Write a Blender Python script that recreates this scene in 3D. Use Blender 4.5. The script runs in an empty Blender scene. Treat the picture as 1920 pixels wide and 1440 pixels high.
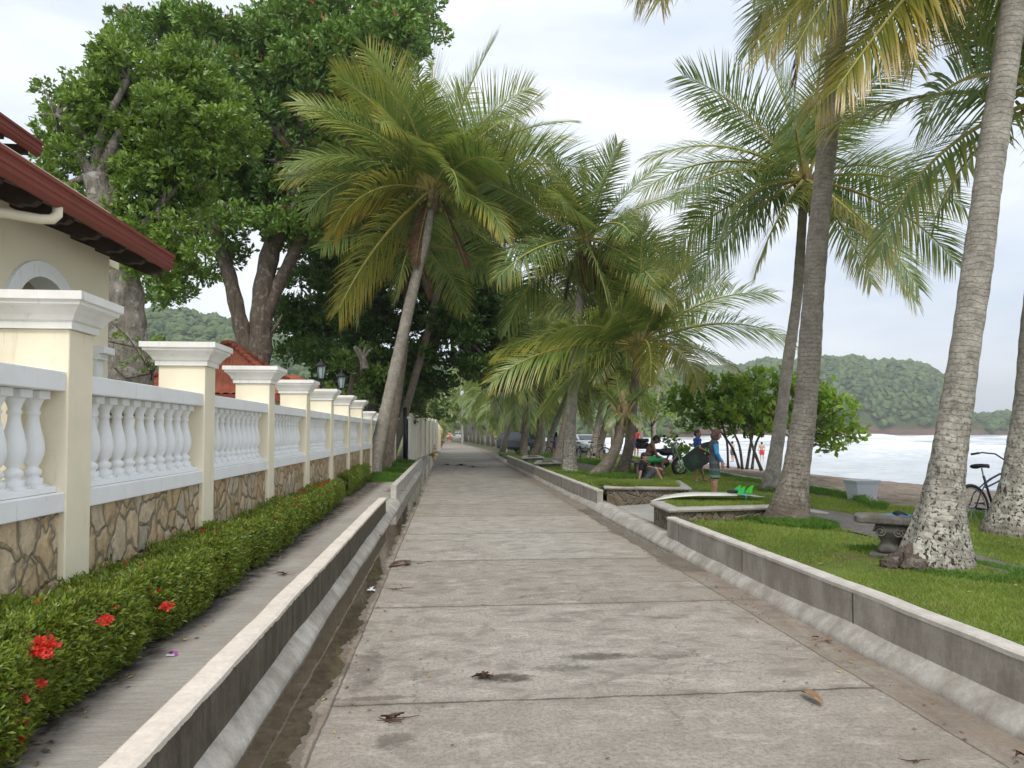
import bpy, bmesh, math, random
import numpy as np
from mathutils import Vector, Matrix, Euler
R = math.radians
sc = bpy.context.scene
col = sc.collection
random.seed(7)
rng = np.random.default_rng(11)

# ------------------------------------------------------------------ camera, world, sun, exposure
F = 1320.0; TP = 0.033; HY = 810.0; CX = 960.0; VX = 842.0; CAMH = 1.6
SH = HY - 720 - F * TP
PITCH = math.atan(TP); YAW = math.atan((CX - VX) / F)
cam_d = bpy.data.cameras.new('camera'); cam = bpy.data.objects.new('camera', cam_d); col.objects.link(cam)
cam_d.sensor_width = 36.0; cam_d.lens = 36.0 * F / 1920.0; cam_d.shift_y = SH / 1920.0
cam_d.clip_start = 0.05; cam_d.clip_end = 8000
cam.location = (0, 0, CAMH); cam.rotation_euler = (R(90) + PITCH, 0, -YAW)
sc.camera = cam

w = bpy.data.worlds.new('World'); sc.world = w; w.use_nodes = True
nt = w.node_tree; nt.nodes.clear()
SUN_EL, SUN_AZ = 50.0, 188.0      # compass-like: azimuth clockwise from +Y
out = nt.nodes.new('ShaderNodeOutputWorld'); bg = nt.nodes.new('ShaderNodeBackground')
sky = nt.nodes.new('ShaderNodeTexSky'); sky.sky_type = 'NISHITA'; sky.sun_disc = False
sky.sun_elevation = R(SUN_EL); sky.sun_rotation = R(SUN_AZ)
bg.inputs['Strength'].default_value = 0.1
tc = nt.nodes.new('ShaderNodeTexCoord'); mp = nt.nodes.new('ShaderNodeMapping')
mp.inputs['Scale'].default_value = (1.0, 1.0, 3.2)
no = nt.nodes.new('ShaderNodeTexNoise'); no.inputs['Scale'].default_value = 2.1; no.inputs['Detail'].default_value = 5; no.inputs['Roughness'].default_value = 0.52
no.inputs['Distortion'].default_value = 0.35
cr = nt.nodes.new('ShaderNodeValToRGB')
cr.color_ramp.elements[0].position = 0.30; cr.color_ramp.elements[0].color = (4.3, 4.9, 5.8, 1)
cr.color_ramp.elements[1].position = 0.66; cr.color_ramp.elements[1].color = (7.7, 7.9, 8.15, 1)
mx = nt.nodes.new('ShaderNodeMix'); mx.data_type = 'RGBA'; mx.inputs[0].default_value = 0.90
L = nt.links.new
L(tc.outputs['Generated'], mp.inputs[0]); L(mp.outputs[0], no.inputs['Vector']); L(no.outputs[0], cr.inputs[0])
L(sky.outputs[0], mx.inputs[6]); L(cr.outputs[0], mx.inputs[7]); L(mx.outputs[2], bg.inputs['Color']); L(bg.outputs[0], out.inputs[0])

sd = bpy.data.lights.new('sun', 'SUN'); sd.energy = 1.5; sd.angle = R(22); sd.color = (1.0, 0.95, 0.87)
so = bpy.data.objects.new('sun', sd); col.objects.link(so)
az, el = R(SUN_AZ), R(SUN_EL)
sdir = Vector((math.sin(az) * math.cos(el), math.cos(az) * math.cos(el), math.sin(el)))
so.rotation_euler = sdir.to_track_quat('Z', 'Y').to_euler()
sc.view_settings.view_transform = 'Standard'; sc.view_settings.look = 'None'
sc.view_settings.exposure = 0.78; sc.view_settings.gamma = 1.0
sc.cycles.volume_bounces = 0

# ------------------------------------------------------------------ pixel -> place (photo pixels, 1920 wide)
def ray(px, py):
    u = (px - CX) / F; v = -(py - 720 - SH) / F
    cp, sp = math.cos(PITCH), math.sin(PITCH)
    f = cp - v * sp; z = sp + v * cp
    c, s = math.cos(YAW), math.sin(YAW)
    return (u * c + f * s, -u * s + f * c, z)
def G(px, py, z=0.0):
    r = ray(px, py); t = (z - CAMH) / r[2]; return Vector((r[0] * t, r[1] * t, z))
def D(px, py, y):
    r = ray(px, py); t = y / r[1]; return Vector((r[0] * t, y, CAMH + r[2] * t))

# ------------------------------------------------------------------ mesh helpers
class MB:
    def __init__(s): s.v = []; s.f = []; s.m = []; s.mi = 0
    def add(s, vs, fs):
        o = len(s.v); s.v += [tuple(p) for p in vs]; s.f += [tuple(i + o for i in f) for f in fs]; s.m += [s.mi] * len(fs)
    def box(s, a, b, rot=None, org=None):
        x0, y0, z0 = a; x1, y1, z1 = b
        vs = [Vector(p) for p in ((x0,y0,z0),(x1,y0,z0),(x1,y1,z0),(x0,y1,z0),(x0,y0,z1),(x1,y0,z1),(x1,y1,z1),(x0,y1,z1))]
        if rot is not None:
            o = Vector(org) if org is not None else Vector((0,0,0)); vs = [rot @ p + o for p in vs]
        s.add(vs, [(0,3,2,1),(4,5,6,7),(0,1,5,4),(1,2,6,5),(2,3,7,6),(3,0,4,7)])
    def tube(s, pts, rad, seg=8, cap=True):
        pts = [Vector(p) for p in pts]; n = len(pts)
        if not hasattr(rad, '__len__'): rad = [rad] * n
        rings = []; up = None
        for i, p in enumerate(pts):
            t = (pts[min(i+1,n-1)] - pts[max(i-1,0)])
            if t.length < 1e-9: t = Vector((0,0,1))
            t.normalize()
            if up is None: up = t.orthogonal().normalized()
            else:
                up = up - t * up.dot(t)
                up = up.normalized() if up.length > 1e-6 else t.orthogonal().normalized()
            b = t.cross(up)
            rings.append([p + (up * math.cos(2*math.pi*k/seg) + b * math.sin(2*math.pi*k/seg)) * rad[i] for k in range(seg)])
        vs = [q for r in rings for q in r]; fs = []
        for i in range(n-1):
            for k in range(seg):
                a = i*seg + k; b2 = i*seg + (k+1) % seg
                fs.append((a, b2, b2+seg, a+seg))
        if cap: fs.append(tuple(range(seg))[::-1]); fs.append(tuple((n-1)*seg + k for k in range(seg)))
        s.add(vs, fs)
    def lathe(s, prof, c=(0,0,0), seg=16, axis='z', cap=True):
        vs = []; n = len(prof)
        for r, z in prof:
            for k in range(seg):
                a = 2*math.pi*k/seg
                if axis == 'z': vs.append((c[0]+r*math.cos(a), c[1]+r*math.sin(a), c[2]+z))
                elif axis == 'y': vs.append((c[0]+r*math.cos(a), c[1]+z, c[2]-r*math.sin(a)))
                else: vs.append((c[0]+z, c[1]+r*math.cos(a), c[2]+r*math.sin(a)))
        fs = [(i*seg+k, i*seg+(k+1)%seg, (i+1)*seg+(k+1)%seg, (i+1)*seg+k) for i in range(n-1) for k in range(seg)]
        if cap: fs.append(tuple(range(seg))[::-1]); fs.append(tuple((n-1)*seg+k for k in range(seg)))
        s.add(vs, fs)
    def prism(s, poly, z0, z1):
        n = len(poly); vs = [(p[0], p[1], z0) for p in poly] + [(p[0], p[1], z1) for p in poly]
        s.add(vs, [tuple(range(n))[::-1], tuple(range(n, 2*n))] + [(i, (i+1)%n, n+(i+1)%n, n+i) for i in range(n)])
    def sweep(s, prof, p0, p1, cap=True, steps=1, wob=None):
        """prof: list (dx,dz) swept along world Y from y=p0[1] to p1[1]"""
        n = len(prof); vs = []
        for i in range(steps+1):
            t = i/steps; x = p0[0]+(p1[0]-p0[0])*t; y = p0[1]+(p1[1]-p0[1])*t; z = p0[2]+(p1[2]-p0[2])*t
            for (dx, dz) in prof:
                q = wob(i, dx, dz) if wob else (0, 0)
                vs.append((x+dx+q[0], y, z+dz+q[1]))
        fs = [(i*n+k, i*n+(k+1)%n, (i+1)*n+(k+1)%n, (i+1)*n+k) for i in range(steps) for k in range(n)]
        if cap: fs.append(tuple(range(n))[::-1]); fs.append(tuple(steps*n+k for k in range(n)))
        s.add(vs, fs)
    def build(s, name, mat, parent=None, smooth=False, bevel=0):
        me = bpy.data.meshes.new(name); me.from_pydata(s.v, [], s.f)
        mats = mat if isinstance(mat, (list, tuple)) else [mat]
        for m in mats: me.materials.append(m)
        if len(mats) > 1: me.polygons.foreach_set('material_index', s.m)
        bm = bmesh.new(); bm.from_mesh(me); bmesh.ops.recalc_face_normals(bm, faces=bm.faces); bm.to_mesh(me); bm.free()
        if smooth: me.polygons.foreach_set('use_smooth', [True]*len(me.polygons))
        o = bpy.data.objects.new(name, me); col.objects.link(o)
        if parent: o.parent = parent
        if bevel:
            md = o.modifiers.new('bevel', 'BEVEL'); md.width = bevel; md.segments = 2; md.limit_method = 'ANGLE'; md.angle_limit = R(40)
        return o
def npmesh(name, V, faces, mats, parent=None, smooth=False, attrs=None, mi=None):
    """faces: int array (n,k)"""
    me = bpy.data.meshes.new(name); V = np.asarray(V, dtype=np.float32); faces = np.asarray(faces, dtype=np.int32)
    k = faces.shape[1]; nf = len(faces)
    me.vertices.add(len(V)); me.vertices.foreach_set('co', V.ravel())
    me.loops.add(nf*k); me.loops.foreach_set('vertex_index', faces.ravel())
    me.polygons.add(nf); me.polygons.foreach_set('loop_start', np.arange(nf, dtype=np.int32)*k)
    try: me.polygons.foreach_set('loop_total', np.full(nf, k, dtype=np.int32))
    except Exception: pass
    for m in (mats if isinstance(mats, (list, tuple)) else [mats]): me.materials.append(m)
    if mi is not None: me.polygons.foreach_set('material_index', np.asarray(mi, dtype=np.int32))
    me.polygons.foreach_set('use_smooth', np.full(nf, smooth, dtype=bool))
    for an, av in (attrs or {}).items():
        a = me.attributes.new(an, 'FLOAT', 'POINT'); a.data.foreach_set('value', np.asarray(av, dtype=np.float32))
    me.update(calc_edges=True); me.validate()
    o = bpy.data.objects.new(name, me); col.objects.link(o)
    if parent: o.parent = parent
    return o
def tag(o, label=None, cat=None, group=None, kind=None):
    if label: o['label'] = label
    if cat: o['category'] = cat
    if group: o['group'] = group
    if kind: o['kind'] = kind
    return o
def empty(name, loc=(0,0,0), rz=0, label=None, cat=None, group=None):
    o = bpy.data.objects.new(name, None); col.objects.link(o); o.location = loc; o.rotation_euler = (0, 0, rz); o.empty_display_size = 0.2
    return tag(o, label, cat, group)
def copy_tree(o, parent=None):
    c = o.copy(); col.objects.link(c); c.parent = parent
    for ch in list(o.children): copy_tree(ch, c)
    return c

# ------------------------------------------------------------------ material helpers
class NT:
    def __init__(s, name):
        s.m = bpy.data.materials.new(name); s.m.use_nodes = True; s.t = s.m.node_tree; s.t.nodes.clear()
        s.out = s.t.nodes.new('ShaderNodeOutputMaterial'); s.bs = s.t.nodes.new('ShaderNodeBsdfPrincipled')
        s.t.links.new(s.bs.outputs[0], s.out.inputs[0])
    def set(s, sock, v):
        if hasattr(v, 'links') or isinstance(v, bpy.types.NodeSocket): s.t.links.new(v, sock)
        else:
            if isinstance(v, (tuple, list)) and len(v) == 3 and sock.type == 'RGBA': v = (*v, 1)
            sock.default_value = v
    def n(s, typ, ins=None, out=0, **props):
        nd = s.t.nodes.new('ShaderNode' + typ)
        for k, v in props.items(): setattr(nd, k, v)
        for k, v in (ins or {}).items(): s.set(nd.inputs[k], v)
        return nd.outputs[out]
    def co(s, scale=(1,1,1), kind='Object', loc=(0,0,0), rot=(0,0,0)):
        return s.n('Mapping', {0: s.n('TexCoord', out={'Generated':0,'Object':3}[kind]), 1: loc, 2: rot, 3: scale})
    def geo(s, scale=(1,1,1), loc=(0,0,0), rot=(0,0,0)):
        return s.n('Mapping', {0: s.n('NewGeometry', out=0), 1: loc, 2: rot, 3: scale})
    def noise(s, vec, sc=5, det=4, rough=.55, dist=0, out=0): return s.n('TexNoise', {'Vector': vec, 'Scale': sc, 'Detail': det, 'Roughness': rough, 'Distortion': dist}, out)
    def vor(s, vec, sc=5, feat='F1', out=0, rand=1): return s.n('TexVoronoi', {'Vector': vec, 'Scale': sc, 'Randomness': rand}, out, feature=feat)
    def ramp(s, fac, stops, interp='LINEAR'):
        nd = s.t.nodes.new('ShaderNodeValToRGB'); s.t.links.new(fac, nd.inputs[0]); e = nd.color_ramp.elements; nd.color_ramp.interpolation = interp
        while len(e) < len(stops): e.new(0.5)
        for i, (p, c) in enumerate(stops):
            e[i].position = p; e[i].color = (c, c, c, 1) if not isinstance(c, (tuple, list)) else (*c, 1)
        return nd.outputs[0]
    def mix(s, fac, a, b, blend='MIX'):
        nd = s.t.nodes.new('ShaderNodeMix'); nd.data_type = 'RGBA'; nd.blend_type = blend
        s.set(nd.inputs[0], fac); s.set(nd.inputs[6], a); s.set(nd.inputs[7], b); return nd.outputs[2]
    def math(s, op, a, b=0.0, c=None, clamp=False):
        nd = s.t.nodes.new('ShaderNodeMath'); nd.operation = op; nd.use_clamp = clamp; s.set(nd.inputs[0], a); s.set(nd.inputs[1], b)
        if c is not None: s.set(nd.inputs[2], c)
        return nd.outputs[0]
    def sep(s, vec, i): return s.n('SeparateXYZ', {0: vec}, out=i)
    def bump(s, h, st=.3, dist=.02, nrm=None):
        ins = {'Height': h, 'Strength': st, 'Distance': dist}
        if nrm is not None: ins['Normal'] = nrm
        return s.n('Bump', ins)
    def done(s, color, rough=.7, nrm=None, spec=.4, metal=0, trans=None):
        s.set(s.bs.inputs['Base Color'], color); s.set(s.bs.inputs['Roughness'], rough); s.bs.inputs['Metallic'].default_value = metal
        s.set(s.bs.inputs['Specular IOR Level'], spec)
        if nrm is not None: s.set(s.bs.inputs['Normal'], nrm)
        if trans is not None:
            tr = s.t.nodes.new('ShaderNodeBsdfTranslucent'); s.set(tr.inputs[0], trans[1])
            ms = s.t.nodes.new('ShaderNodeMixShader'); ms.inputs[0].default_value = trans[0]
            s.t.links.new(s.bs.outputs[0], ms.inputs[1]); s.t.links.new(tr.outputs[0], ms.inputs[2]); s.t.links.new(ms.outputs[0], s.out.inputs[0])
        return s.m
def simple(name, c, rough=.6, var=.18, sc=6, bump=0, metal=0, spec=.4, bsc=None, obj=True):
    t = NT(name); v = t.co() if obj else t.geo()
    n = t.noise(v, sc, 5, .6); a = tuple(x*(1-var) for x in c); b = tuple(min(1, x*(1+var)) for x in c)
    cc = t.ramp(n, [(.3, a), (.7, b)])
    nr = t.bump(t.noise(v, bsc or sc*6, 4, .6), .5, bump) if bump else None
    return t.done(cc, rough, nr, spec, metal)

M = {}
def mk_road():
    t = NT('concrete_road'); v = t.geo(); x = t.sep(v, 0); y = t.sep(v, 1)
    big = t.noise(v, .55, 5, .62); mid = t.noise(v, 3.2, 6, .68, .4); fine = t.noise(v, 38, 5, .75); vf = t.noise(v, 150, 3, .7)
    c = t.ramp(big, [(.32, (.365,.335,.29)), (.5, (.42,.39,.345)), (.7, (.475,.445,.40))])
    c = t.mix(.32, c, t.ramp(mid, [(.3, (.245,.222,.19)), (.55, (.45,.425,.38)), (.75, (.60,.565,.505))]))
    slab = t.math('FLOOR', t.math('DIVIDE', t.math('SUBTRACT', y, 4.24), 2.3))
    wn = t.n('TexWhiteNoise', {'W': slab}, noise_dimensions='1D')
    c = t.mix(.75, c, t.mix(wn, (.76,.735,.71), (1.0,1.0,1.0)), 'MULTIPLY')
    c = t.mix(.8, c, t.ramp(fine, [(.36, (.52,.49,.46)), (.56, (1.05,1.05,1.05))]), 'MULTIPLY'); c = t.mix(.6, c, t.ramp(vf, [(.36, (.6,.58,.56)), (.58, (1.08,1.08,1.08))]), 'MULTIPLY')
    # scaled, flaked patches elongated across the road
    fl = t.noise(t.geo((1.0, 1.7, 1)), 2.6, 9, .78, .5)
    flm = t.ramp(fl, [(.50, 0.), (.60, 1.)])
    flk = t.math('MULTIPLY', flm, t.ramp(fine, [(.42, 0.), (.60, 1.)]))
    nearm = t.math('MULTIPLY', flk, t.math('GREATER_THAN', y, 4.22))
    c = t.mix(t.math('MULTIPLY', nearm, .7), c, (.13,.11,.09))
    lt = t.ramp(t.noise(t.geo((1, 1.8, 1), (7,3,0)), 3.0, 8, .76, .5), [(.54, 0.), (.62, 1.)])
    c = t.mix(t.math('MULTIPLY', lt, .25), c, (.66,.62,.56))
    # broom scratches
    sw = t.noise(t.geo((26, .7, 1), rot=(0,0,.05)), 3, 4, .6); c = t.mix(t.math('MULTIPLY', t.ramp(sw, [(.5,0.),(.7,1.)]), .28), c, (.24,.22,.195))
    # brown soil film towards the edges
    ed = t.math('MAXIMUM', t.math('SUBTRACT', x, 1.9), t.math('SUBTRACT', -.1, x)) if False else t.math('MAXIMUM', t.math('SUBTRACT', x, 1.9), t.math('SUBTRACT', t.math('MULTIPLY', x, -1), .05))
    dm = t.math('MULTIPLY', t.ramp(ed, [(0., 0.), (.9, 1.)]), t.ramp(t.noise(v, 1.6, 6, .7), [(.38, 0.), (.62, 1.)]))
    c = t.mix(t.math('MULTIPLY', dm, .6), c, (.25,.20,.15))
    # joints
    wob = t.math('MULTIPLY', t.math('SUBTRACT', t.noise(v, 2.6, 7, .75), .5), .11)
    fr = t.math('PINGPONG', t.math('SUBTRACT', t.math('ADD', y, wob), 4.24), 1.15)
    inroad = t.math('MULTIPLY', t.math('GREATER_THAN', x, -.68), t.math('LESS_THAN', x, 2.66))
    jw = t.math('MULTIPLY', t.noise(v, 9, 4, .8), .020)
    j = t.math('MULTIPLY', t.math('LESS_THAN', fr, jw), inroad)
    wx = t.math('ADD', x, t.math('MULTIPLY', wob, .35))
    j2 = t.math('LESS_THAN', t.math('ABSOLUTE', t.math('ADD', wx, .68)), t.math('MULTIPLY', jw, .75))
    j3 = t.math('LESS_THAN', t.math('ABSOLUTE', t.math('SUBTRACT', wx, 2.66)), t.math('MULTIPLY', jw, .7))
    gl = t.math('PINGPONG', t.math('SUBTRACT', y, 3.6), 1.5)
    jall = t.math('MAXIMUM', j, t.math('MAXIMUM', j2, j3))
    jsoft = t.math('MULTIPLY', t.ramp(fr, [(0., 1.), (.09, 0.)]), t.ramp(t.noise(v, 5, 5, .7), [(.42, 0.), (.6, 1.)]))
    c = t.mix(t.math('MULTIPLY', jsoft, .55), c, (.13,.105,.085))
    c = t.mix(t.math('MULTIPLY', jall, .78), c, (.075,.062,.05))
    dv = t.n('VectorMath', {0: v, 1: t.n('VectorMath', {0: t.noise(v, 3.5, 6, .75, out=1), 'Scale': .5}, operation='SCALE')}, operation='ADD')
    ck = t.math('MULTIPLY', t.math('LESS_THAN', t.vor(dv, .55, 'DISTANCE_TO_EDGE'), .0035), t.math('GREATER_THAN', t.noise(v, .8, 3, .6), .50))
    c = t.mix(t.math('MULTIPLY', ck, .55), c, (.09,.075,.06))
    fy = t.math('MULTIPLY', t.ramp(t.math('DIVIDE', t.math('ADD', y, t.math('MULTIPLY', t.noise(t.geo((.5,1.5,1)), 1.2, 6, .7), 5.)), 60.), [(.30, 0.), (.36, .62), (.62, .55), (.8, .3)]), 1.0)  # far stretch darkened: tree shade, with some damp, painted into the road colour
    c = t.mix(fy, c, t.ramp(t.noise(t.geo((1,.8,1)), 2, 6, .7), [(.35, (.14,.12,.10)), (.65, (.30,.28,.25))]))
    # gutters: browner and damp
    gut = t.math('SUBTRACT', 1.0, inroad)
    c = t.mix(t.math('MULTIPLY', gut, t.ramp(t.noise(t.geo((3,.8,1)), 2, 6, .7), [(.35,.1),(.65,.8)])), c, (.20,.155,.115))
    # soil stains at fixed places of the slab
    for (sx, sy, rx, ry, k) in ((.36,4.62,.24,.10,.9), (1.05,5.0,.34,.10,.75), (.78,4.78,.26,.08,.55), (1.55,4.95,.2,.07,.5), (-.42,4.35,.3,.05,.6), (-.28,3.75,.13,.12,.55), (-.55,4.9,.14,.55,.5), (1.9,6.0,.24,.08,.4)):
        d = t.math('POWER', t.math('DIVIDE', t.math('SUBTRACT', x, sx), rx), 2.0); e = t.math('POWER', t.math('DIVIDE', t.math('SUBTRACT', y, sy), ry), 2.0)
        mk = t.ramp(t.math('ADD', t.math('ADD', d, e), t.math('MULTIPLY', t.math('SUBTRACT', t.noise(v, 11, 6, .8), .5), 4.2)), [(.15, 1.), (.85, 0.)])
        c = t.mix(t.math('MULTIPLY', mk, k), c, (.075,.062,.05))
    sm = t.math('LESS_THAN', t.math('ABSOLUTE', t.math('SUBTRACT', t.noise(v, 1.7, 2, .5), .50)), .0012)
    # puddles
    pn = t.noise(t.geo((1.0,.8,1)), 2.1, 6, .68)
    pe = t.math('ADD', t.math('MULTIPLY', t.math('SUBTRACT', pn, .5), .38), t.ramp(t.math('DIVIDE', y, 20.), [(.0, .02), (.3, .02), (.42, -.02), (.6, -.1), (.9, .06), (1., -.2)]))
    pl = t.math('LESS_THAN', t.math('SUBTRACT', x, pe), -.775)
    pr = t.math('MULTIPLY', t.math('LESS_THAN', t.math('SUBTRACT', 2.86, t.math('ADD', x, t.math('MULTIPLY', t.math('SUBTRACT', pn, .5), .5))), 0.0), t.math('LESS_THAN', t.math('ABSOLUTE', t.math('SUBTRACT', y, 11.4)), 2.2))
    pud = t.math('MAXIMUM', pl, pr)
    damp = t.math('MAXIMUM', t.math('LESS_THAN', t.math('SUBTRACT', x, pe), -.73), t.math('MULTIPLY', t.math('LESS_THAN', t.math('SUBTRACT', 2.62, t.math('ADD', x, t.math('MULTIPLY', t.math('SUBTRACT', pn, .5), .7))), 0.0), t.math('LESS_THAN', t.math('ABSOLUTE', t.math('SUBTRACT', y, 11.2)), 3.3)))
    c = t.mix(t.math('MULTIPLY', damp, .5), c, (.09,.073,.055))
    c = t.mix(pud, c, t.ramp(t.noise(v, 9, 5, .7), [(.35, (.055,.043,.030)), (.7, (.11,.09,.065))]))
    rgh = t.mix(damp, t.ramp(fine, [(.3,.8),(.7,.95)]), (.42,.42,.42)); rgh = t.mix(pud, rgh, (.02,.02,.02))
    h = t.math('ADD', t.math('MULTIPLY', fine, .5), t.math('ADD', t.math('MULTIPLY', vf, .35), t.math('MULTIPLY', flk, -1.1)))
    h = t.math('ADD', h, t.math('MULTIPLY', jall, -3.))
    st = t.math('SUBTRACT', .55, t.math('MULTIPLY', pud, .55))
    nb = t.n('Bump', {'Height': h, 'Strength': st, 'Distance': .008})
    return t.done(c, rgh, nb, t.mix(pud, (.25,.25,.25), (.55,.55,.55)))
M['road'] = mk_road()
def mk_conc(name, a, b, stain=None, sc=2.5, bumpd=.006):
    t = NT(name); v = t.geo(); n = t.noise(v, sc, 6, .65); f = t.noise(v, 45, 4, .75)
    c = t.ramp(n, [(.3, a), (.7, b)]); c = t.mix(.5, c, t.ramp(f, [(.3, (.66,.65,.63)), (.62, (1,1,1))]), 'MULTIPLY')
    if stain: c = t.mix(t.math('MULTIPLY', t.ramp(t.noise(t.geo((1,1,.35),(3,1,0)), 4.5, 7, .72), [(.42,0.),(.6,1.)]), stain[1]), c, stain[0])
    return t.done(c, .88, t.bump(t.math('ADD', f, t.noise(v, 12, 4, .7)), .55, bumpd), .25)
M['kerb'] = mk_conc('kerb_concrete', (.36,.335,.295), (.58,.55,.50), ((.20,.175,.145), .55), 3.5)
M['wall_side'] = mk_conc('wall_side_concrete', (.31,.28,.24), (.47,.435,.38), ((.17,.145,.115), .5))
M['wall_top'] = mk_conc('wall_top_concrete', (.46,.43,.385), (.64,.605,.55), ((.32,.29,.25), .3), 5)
def mk_leftwall():
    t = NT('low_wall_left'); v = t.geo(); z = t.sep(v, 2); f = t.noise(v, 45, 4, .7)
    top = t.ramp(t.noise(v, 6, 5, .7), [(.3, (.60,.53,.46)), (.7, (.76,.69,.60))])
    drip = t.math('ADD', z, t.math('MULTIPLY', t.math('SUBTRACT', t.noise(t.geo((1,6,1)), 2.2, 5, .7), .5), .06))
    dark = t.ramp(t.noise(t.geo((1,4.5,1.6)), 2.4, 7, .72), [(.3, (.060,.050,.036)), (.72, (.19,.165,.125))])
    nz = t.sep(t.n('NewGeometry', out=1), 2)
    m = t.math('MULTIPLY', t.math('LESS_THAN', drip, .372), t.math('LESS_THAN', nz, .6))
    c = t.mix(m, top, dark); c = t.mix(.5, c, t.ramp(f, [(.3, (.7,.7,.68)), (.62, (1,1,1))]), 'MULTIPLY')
    return t.done(c, .9, t.bump(f, .5, .006), .2)
M['wall_left'] = mk_leftwall()
def mk_sidewalk():
    t = NT('sidewalk_concrete'); v = t.geo(); f = t.noise(v, 60, 4, .75)
    c = t.ramp(t.noise(v, 1.4, 6, .65), [(.3, (.33,.30,.265)), (.7, (.48,.45,.40))])
    br = t.noise(t.geo((2.2, 30, 1)), 3, 5, .7); c = t.mix(t.math('MULTIPLY', t.ramp(br, [(.42, 0.), (.62, 1.)]), .4), c, (.17,.155,.135))
    c = t.mix(.5, c, t.ramp(f, [(.3, (.62,.6,.58)), (.62, (1,1,1))]), 'MULTIPLY')
    soil = t.math('MULTIPLY', t.ramp(t.math('SUBTRACT', t.math('MULTIPLY', t.sep(v,0), -1), 1.72), [(0.,0.),(.2,1.)]), t.ramp(t.noise(v, 7, 5, .7), [(.3,.2),(.6,1.)]))
    c = t.mix(soil, c, (.06,.045,.032))
    return t.done(c, .9, t.bump(t.math('ADD', t.math('MULTIPLY', br, 2.), f), .6, .006), .2)
M['sidewalk'] = mk_sidewalk()
def mk_paint(name, c, dirt=(.55,.5,.42), amt=.25, bump=.003, horiz=False):
    t = NT(name); v = t.geo(); n = t.noise(v, 1.7, 6, .65)
    k = t.mix(t.math('MULTIPLY', t.ramp(n, [(.45, 0.), (.75, 1.)]), amt), c, dirt)
    k = t.mix(t.math('MULTIPLY', t.ramp(t.noise(t.geo((6,6,.6)), 3, 5, .7), [(.6,0.),(.75,1.)]), min(.9, amt*1.1)), k, tuple(x*.6 for x in dirt))
    h = t.noise(t.geo((1,1,5)) if horiz else v, 55, 4, .7)
    return t.done(k, .62, t.bump(h, .5, bump), .35)
M['cream'] = mk_paint('cream_stucco', (.88,.80,.61), (.66,.59,.45), .42, .006, True)
M['house_cream'] = mk_paint('house_stucco', (.82,.74,.56), (.66,.60,.46), .3, .006)
M['white'] = mk_paint('white_paint', (.86,.87,.87), (.62,.61,.56), .42)
M['caps'] = mk_paint('cap_paint', (.86,.85,.81), (.56,.52,.44), .5)
def mk_stone(name, sc, stops, mort, obj=False):
    t = NT(name); v = t.geo((1,1,.8)); nz = t.noise(v, 3, 3, .6, out=1)
    vv = t.n('VectorMath', {0: v, 1: t.n('VectorMath', {0: nz, 'Scale': .22}, operation='SCALE')}, operation='ADD')
    e = t.vor(vv, sc, 'DISTANCE_TO_EDGE'); cc = t.vor(vv, sc, 'F1', 1)
    hue = t.n('SeparateColor', {0: cc}); k = t.ramp(hue, stops)
    k = t.mix(.75, k, t.ramp(t.noise(v, 11, 6, .72), [(.28, (.38,.33,.27)), (.62, (1.08,1.04,1))]), 'MULTIPLY')
    m = t.ramp(e, [(.012, 0.), (.042, 1.)]); c = t.mix(m, mort, k)
    h = t.math('ADD', t.ramp(e, [(0., 0.), (.12, 1.)]), t.math('MULTIPLY', t.noise(v, 16, 6, .7), .55))
    return t.done(c, .85, t.bump(h, .9, .035), .3)
M['stone'] = mk_stone('stone_cladding', 5.2, [(.0, (.48,.36,.21)), (.3, (.62,.49,.31)), (.55, (.55,.38,.21)), (.75, (.68,.56,.39)), (1., (.50,.45,.35))], (.27,.235,.18))
M['planter_stone'] = mk_stone('planter_stone', 6.5, [(.0, (.10,.085,.06)), (.5, (.22,.18,.12)), (1., (.15,.14,.11))], (.30,.27,.21))
def mk_leaf(name, g1, g2, g3=None, trans=.3, tcol=None, rough=.38, third=.9):
    t = NT(name); a = t.n('Attribute', out=2, attribute_name='rnd')
    st = [(0., g1), (.75, g2)] + ([(third, g2), (min(1, third+.03), g3)] if g3 else [])
    c = t.ramp(a, st); tc_ = t.mix(.5, c, tcol or (g2[0]*2.2, g2[1]*2.0, g2[2]*.8))
    return t.done(c, rough, None, .5, trans=(trans, tc_))
M['tree_leaf'] = mk_leaf('tree_leaf', (.028,.080,.014), (.17,.29,.05), (.32,.07,.03), .16, third=.975)
M['ficus_leaf'] = mk_leaf('ficus_leaf', (.030,.088,.012), (.21,.325,.05), None, .22)
M['dark_leaf'] = mk_leaf('dark_leaf', (.020,.055,.011), (.085,.165,.025), None, .2)
M['almond_leaf'] = mk_leaf('almond_leaf', (.055,.14,.018), (.24,.38,.05), (.32,.26,.04), .35)
M['hedge_leaf'] = mk_leaf('hedge_leaf', (.030,.075,.012), (.24,.31,.045), (.23,.10,.03), .28, rough=.33, third=.975)
M['petal'] = mk_leaf('petal', (.55,.02,.018), (.80,.07,.045), None, .3, (.85,.08,.04), .5)
M['grass_blade'] = mk_leaf('grass_blade', (.085,.155,.022), (.25,.32,.065), (.36,.31,.12), .4, rough=.55)
M['tuft_blade'] = mk_leaf('tuft_blade', (.04,.12,.015), (.12,.24,.03), None, .35, rough=.5)
M['far_leaf'] = mk_leaf('far_leaf', (.030,.075,.018), (.125,.19,.05), None, .25, rough=.6)
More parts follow.
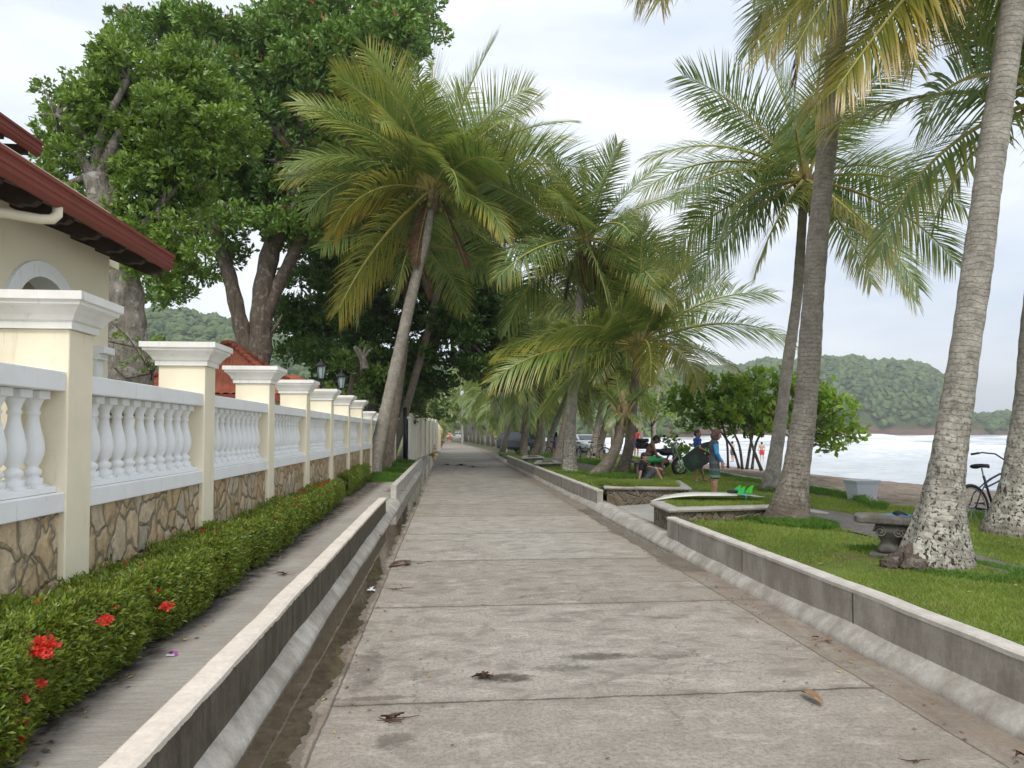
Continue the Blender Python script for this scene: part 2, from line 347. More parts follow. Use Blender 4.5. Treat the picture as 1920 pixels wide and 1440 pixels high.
def mk_frond(name, g1, g2, tipc, tipamt):
    t = NT(name); tip = t.n('Attribute', out=2, attribute_name='tip'); r = t.n('Attribute', out=2, attribute_name='rnd')
    oi = t.n('ObjectInfo', out=5)
    c = t.mix(r, g1, g2); c = t.mix(.55, c, t.mix(oi, (.62,.72,.62), (1.15,1.12,.9)), 'MULTIPLY')
    m = t.math('MULTIPLY', t.ramp(t.math('ADD', tip, t.math('MULTIPLY', r, .25)), [(.45, 0.), (1., 1.)]), t.ramp(oi, [(.3, tipamt*.25), (1., tipamt)]))
    c = t.mix(m, c, tipc)
    return t.done(c, .32, None, .65, trans=(.36, t.mix(.4, c, (.36,.46,.07))))
M['frond'] = mk_frond('frond_green', (.095,.170,.055), (.235,.335,.115), (.52,.42,.10), .85)
M['frond_yellow'] = mk_frond('frond_yellowing', (.15,.17,.035), (.30,.29,.05), (.60,.36,.07), 1.)
M['frond_bright'] = mk_frond('frond_bright', (.13,.21,.05), (.31,.41,.11), (.62,.46,.08), .9)
M['rachis'] = simple('frond_rib', (.38,.33,.09), .45)
M['dead'] = simple('dead_frond', (.15,.085,.045), .85, .4)
def mk_trunk(name, base, dark, lich, ring=1.0, low=.8, spots=.95, fh=.22):
    t = NT(name); v = t.geo(); u = t.n('Attribute', out=2, attribute_name='along'); h = t.n('Attribute', out=2, attribute_name='height')
    w_ = t.math('ADD', u, t.math('MULTIPLY', t.noise(v, 5, 6, .75), .12))
    rg = t.math('PINGPONG', w_, .032); line = t.ramp(t.math('MULTIPLY', rg, 30), [(.0, 1.), (.28, 0.)])
    c = t.ramp(t.noise(v, 5, 6, .7), [(.3, tuple(x*.6 for x in base)), (.68, tuple(x*1.25 for x in base))])
    lbr = t.ramp(t.noise(v, 9, 5, .75), [(.40, .0), (.65, .6)]); c = t.mix(t.math('MULTIPLY', line, lbr), c, dark)
    c = t.mix(t.math('MULTIPLY', t.ramp(t.noise(v, 24, 6, .8), [(.46, 0.), (.6, 1.)]), .45), c, dark)
    lm = t.math('MULTIPLY', t.ramp(t.noise(v, 9, 7, .7), [(.48, 0.), (.60, 1.)]), t.ramp(h, [(.25, 1.), (1.6, .25), (3.5, .12)]) if False else t.ramp(t.math('DIVIDE', h, 4.), [(.06, low), (.45, .35*low), (.9, .15)]))
    c = t.mix(lm, c, lich)
    dk = t.math('MULTIPLY', t.ramp(t.noise(t.geo((1,1,.8),(5,5,5)), 30, 2, .5), [(.57, 0.), (.60, 1.)]), t.ramp(t.math('DIVIDE', h, 4.), [(.1, spots), (.35, .5*spots), (.6, 0.)]))
    c = t.mix(dk, c, (.03,.024,.018))
    foot = t.ramp(t.math('ADD', h, t.math('MULTIPLY', t.math('SUBTRACT', t.noise(t.geo((1,1,.35)), 7, 5, .7), .5), fh*1.6)), [(.02, .85), (fh, 0.)]); c = t.mix(foot, c, (.09,.065,.045))
    hh = t.math('ADD', t.math('MULTIPLY', line, -.55), t.math('MULTIPLY', t.noise(v, 22, 6, .75), 1.6))
    return t.done(c, .88, t.bump(hh, .8, .018), .2)
M['trunk'] = mk_trunk('palm_trunk', (.37,.335,.285), (.12,.10,.08), (.52,.50,.44), 1., .45, 0.35)
M['trunk_foot'] = mk_trunk('palm_trunk_foot', (.34,.30,.25), (.11,.09,.07), (.52,.50,.44), 1., .5, .5, .95)
M['trunk_lichen'] = mk_trunk('palm_trunk_lichen', (.38,.35,.30), (.12,.10,.08), (.60,.58,.50), 1., .95)
M['trunk_dark'] = mk_trunk('palm_trunk_dark', (.22,.18,.14), (.07,.055,.042), (.36,.34,.29), 1., .5, .3)
def mk_bark(name, a, b, l):
    t = NT(name); v = t.geo(); n = t.noise(t.geo((3,3,.8)), 3, 7, .72, .5); c = t.ramp(n, [(.32, a), (.68, b)])
    c = t.mix(t.ramp(t.noise(v, 5, 4, .6), [(.55, 0.), (.64, .7)]), c, l)
    return t.done(c, .9, t.bump(t.math('ADD', n, t.noise(v, 20, 5, .7)), 1., .05), .2)
M['bark'] = mk_bark('tree_bark', (.075,.058,.045), (.19,.155,.125), (.30,.27,.23))
M['ficus_bark'] = mk_bark('ficus_bark', (.12,.10,.08), (.38,.345,.30), (.50,.47,.43))
def mk_lawn():
    t = NT('lawn_soil'); v = t.geo(); c = t.ramp(t.noise(v, 1.3, 6, .68), [(.36, (.13,.105,.06)), (.47, (.13,.17,.04)), (.7, (.16,.225,.045))])
    c = t.mix(.5, c, t.ramp(t.noise(v, 60, 3, .7), [(.3, (.45,.45,.45)), (.65, (1.2,1.2,1.1))]), 'MULTIPLY')
    return t.done(c, .95, t.bump(t.noise(v, 90, 3, .7), .8, .02), .1)
M['lawn'] = mk_lawn()
M['ground'] = simple('earth', (.12,.12,.06), .95, .4, .3, .02, obj=False)
def mk_beach():
    t = NT('beach_sand'); v = t.geo(); x = t.sep(v,0); n = t.noise(v, 1.8, 7, .75); p = t.vor(v, 9, 'F1', 1); 
    c = t.ramp(n, [(.34, (.13,.098,.07)), (.5, (.26,.205,.155)), (.66, (.40,.335,.265))])
    sp = t.ramp(t.noise(t.geo((1,2.2,1)), 8, 7, .85), [(.50, 0.), (.56, 1.)]); c = t.mix(t.math('MULTIPLY', sp, .65), c, (.07,.055,.042))
    c = t.mix(t.ramp(t.math('ADD', t.sep(v,2), t.math('MULTIPLY', n, .25)), [(.0, .8), (.001, 0.)]) if False else t.ramp(t.math('ADD', t.sep(v,2), 1.1), [(.0, .75), (.45, 0.)]), c, (.10,.088,.08))
    return t.done(c, .9, t.bump(t.math('ADD', t.noise(v, 14, 6, .75), t.n('SeparateColor', {0: p})), .7, .05), .2)
M['beach'] = mk_beach()
def mk_pavers():
    t = NT('dark_pavers'); b = t.t.nodes.new('ShaderNodeTexBrick'); t.t.links.new(t.geo(rot=(0,0,.25)), b.inputs[0])
    for i, c in ((1, (.12,.11,.10)), (2, (.19,.175,.16)), (3, (.055,.05,.045))): b.inputs[i].default_value = (*c, 1)
    b.inputs['Scale'].default_value = 5; b.inputs['Mortar Size'].default_value = .02
    c = t.mix(.6, b.outputs[0], t.ramp(t.noise(t.geo(), 3, 6, .7), [(.3, (.6,.57,.52)), (.65, (1.25,1.2,1.15))]), 'MULTIPLY')
    return t.done(c, .85, t.bump(b.outputs[1], -.6, .01), .3)
M['pavers'] = mk_pavers()
def mk_sea():
    t = NT('sea_water'); v = t.geo(); y = t.sep(v, 1); x = t.sep(v, 0)
    # shore-parallel foam rows with torn edges
    q = t.geo((.012, .05, 1), rot=(0,0,.12)); f1 = t.noise(q, 1.3, 8, .62, .6)
    far = t.ramp(t.math('DIVIDE', y, 700.), [(.0, .12), (.08, .14), (.2, .09), (.36, .02), (.55, -.10), (1., -.16)])
    m = t.ramp(t.math('ADD', f1, far), [(.50, 0.), (.60, 1.)])
    lace = t.ramp(t.noise(t.geo((.5,.9,1)), 1.5, 8, .75), [(.34, 0.), (.62, 1.)])
    near = t.ramp(t.math('DIVIDE', y, 100.), [(.0,.45),(.55,.5),(.85,1.)])
    m2 = t.math('MULTIPLY', m, t.math('MAXIMUM', t.math('ADD', lace, .25), 0., clamp=True), clamp=True)
    at = t.n('Attribute', out=2, attribute_name='foam'); m2 = t.math('MAXIMUM', t.math('MULTIPLY', m2, near), at, clamp=True)
    c = t.mix(m2, t.ramp(t.noise(t.geo((.05,.12,1)), 1.5, 5, .6), [(.3, (.28,.325,.35)), (.7, (.42,.46,.49))]), (.80,.82,.84))
    rg = t.mix(m2, (.16,.16,.16), (.8,.8,.8))
    hh = t.math('ADD', t.noise(t.geo((.7,1.6,1)), 1.0, 6, .65), t.math('MULTIPLY', m2, .5))
    return t.done(c, rg, t.bump(hh, .7, .35), .5)
M['sea'] = mk_sea()
def mk_hill():
    t = NT('hill_soil'); v = t.geo(); c = t.ramp(t.noise(v, .03, 7, .7), [(.35, (.045,.075,.025)), (.55, (.08,.11,.035)), (.7, (.16,.15,.075))])
    z = t.math('ADD', t.sep(v, 2), t.math('MULTIPLY', t.noise(v, .05, 6, .7), 22))
    c = t.mix(t.ramp(t.math('DIVIDE', z, 40.), [(.36, 1.), (.46, 0.)]), c, t.ramp(t.noise(t.geo((1,1,3)), .09, 6, .7), [(.3, (.09,.06,.045)), (.7, (.24,.16,.115))]))
    return t.done(c, .95, t.bump(t.noise(v, .25, 6, .75), .9, 2.), .1)
M['hill'] = mk_hill()
M['red_metal'] = mk_paint('red_gutter', (.235,.058,.042), (.13,.035,.028), .4)
M['rafter'] = simple('dark_timber', (.055,.035,.028), .7, .3, 8, .002)
def mk_tile():
    t = NT('clay_tile'); v = t.geo(); c = t.ramp(t.noise(v, 2.5, 6, .7), [(.3, (.26,.065,.035)), (.7, (.45,.14,.075))])
    c = t.mix(t.math('MULTIPLY', t.ramp(t.noise(v, 9, 5, .7), [(.55,0.),(.7,1.)]), .5), c, (.12,.045,.03))
    return t.done(c, .75, t.bump(t.noise(v, 30, 4, .7), .4, .005), .3)
M['tile'] = mk_tile()
M['black_metal'] = simple('black_metal', (.018,.018,.02), .4, .2, metal=.3)
M['rubber'] = simple('rubber', (.02,.02,.022), .8)
M['steel'] = simple('steel', (.42,.43,.45), .35, .15, metal=.8)
M['glass'] = simple('window_glass', (.03,.04,.05), .08, .2, spec=.8)
M['lamp_glass'] = simple('lamp_glass', (.35,.42,.42), .15, .2, spec=.7)
M['bench'] = mk_conc('bench_stone', (.10,.095,.085), (.24,.225,.20), ((.045,.04,.036), .6), 7)
M['planter_cap'] = mk_conc('planter_cap', (.36,.335,.30), (.52,.49,.44), ((.2,.185,.16), .4), 6)
M['bin'] = mk_paint('bin_plastic', (.50,.53,.57), (.36,.37,.38), .4)

# ------------------------------------------------------------------ ground, road, kerbs, shore
def shore(y): return float(np.interp(y, [-20, 15, 31, 44, 60, 85, 150, 300, 420, 520, 2000], [38, 28, 22.3, 18.3, 15.5, 12.6, 12.0, 20, 45, 200, 900]))
def edge(y): return float(np.interp(y, [-5, 9, 12.3, 14.5, 18.5, 24, 40, 60, 400], [9.4, 8.9, 8.3, 8.0, 8.6, 9.2, 10.2, 10.5, 11]))
def sheet(name, mat, xs_f, ys, z_f, kind='structure', label=None):
    V = []; n = None
    for y in ys:
        xs = xs_f(y); n = len(xs)
        for x in xs: V.append((x, y, z_f(x, y)))
    Fc = [(i*n+k, i*n+k+1, (i+1)*n+k+1, (i+1)*n+k) for i in range(len(ys)-1) for k in range(n-1)]
    o = npmesh(name, V, Fc, mat, smooth=True); tag(o, label=label, kind=kind); return o
def hn(x, y, s=1.0): return (math.sin(x*1.3*s+y*.7*s)+math.sin(x*.6*s-y*1.1*s+1.3)+math.sin(x*2.3*s+y*1.9*s+.4)*.5)/2.5
yl = list(np.arange(-12, 60, 2.)) + list(np.arange(60, 560, 20.)) + [620, 700]
sheet('ground', M['ground'], lambda y: list(np.linspace(-700, -1.0, 20)) + list(np.linspace(0, max(3, edge(y)) + (shore(y)-edge(y))*min(1, max(0, (y-60)/40)), 20)), yl, lambda x, y: -.06)
ry = list(np.arange(-3, 60, .5)) + list(np.arange(60, 260, 10.))
def road_mid(y): return 0 if y < 40 else -((y-40)**2)*.0006
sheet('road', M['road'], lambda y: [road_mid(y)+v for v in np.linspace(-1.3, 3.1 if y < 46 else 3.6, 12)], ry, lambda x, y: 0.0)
# rolled kerbs
def kerb(name, x0, side, y0, y1, gaps=()):
    m = MB(); a = 1 if side < 0 else -1
    prof = [(0,0),(a*.0,.0)]
    pr = [(-a*.22, -.05), (a*.125, -.05), (a*.12, .0), (a*.116, .022), (a*.10, .045), (a*.045, .10), (-a*.005, .145), (-a*.03, .152), (-a*.22, .152)]
    st = int((y1-y0)/.25); jit = np.random.default_rng(5).normal(0, .0028, (st+1, 2)); jit = np.array([[.012*math.sin(i*.13)+.006*math.sin(i*.7)+a_, .006*math.sin(i*.31)+b_] for i, (a_, b_) in enumerate(jit)])
    def wob(i, dx, dz): return (jit[i][0]*a, jit[i][1]) if dz > -.01 else (0, 0)
    m.sweep(pr, (x0, y0, 0), (x0-.12, y1, 0), steps=st, wob=wob)
    return tag(m.build(name, M['kerb'], smooth=True), kind='structure')
kerb('kerb_left', -1.12, -1, -2, 44); kerb('kerb_right', 3.10, 1, -2, 44)
# pavements
m = MB(); m.box((-2.75, -2, -.05), (-1.30, 62, .17)); tag(m.build('sidewalk', M['sidewalk']), kind='structure')
# yard behind the wall
sheet('yard', M['lawn'], lambda y: list(np.linspace(-40, -2.6, 20)), list(np.arange(-3, 70, 3.)), lambda x, y: .15)
def lz(x, y):
    e = edge(y); base = .30 + .03*hn(x, y, .8)
    if x < 3.5: base = .30
    return base - .06*max(0, min(1, (x-4.2)/2))
lawn_y = list(np.arange(-2, 10.5, .35))
sheet('lawn', M['lawn'], lambda y: list(np.linspace(3.19, edge(y), 26)), lawn_y, lz)
sheet('lawn', M['lawn'], lambda y: list(np.linspace(5.5 if y < 14.55 else 3.05, edge(y), 26)), list(np.arange(10.1, 14.2, .5)) + [14.54, 14.56] + list(np.arange(14.6, 46, .5)), lambda x, y: lz(x, y)-.004)
def bz(x, y):
    e = edge(y); s_ = shore(y); t = (x-e)/max(1, (s_+4-e))
    return .20 - 1.55*min(1.2, max(0, t))**1.15 + .035*hn(x, y, 2.2) + .02*hn(x, y, 5.1)
sheet('beach', M['beach'], lambda y: list(np.linspace(edge(y)-.05, shore(y)+9, 60)), list(np.arange(-12, 60, .5)) + list(np.arange(60, 340, 8.)), bz)
# entry pavement between planters
sheet('pavement', mk_conc('grey_pavement', (.32,.305,.28), (.44,.42,.385)), lambda y: list(np.linspace(3.0, 6.3, 14)), list(np.arange(9.72, 15.0, .35)), lambda x, y: .06+.20*min(1, max(0, (x-3.4)/2.2)))
# paver path through the park
pn_ = [(2080,1150),(1920,1084),(1815,1048),(1700,1020),(1640,1002),(1575,988),(1500,968),(1400,958),(1290,947),(1210,915),(1130,893),(1050,872),(1000,858)]
pf_ = [(2080,1105),(1920,1056),(1815,1026),(1700,993),(1640,972),(1590,958),(1520,948),(1400,930),(1300,918),(1235,896),(1160,880),(1075,864),(1010,853)]
V = []; Fc = []
for i, (a, b) in enumerate(zip(pn_, pf_)):
    A = G(*a, .30); B = G(*b, .30)
    for k in range(5):
        q = A.lerp(B, k/4); V.append((q.x, q.y, lz(q.x, q.y) + .012))
for i in range(len(pn_)-1):
    for k in range(4): Fc.append((i*5+k, i*5+k+1, (i+1)*5+k+1, (i+1)*5+k))
path_o = tag(npmesh('path', V, Fc, M['pavers']), kind='structure')
PATHPOLY = [G(*p, .28) for p in pn_] + [G(*p, .28) for p in reversed(pf_)]
def inpoly(x, y, P):
    c = False; n = len(P); j = n-1
    for i in range(n):
        if ((P[i][1] > y) != (P[j][1] > y)) and (x < (P[j][0]-P[i][0])*(y-P[i][1])/(P[j][1]-P[i][1]+1e-12)+P[i][0]): c = not c
        j = i
    return c
# sea with breaker ridges
ys = np.concatenate([np.arange(-30, 60, 1.5), np.arange(60, 260, 2.0), np.arange(260, 500, 8.), np.arange(500, 2600, 60.)])
xs_n = 150; V = []; foam = []
for y in ys:
    xs = np.concatenate([np.linspace(shore(min(y, 560))-6, 70, 50), np.linspace(72, 260, 70), np.linspace(270, 2600, 30)]) if y < 600 else np.linspace(-900, 2600, 150)
    for x in xs:
        z = -1.0; fo = 0
        for (yc, amp, wd, x0, x1, ph) in ((74, .35, 5, 14, 70, 0), (112, .7, 7, 10, 120, 2), (150, .9, 8, 20, 110, 1), (200, 1.0, 9, 30, 200, 1), (262, 1.9, 11, 90, 180, 3), (262, 1.3, 11, 190, 330, 5), (340, .9, 12, 60, 300, 4)):
            c0 = yc + 5*math.sin(x*.045+ph) - (x-60)*.06
            env = max(0, min(1, (x-x0)/18))*max(0, min(1, (x1-x)/18)); env *= .65+.35*math.sin(x*.13+ph*2)
            d = (y-c0)/wd; g = math.exp(-d*d)
            z += amp*env*g
            if amp > .6 and env > .1 and -1.6 < d < .35: fo = max(fo, env*(1.15 if d > -1.0 else .6))
        z += .06*math.sin(y*.8+x*.2)+.05*math.sin(x*.5-y*.35) if y < 300 else 0
        V.append((x, y, z)); foam.append(min(1, fo))
n = xs_n; ny = len(ys)
idx = np.arange(ny*n).reshape(ny, n); Fc = np.stack([idx[:-1,:-1].ravel(), idx[:-1,1:].ravel(), idx[1:,1:].ravel(), idx[1:,:-1].ravel()], 1)
tag(npmesh('sea', V, Fc, M['sea'], smooth=True, attrs={'foam': foam}), kind='structure')

# ------------------------------------------------------------------ hills and forest
def hill(name, sil, Rr, R0, R1, nb, power=.8, crowns=2600, cr=(3.5, 6), treecol=None, seed=3, clear=0.0):
    r_ = np.random.default_rng(seed); pxs = [p[0] for p in sil]; pys = [p[1] for p in sil]
    bear = np.linspace(pxs[0], pxs[-1], nb); V = []; rows = 26
    def Hh(px): return (HY - np.interp(px, pxs, pys))/F*Rr + CAMH + (2.0*math.sin(px*.045)+1.2*math.sin(px*.11+1))*Rr/900
    def surf(px, t):
        d = R0 + (R1-R0)*t; tt = min(1, (d-R0)/(Rr-R0)); z = -1.6 + (max(3, Hh(px))+1.6)*(math.sin(tt*math.pi/2)**power)
        if d > Rr: z *= max(.2, 1-(d-Rr)/(R1-Rr)*.8)
        z += (1.8*math.sin(px*.06+t*9)+1.5*math.sin(px*.13-t*14))*Rr/900*math.sin(min(1, tt)*math.pi)
        r = ray(px, HY); return (r[0]*d, r[1]*d, z)
    for i in range(rows):
        for px in bear: V.append(surf(px, i/(rows-1)))
    idx = np.arange(rows*nb).reshape(rows, nb); Fc = np.stack([idx[:-1,:-1].ravel(), idx[:-1,1:].ravel(), idx[1:,1:].ravel(), idx[1:,:-1].ravel()], 1)
    tag(npmesh(name, V, Fc, M['hill'], smooth=True), kind='structure')
    bm = bmesh.new(); bmesh.ops.create_icosphere(bm, subdivisions=1 if crowns > 5000 else 2, radius=1); bv = np.array([v.co for v in bm.verts]); bf = np.array([[v.index for v in f.verts] for f in bm.faces]); bm.free()
    VV = []; FF = []; RR = []
    tmax = (Rr-R0)/(R1-R0)*1.02
    for i in range(crowns):
        px = r_.uniform(pxs[0], pxs[-1]); t = (r_.uniform(.0, 1)**.9)*tmax
        p = np.array(surf(px, t)); 
        if clear and p[2] < clear*(1+.7*math.sin(px*.09)+.4*math.sin(px*.31)): continue
        if clear and math.sin(px*.035+p[2]*.09)+.6*math.sin(px*.12-p[2]*.2) > 1.35: continue
        s = r_.uniform(*cr)*Rr/700; sv = np.array([s, s, s*r_.uniform(.6, 1.0)])
        if r_.random() < .05: sv[2] *= 1.5
        dv = bv*(1 + r_.uniform(-.34, .34, (len(bv), 1)))*sv + p + np.array([0, 0, s*.35])
        FF.append(bf + len(VV)*len(bv)); VV.append(dv); RR.append(np.clip(np.full(len(bv), r_.uniform(0, 1)) + r_.uniform(-.25, .25, len(bv)), 0, 1))
    tag(npmesh('forest', np.concatenate(VV), np.concatenate(FF), M['far_leaf'], smooth=False, attrs={'rnd': np.concatenate(RR)}), kind='stuff',
        label='dense green woodland covering the ' + ('headland across the bay' if clear else 'hillside behind the trees'), cat='forest')
hill('hill', [(-400,640),(0,575),(200,575),(270,590),(350,594),(440,612),(540,640),(600,655),(700,672),(800,684),(900,690),(1000,697),(1150,704),(1300,712)], 480, 330, 620, 150, .8, 9500, (2.4, 5.2), seed=3)
hill('headland', [(1080,730),(1180,712),(1270,698),(1330,692),(1400,690),(1450,682),(1540,680),(1600,676),(1680,683),(1740,692),(1775,712),(1795,745),(1815,775),(1835,788),(1870,782),(1920,784),(2000,782),(2300,786),(2600,800)], 720, 610, 860, 200, .55, 10000, (1.9, 4.4), seed=5, clear=9)

# ------------------------------------------------------------------ leaves
def leaf_mesh(name, P, A, size, nper, mat, parent=None, width=.42, spread=.9, jitter=.05, seed=1, fold=.25, droop=0.0, rbias=None):
    r_ = np.random.default_rng(seed); P = np.asarray(P, float); A = np.asarray(A, float); n = len(P)
    A = A/np.linalg.norm(A, axis=1, keepdims=True)
    P = np.repeat(P, nper, 0); A = np.repeat(A, nper, 0); N = len(P)
    T = r_.normal(size=(N, 3)); T -= A*np.sum(T*A, 1, keepdims=True); T /= np.linalg.norm(T, axis=1, keepdims=True)
    k = r_.uniform(.25, 1.0, (N, 1))*spread
    Dv = A*(1-.55*k) + T*k; Dv[:, 2] -= droop*r_.uniform(0, 1, N); Dv /= np.linalg.norm(Dv, axis=1, keepdims=True)
    S = np.cross(Dv, A + r_.normal(0, .25, (N, 3))); S /= np.linalg.norm(S, axis=1, keepdims=True)+1e-9
    U = np.cross(S, Dv)
    l = (size*r_.uniform(.65, 1.25, (N, 1))); w_ = l*width*.5; base = P + r_.normal(0, jitter, (N, 3))
    mid = base + Dv*l*.58 + U*l*fold*.25
    V = np.stack([base, mid + S*w_, base + Dv*l - U*l*fold*.15, mid - S*w_], 1).reshape(-1, 3)
    i0 = np.arange(N)*4; Fc = np.concatenate([np.stack([i0, i0+1, i0+2], 1), np.stack([i0, i0+2, i0+3], 1)])
    cl = np.repeat(r_.uniform(0, 1, n) if rbias is None else rbias, nper)
    rn = np.clip(.55*cl + .45*r_.uniform(0, 1, N), 0, 1); sp = r_.random(N) > .985; rn[sp] = 1.0
    rn = np.repeat(rn, 4)
    return npmesh(name, V, Fc, mat, parent, smooth=False, attrs={'rnd': rn})
def blob_points(blobs, dens, seed, up=.55, inner=.25):
    r_ = np.random.default_rng(seed); P = []; A = []; C = []
    for (c, rr) in blobs:
        c = np.array(c); rr = np.array(rr if hasattr(rr, '__len__') else (rr, rr, rr*.8))
        n = int(dens*(rr[0]*rr[2]+rr[0]*rr[1]+rr[1]*rr[2])/3*4)
        d = r_.normal(size=(n, 3)); d /= np.linalg.norm(d, axis=1, keepdims=True)
        keep = (d[:, 2] > -.35) | (r_.random(n) < .45); d = d[keep]
        rad = np.where(r_.random(len(d)) < inner, r_.uniform(.35, .9, len(d)), r_.uniform(.85, 1.1, len(d)))
        lum = 1 + .16*np.sin(d[:,0]*7+c[0]*3)*np.sin(d[:,1]*6+c[1])*np.sin(d[:,2]*7+2)
        P.append(c + d*rr*(rad*lum)[:, None]); A.append(d + np.array([0, 0, up])); C.append(np.full(len(d), r_.uniform(0, 1)))
    return np.concatenate(P), np.concatenate(A), np.concatenate(C)
def tree(label, trunk_paths, blobs_px, Y, leafmat, bark, size, dens=26, nper=8, seed=1, name='tree', cat='tree', group=None, depth_j=2.0, sub=6, rmul=1.0, droop=.25, base=None, width=.45):
    """blobs_px: (px,py,r_px[,dy])"""
    r_ = np.random.default_rng(seed); b0 = base or D(*trunk_paths[0][0][0], Y)
    root = empty(name, b0, 0, label, cat, group)
    m = MB()
    for pts, r0, r1 in trunk_paths:
        q = [D(p[0], p[1], Y + (p[2] if len(p) > 2 else 0)) - b0 for p in pts]
        # smooth
        qq = []
        for i in range(len(q)-1):
            for k in range(6):
                tt = k/6; p_ = q[max(0,i-1)]; a = q[i]; b = q[i+1]; c = q[min(len(q)-1, i+2)]
                qq.append(.5*((2*a)+(b-p_)*tt+(2*p_-5*a+4*b-c)*tt*tt+(3*a-p_-3*b+c)*tt**3))
        qq.append(q[-1]); n = len(qq); rad = [r0+(r1-r0)*(i/(n-1)) for i in range(n)]
        rad = [x*(1+.07*math.sin(i*1.7+r0*9)) for i, x in enumerate(rad)]
        m.tube(qq, rad, 14)
    blobs = []
    if Y < 50 and len(blobs_px) > 12:
        blobs_px = [(b[0], b[1], b[2], r_.uniform(-.9, .9)*b[2]/F*Y) for b in blobs_px] + [(b[0]+r_.uniform(-15, 15), b[1]+r_.uniform(-10, 22), b[2]*.95, r_.uniform(1.6, 3.2)*b[2]/F*Y) for b in blobs_px if r_.random() < .7]
    for b in blobs_px:
        dy = b[3] if len(b) > 3 else 0
        c = D(b[0], b[1], Y + dy) - b0; rr = b[2]/F*(Y+dy)*rmul
        for k in range(sub):
            d = r_.normal(size=3); d /= np.linalg.norm(d); s = r_.uniform(.38, .62)
            blobs.append((np.array(c) + d*rr*(1-s*.6)*np.array([1, 1, .95]), (rr*s*1.1, rr*s*1.1, rr*s*.55)))
        # limb reaching to the clump
        st = min(trunk_paths, key=lambda tp: (D(tp[0][-1][0], tp[0][-1][1], Y)-b0-c).length)
        a = D(st[0][-1][0], st[0][-1][1], Y + (st[0][-1][2] if len(st[0][-1]) > 2 else 0)) - b0
        mid = a.lerp(c, .5) + Vector((r_.uniform(-.3,.3), r_.uniform(-.3,.3), r_.uniform(-.2,.4)))
        m.tube([a, mid, c], [st[2]*.7, st[2]*.45, .02], 6)
    m.build('trunk', bark, root, smooth=True)
    P, A, C = blob_points(blobs, dens, seed+1)
    leaf_mesh('crown', P, A, size, nper, leafmat, root, seed=seed+2, droop=droop, rbias=C, width=width, jitter=size*.3)
    return root

# ------------------------------------------------------------------ palms
_fr = {}
def frond_mesh(elev, bend, Lf, hang, N, wid, mat, seed, ragged=.08):
    key = (round(elev/5), round(bend/6), round(Lf*4), round(hang*5), N, mat.name, seed % 3)
    if key in _fr: return _fr[key]
    r_ = np.random.default_rng(abs(hash(key[:5])) % 100000 + seed % 3) if False else np.random.default_rng(int(key[0]*7+key[1]*13+key[2]*31+key[4]+seed % 3+500))
    n = 30; s = np.linspace(0, 1, n); e = np.radians(elev - bend*s**1.25); tw = r_.normal(0, .10)
    dx = np.cos(e); dz = np.sin(e); dy = np.sin(s*2.2)*tw
    Tn = np.stack([dx, dy, dz], 1); Tn /= np.linalg.norm(Tn, axis=1, keepdims=True)
    P = np.concatenate([[[0,0,0]], np.cumsum((Tn[:-1]+Tn[1:])/2, 0)*Lf/(n-1)])
    mb_v = []; mb_f = []; tip = []; rn = []; mi = []
    # rachis (4-sided, tapered)
    for i in range(n):
        r = .034*(1-s[i])**.8*Lf/3.4 + .005; t = Tn[i]; sd_ = np.array([-t[1], t[0], 0]); sd_ /= np.linalg.norm(sd_)+1e-9
        if np.linalg.norm(sd_) < .5: sd_ = np.array([0, 1., 0])
        u = np.cross(t, sd_)
        for a, b in ((1, 0), (0, 1), (-1, 0), (0, -1)): mb_v.append(P[i] + sd_*a*r*1.3 + u*b*r); tip.append(0); rn.append(.5)
    for i in range(n-1):
        for k in range(4): mb_f.append((i*4+k, i*4+(k+1) % 4, i*4+4+(k+1) % 4, i*4+4+k)); mi.append(1)
    K = 4; wp = np.array([.45, 1., .85, .5, .06])
    twist0 = (1 if r_.random() < .5 else -1)*r_.uniform(.5, 1.25)
    for side in (-1, 1):
        for j in range(N):
            si = .13 + .87*(j+.5)/N
            if r_.random() < ragged: continue
            fi = si*(n-1); i = int(min(n-2, fi)); fr = fi-i; b = P[i]*(1-fr)+P[i+1]*fr; t = Tn[i]
            sv = np.cross([0, 0, 1.], t); nn = np.linalg.norm(sv); sv = sv/nn if nn > .12 else np.array([0, 1., 0]); sv = sv*side
            u = np.cross(t, sv*side); 
            twist = twist0*(.35+.65*si); s0 = sv.copy(); sv = s0*math.cos(twist) + u*side*math.sin(twist); u = u*math.cos(twist) - s0*side*math.sin(twist)
            a = math.radians(14 + 46*si**1.4 + r_.normal(0, 3.5)); ll = .34*Lf*max(.28, 1-((si-.40)/.74)**2)*r_.uniform(.9, 1.07)
            d = sv*math.cos(a) + t*math.sin(a) + u*(.30-.15*si) + r_.normal(0, .045, 3); d /= np.linalg.norm(d)
            w0 = wid*(.65+.5*(1-si)); p = b.copy(); base = len(mb_v); rv = r_.random()
            hg = hang*r_.uniform(.8, 1.25)
            for k in range(K+1):
                dd = d + np.array([0, 0, -1.])*hg*(.22+.78*(k/K)); dd /= np.linalg.norm(dd)
                wv = t - dd*np.dot(t, dd); wv /= np.linalg.norm(wv)+1e-9
                mb_v.append(p - wv*w0*wp[k]*.5); mb_v.append(p + wv*w0*wp[k]*.5)
                tip += [k/K*.75+.25*si]*2; rn += [rv, rv]
                p = p + dd*ll/K
            for k in range(K): q = base+2*k; mb_f.append((q, q+1, q+3, q+2)); mi.append(0)
    o = npmesh('frond', np.array(mb_v), np.array(mb_f), [mat, M['rachis']], None, False, {'tip': tip, 'rnd': rn}, mi)
    me = o.data; bpy.data.objects.remove(o); _fr[key] = me
    return me
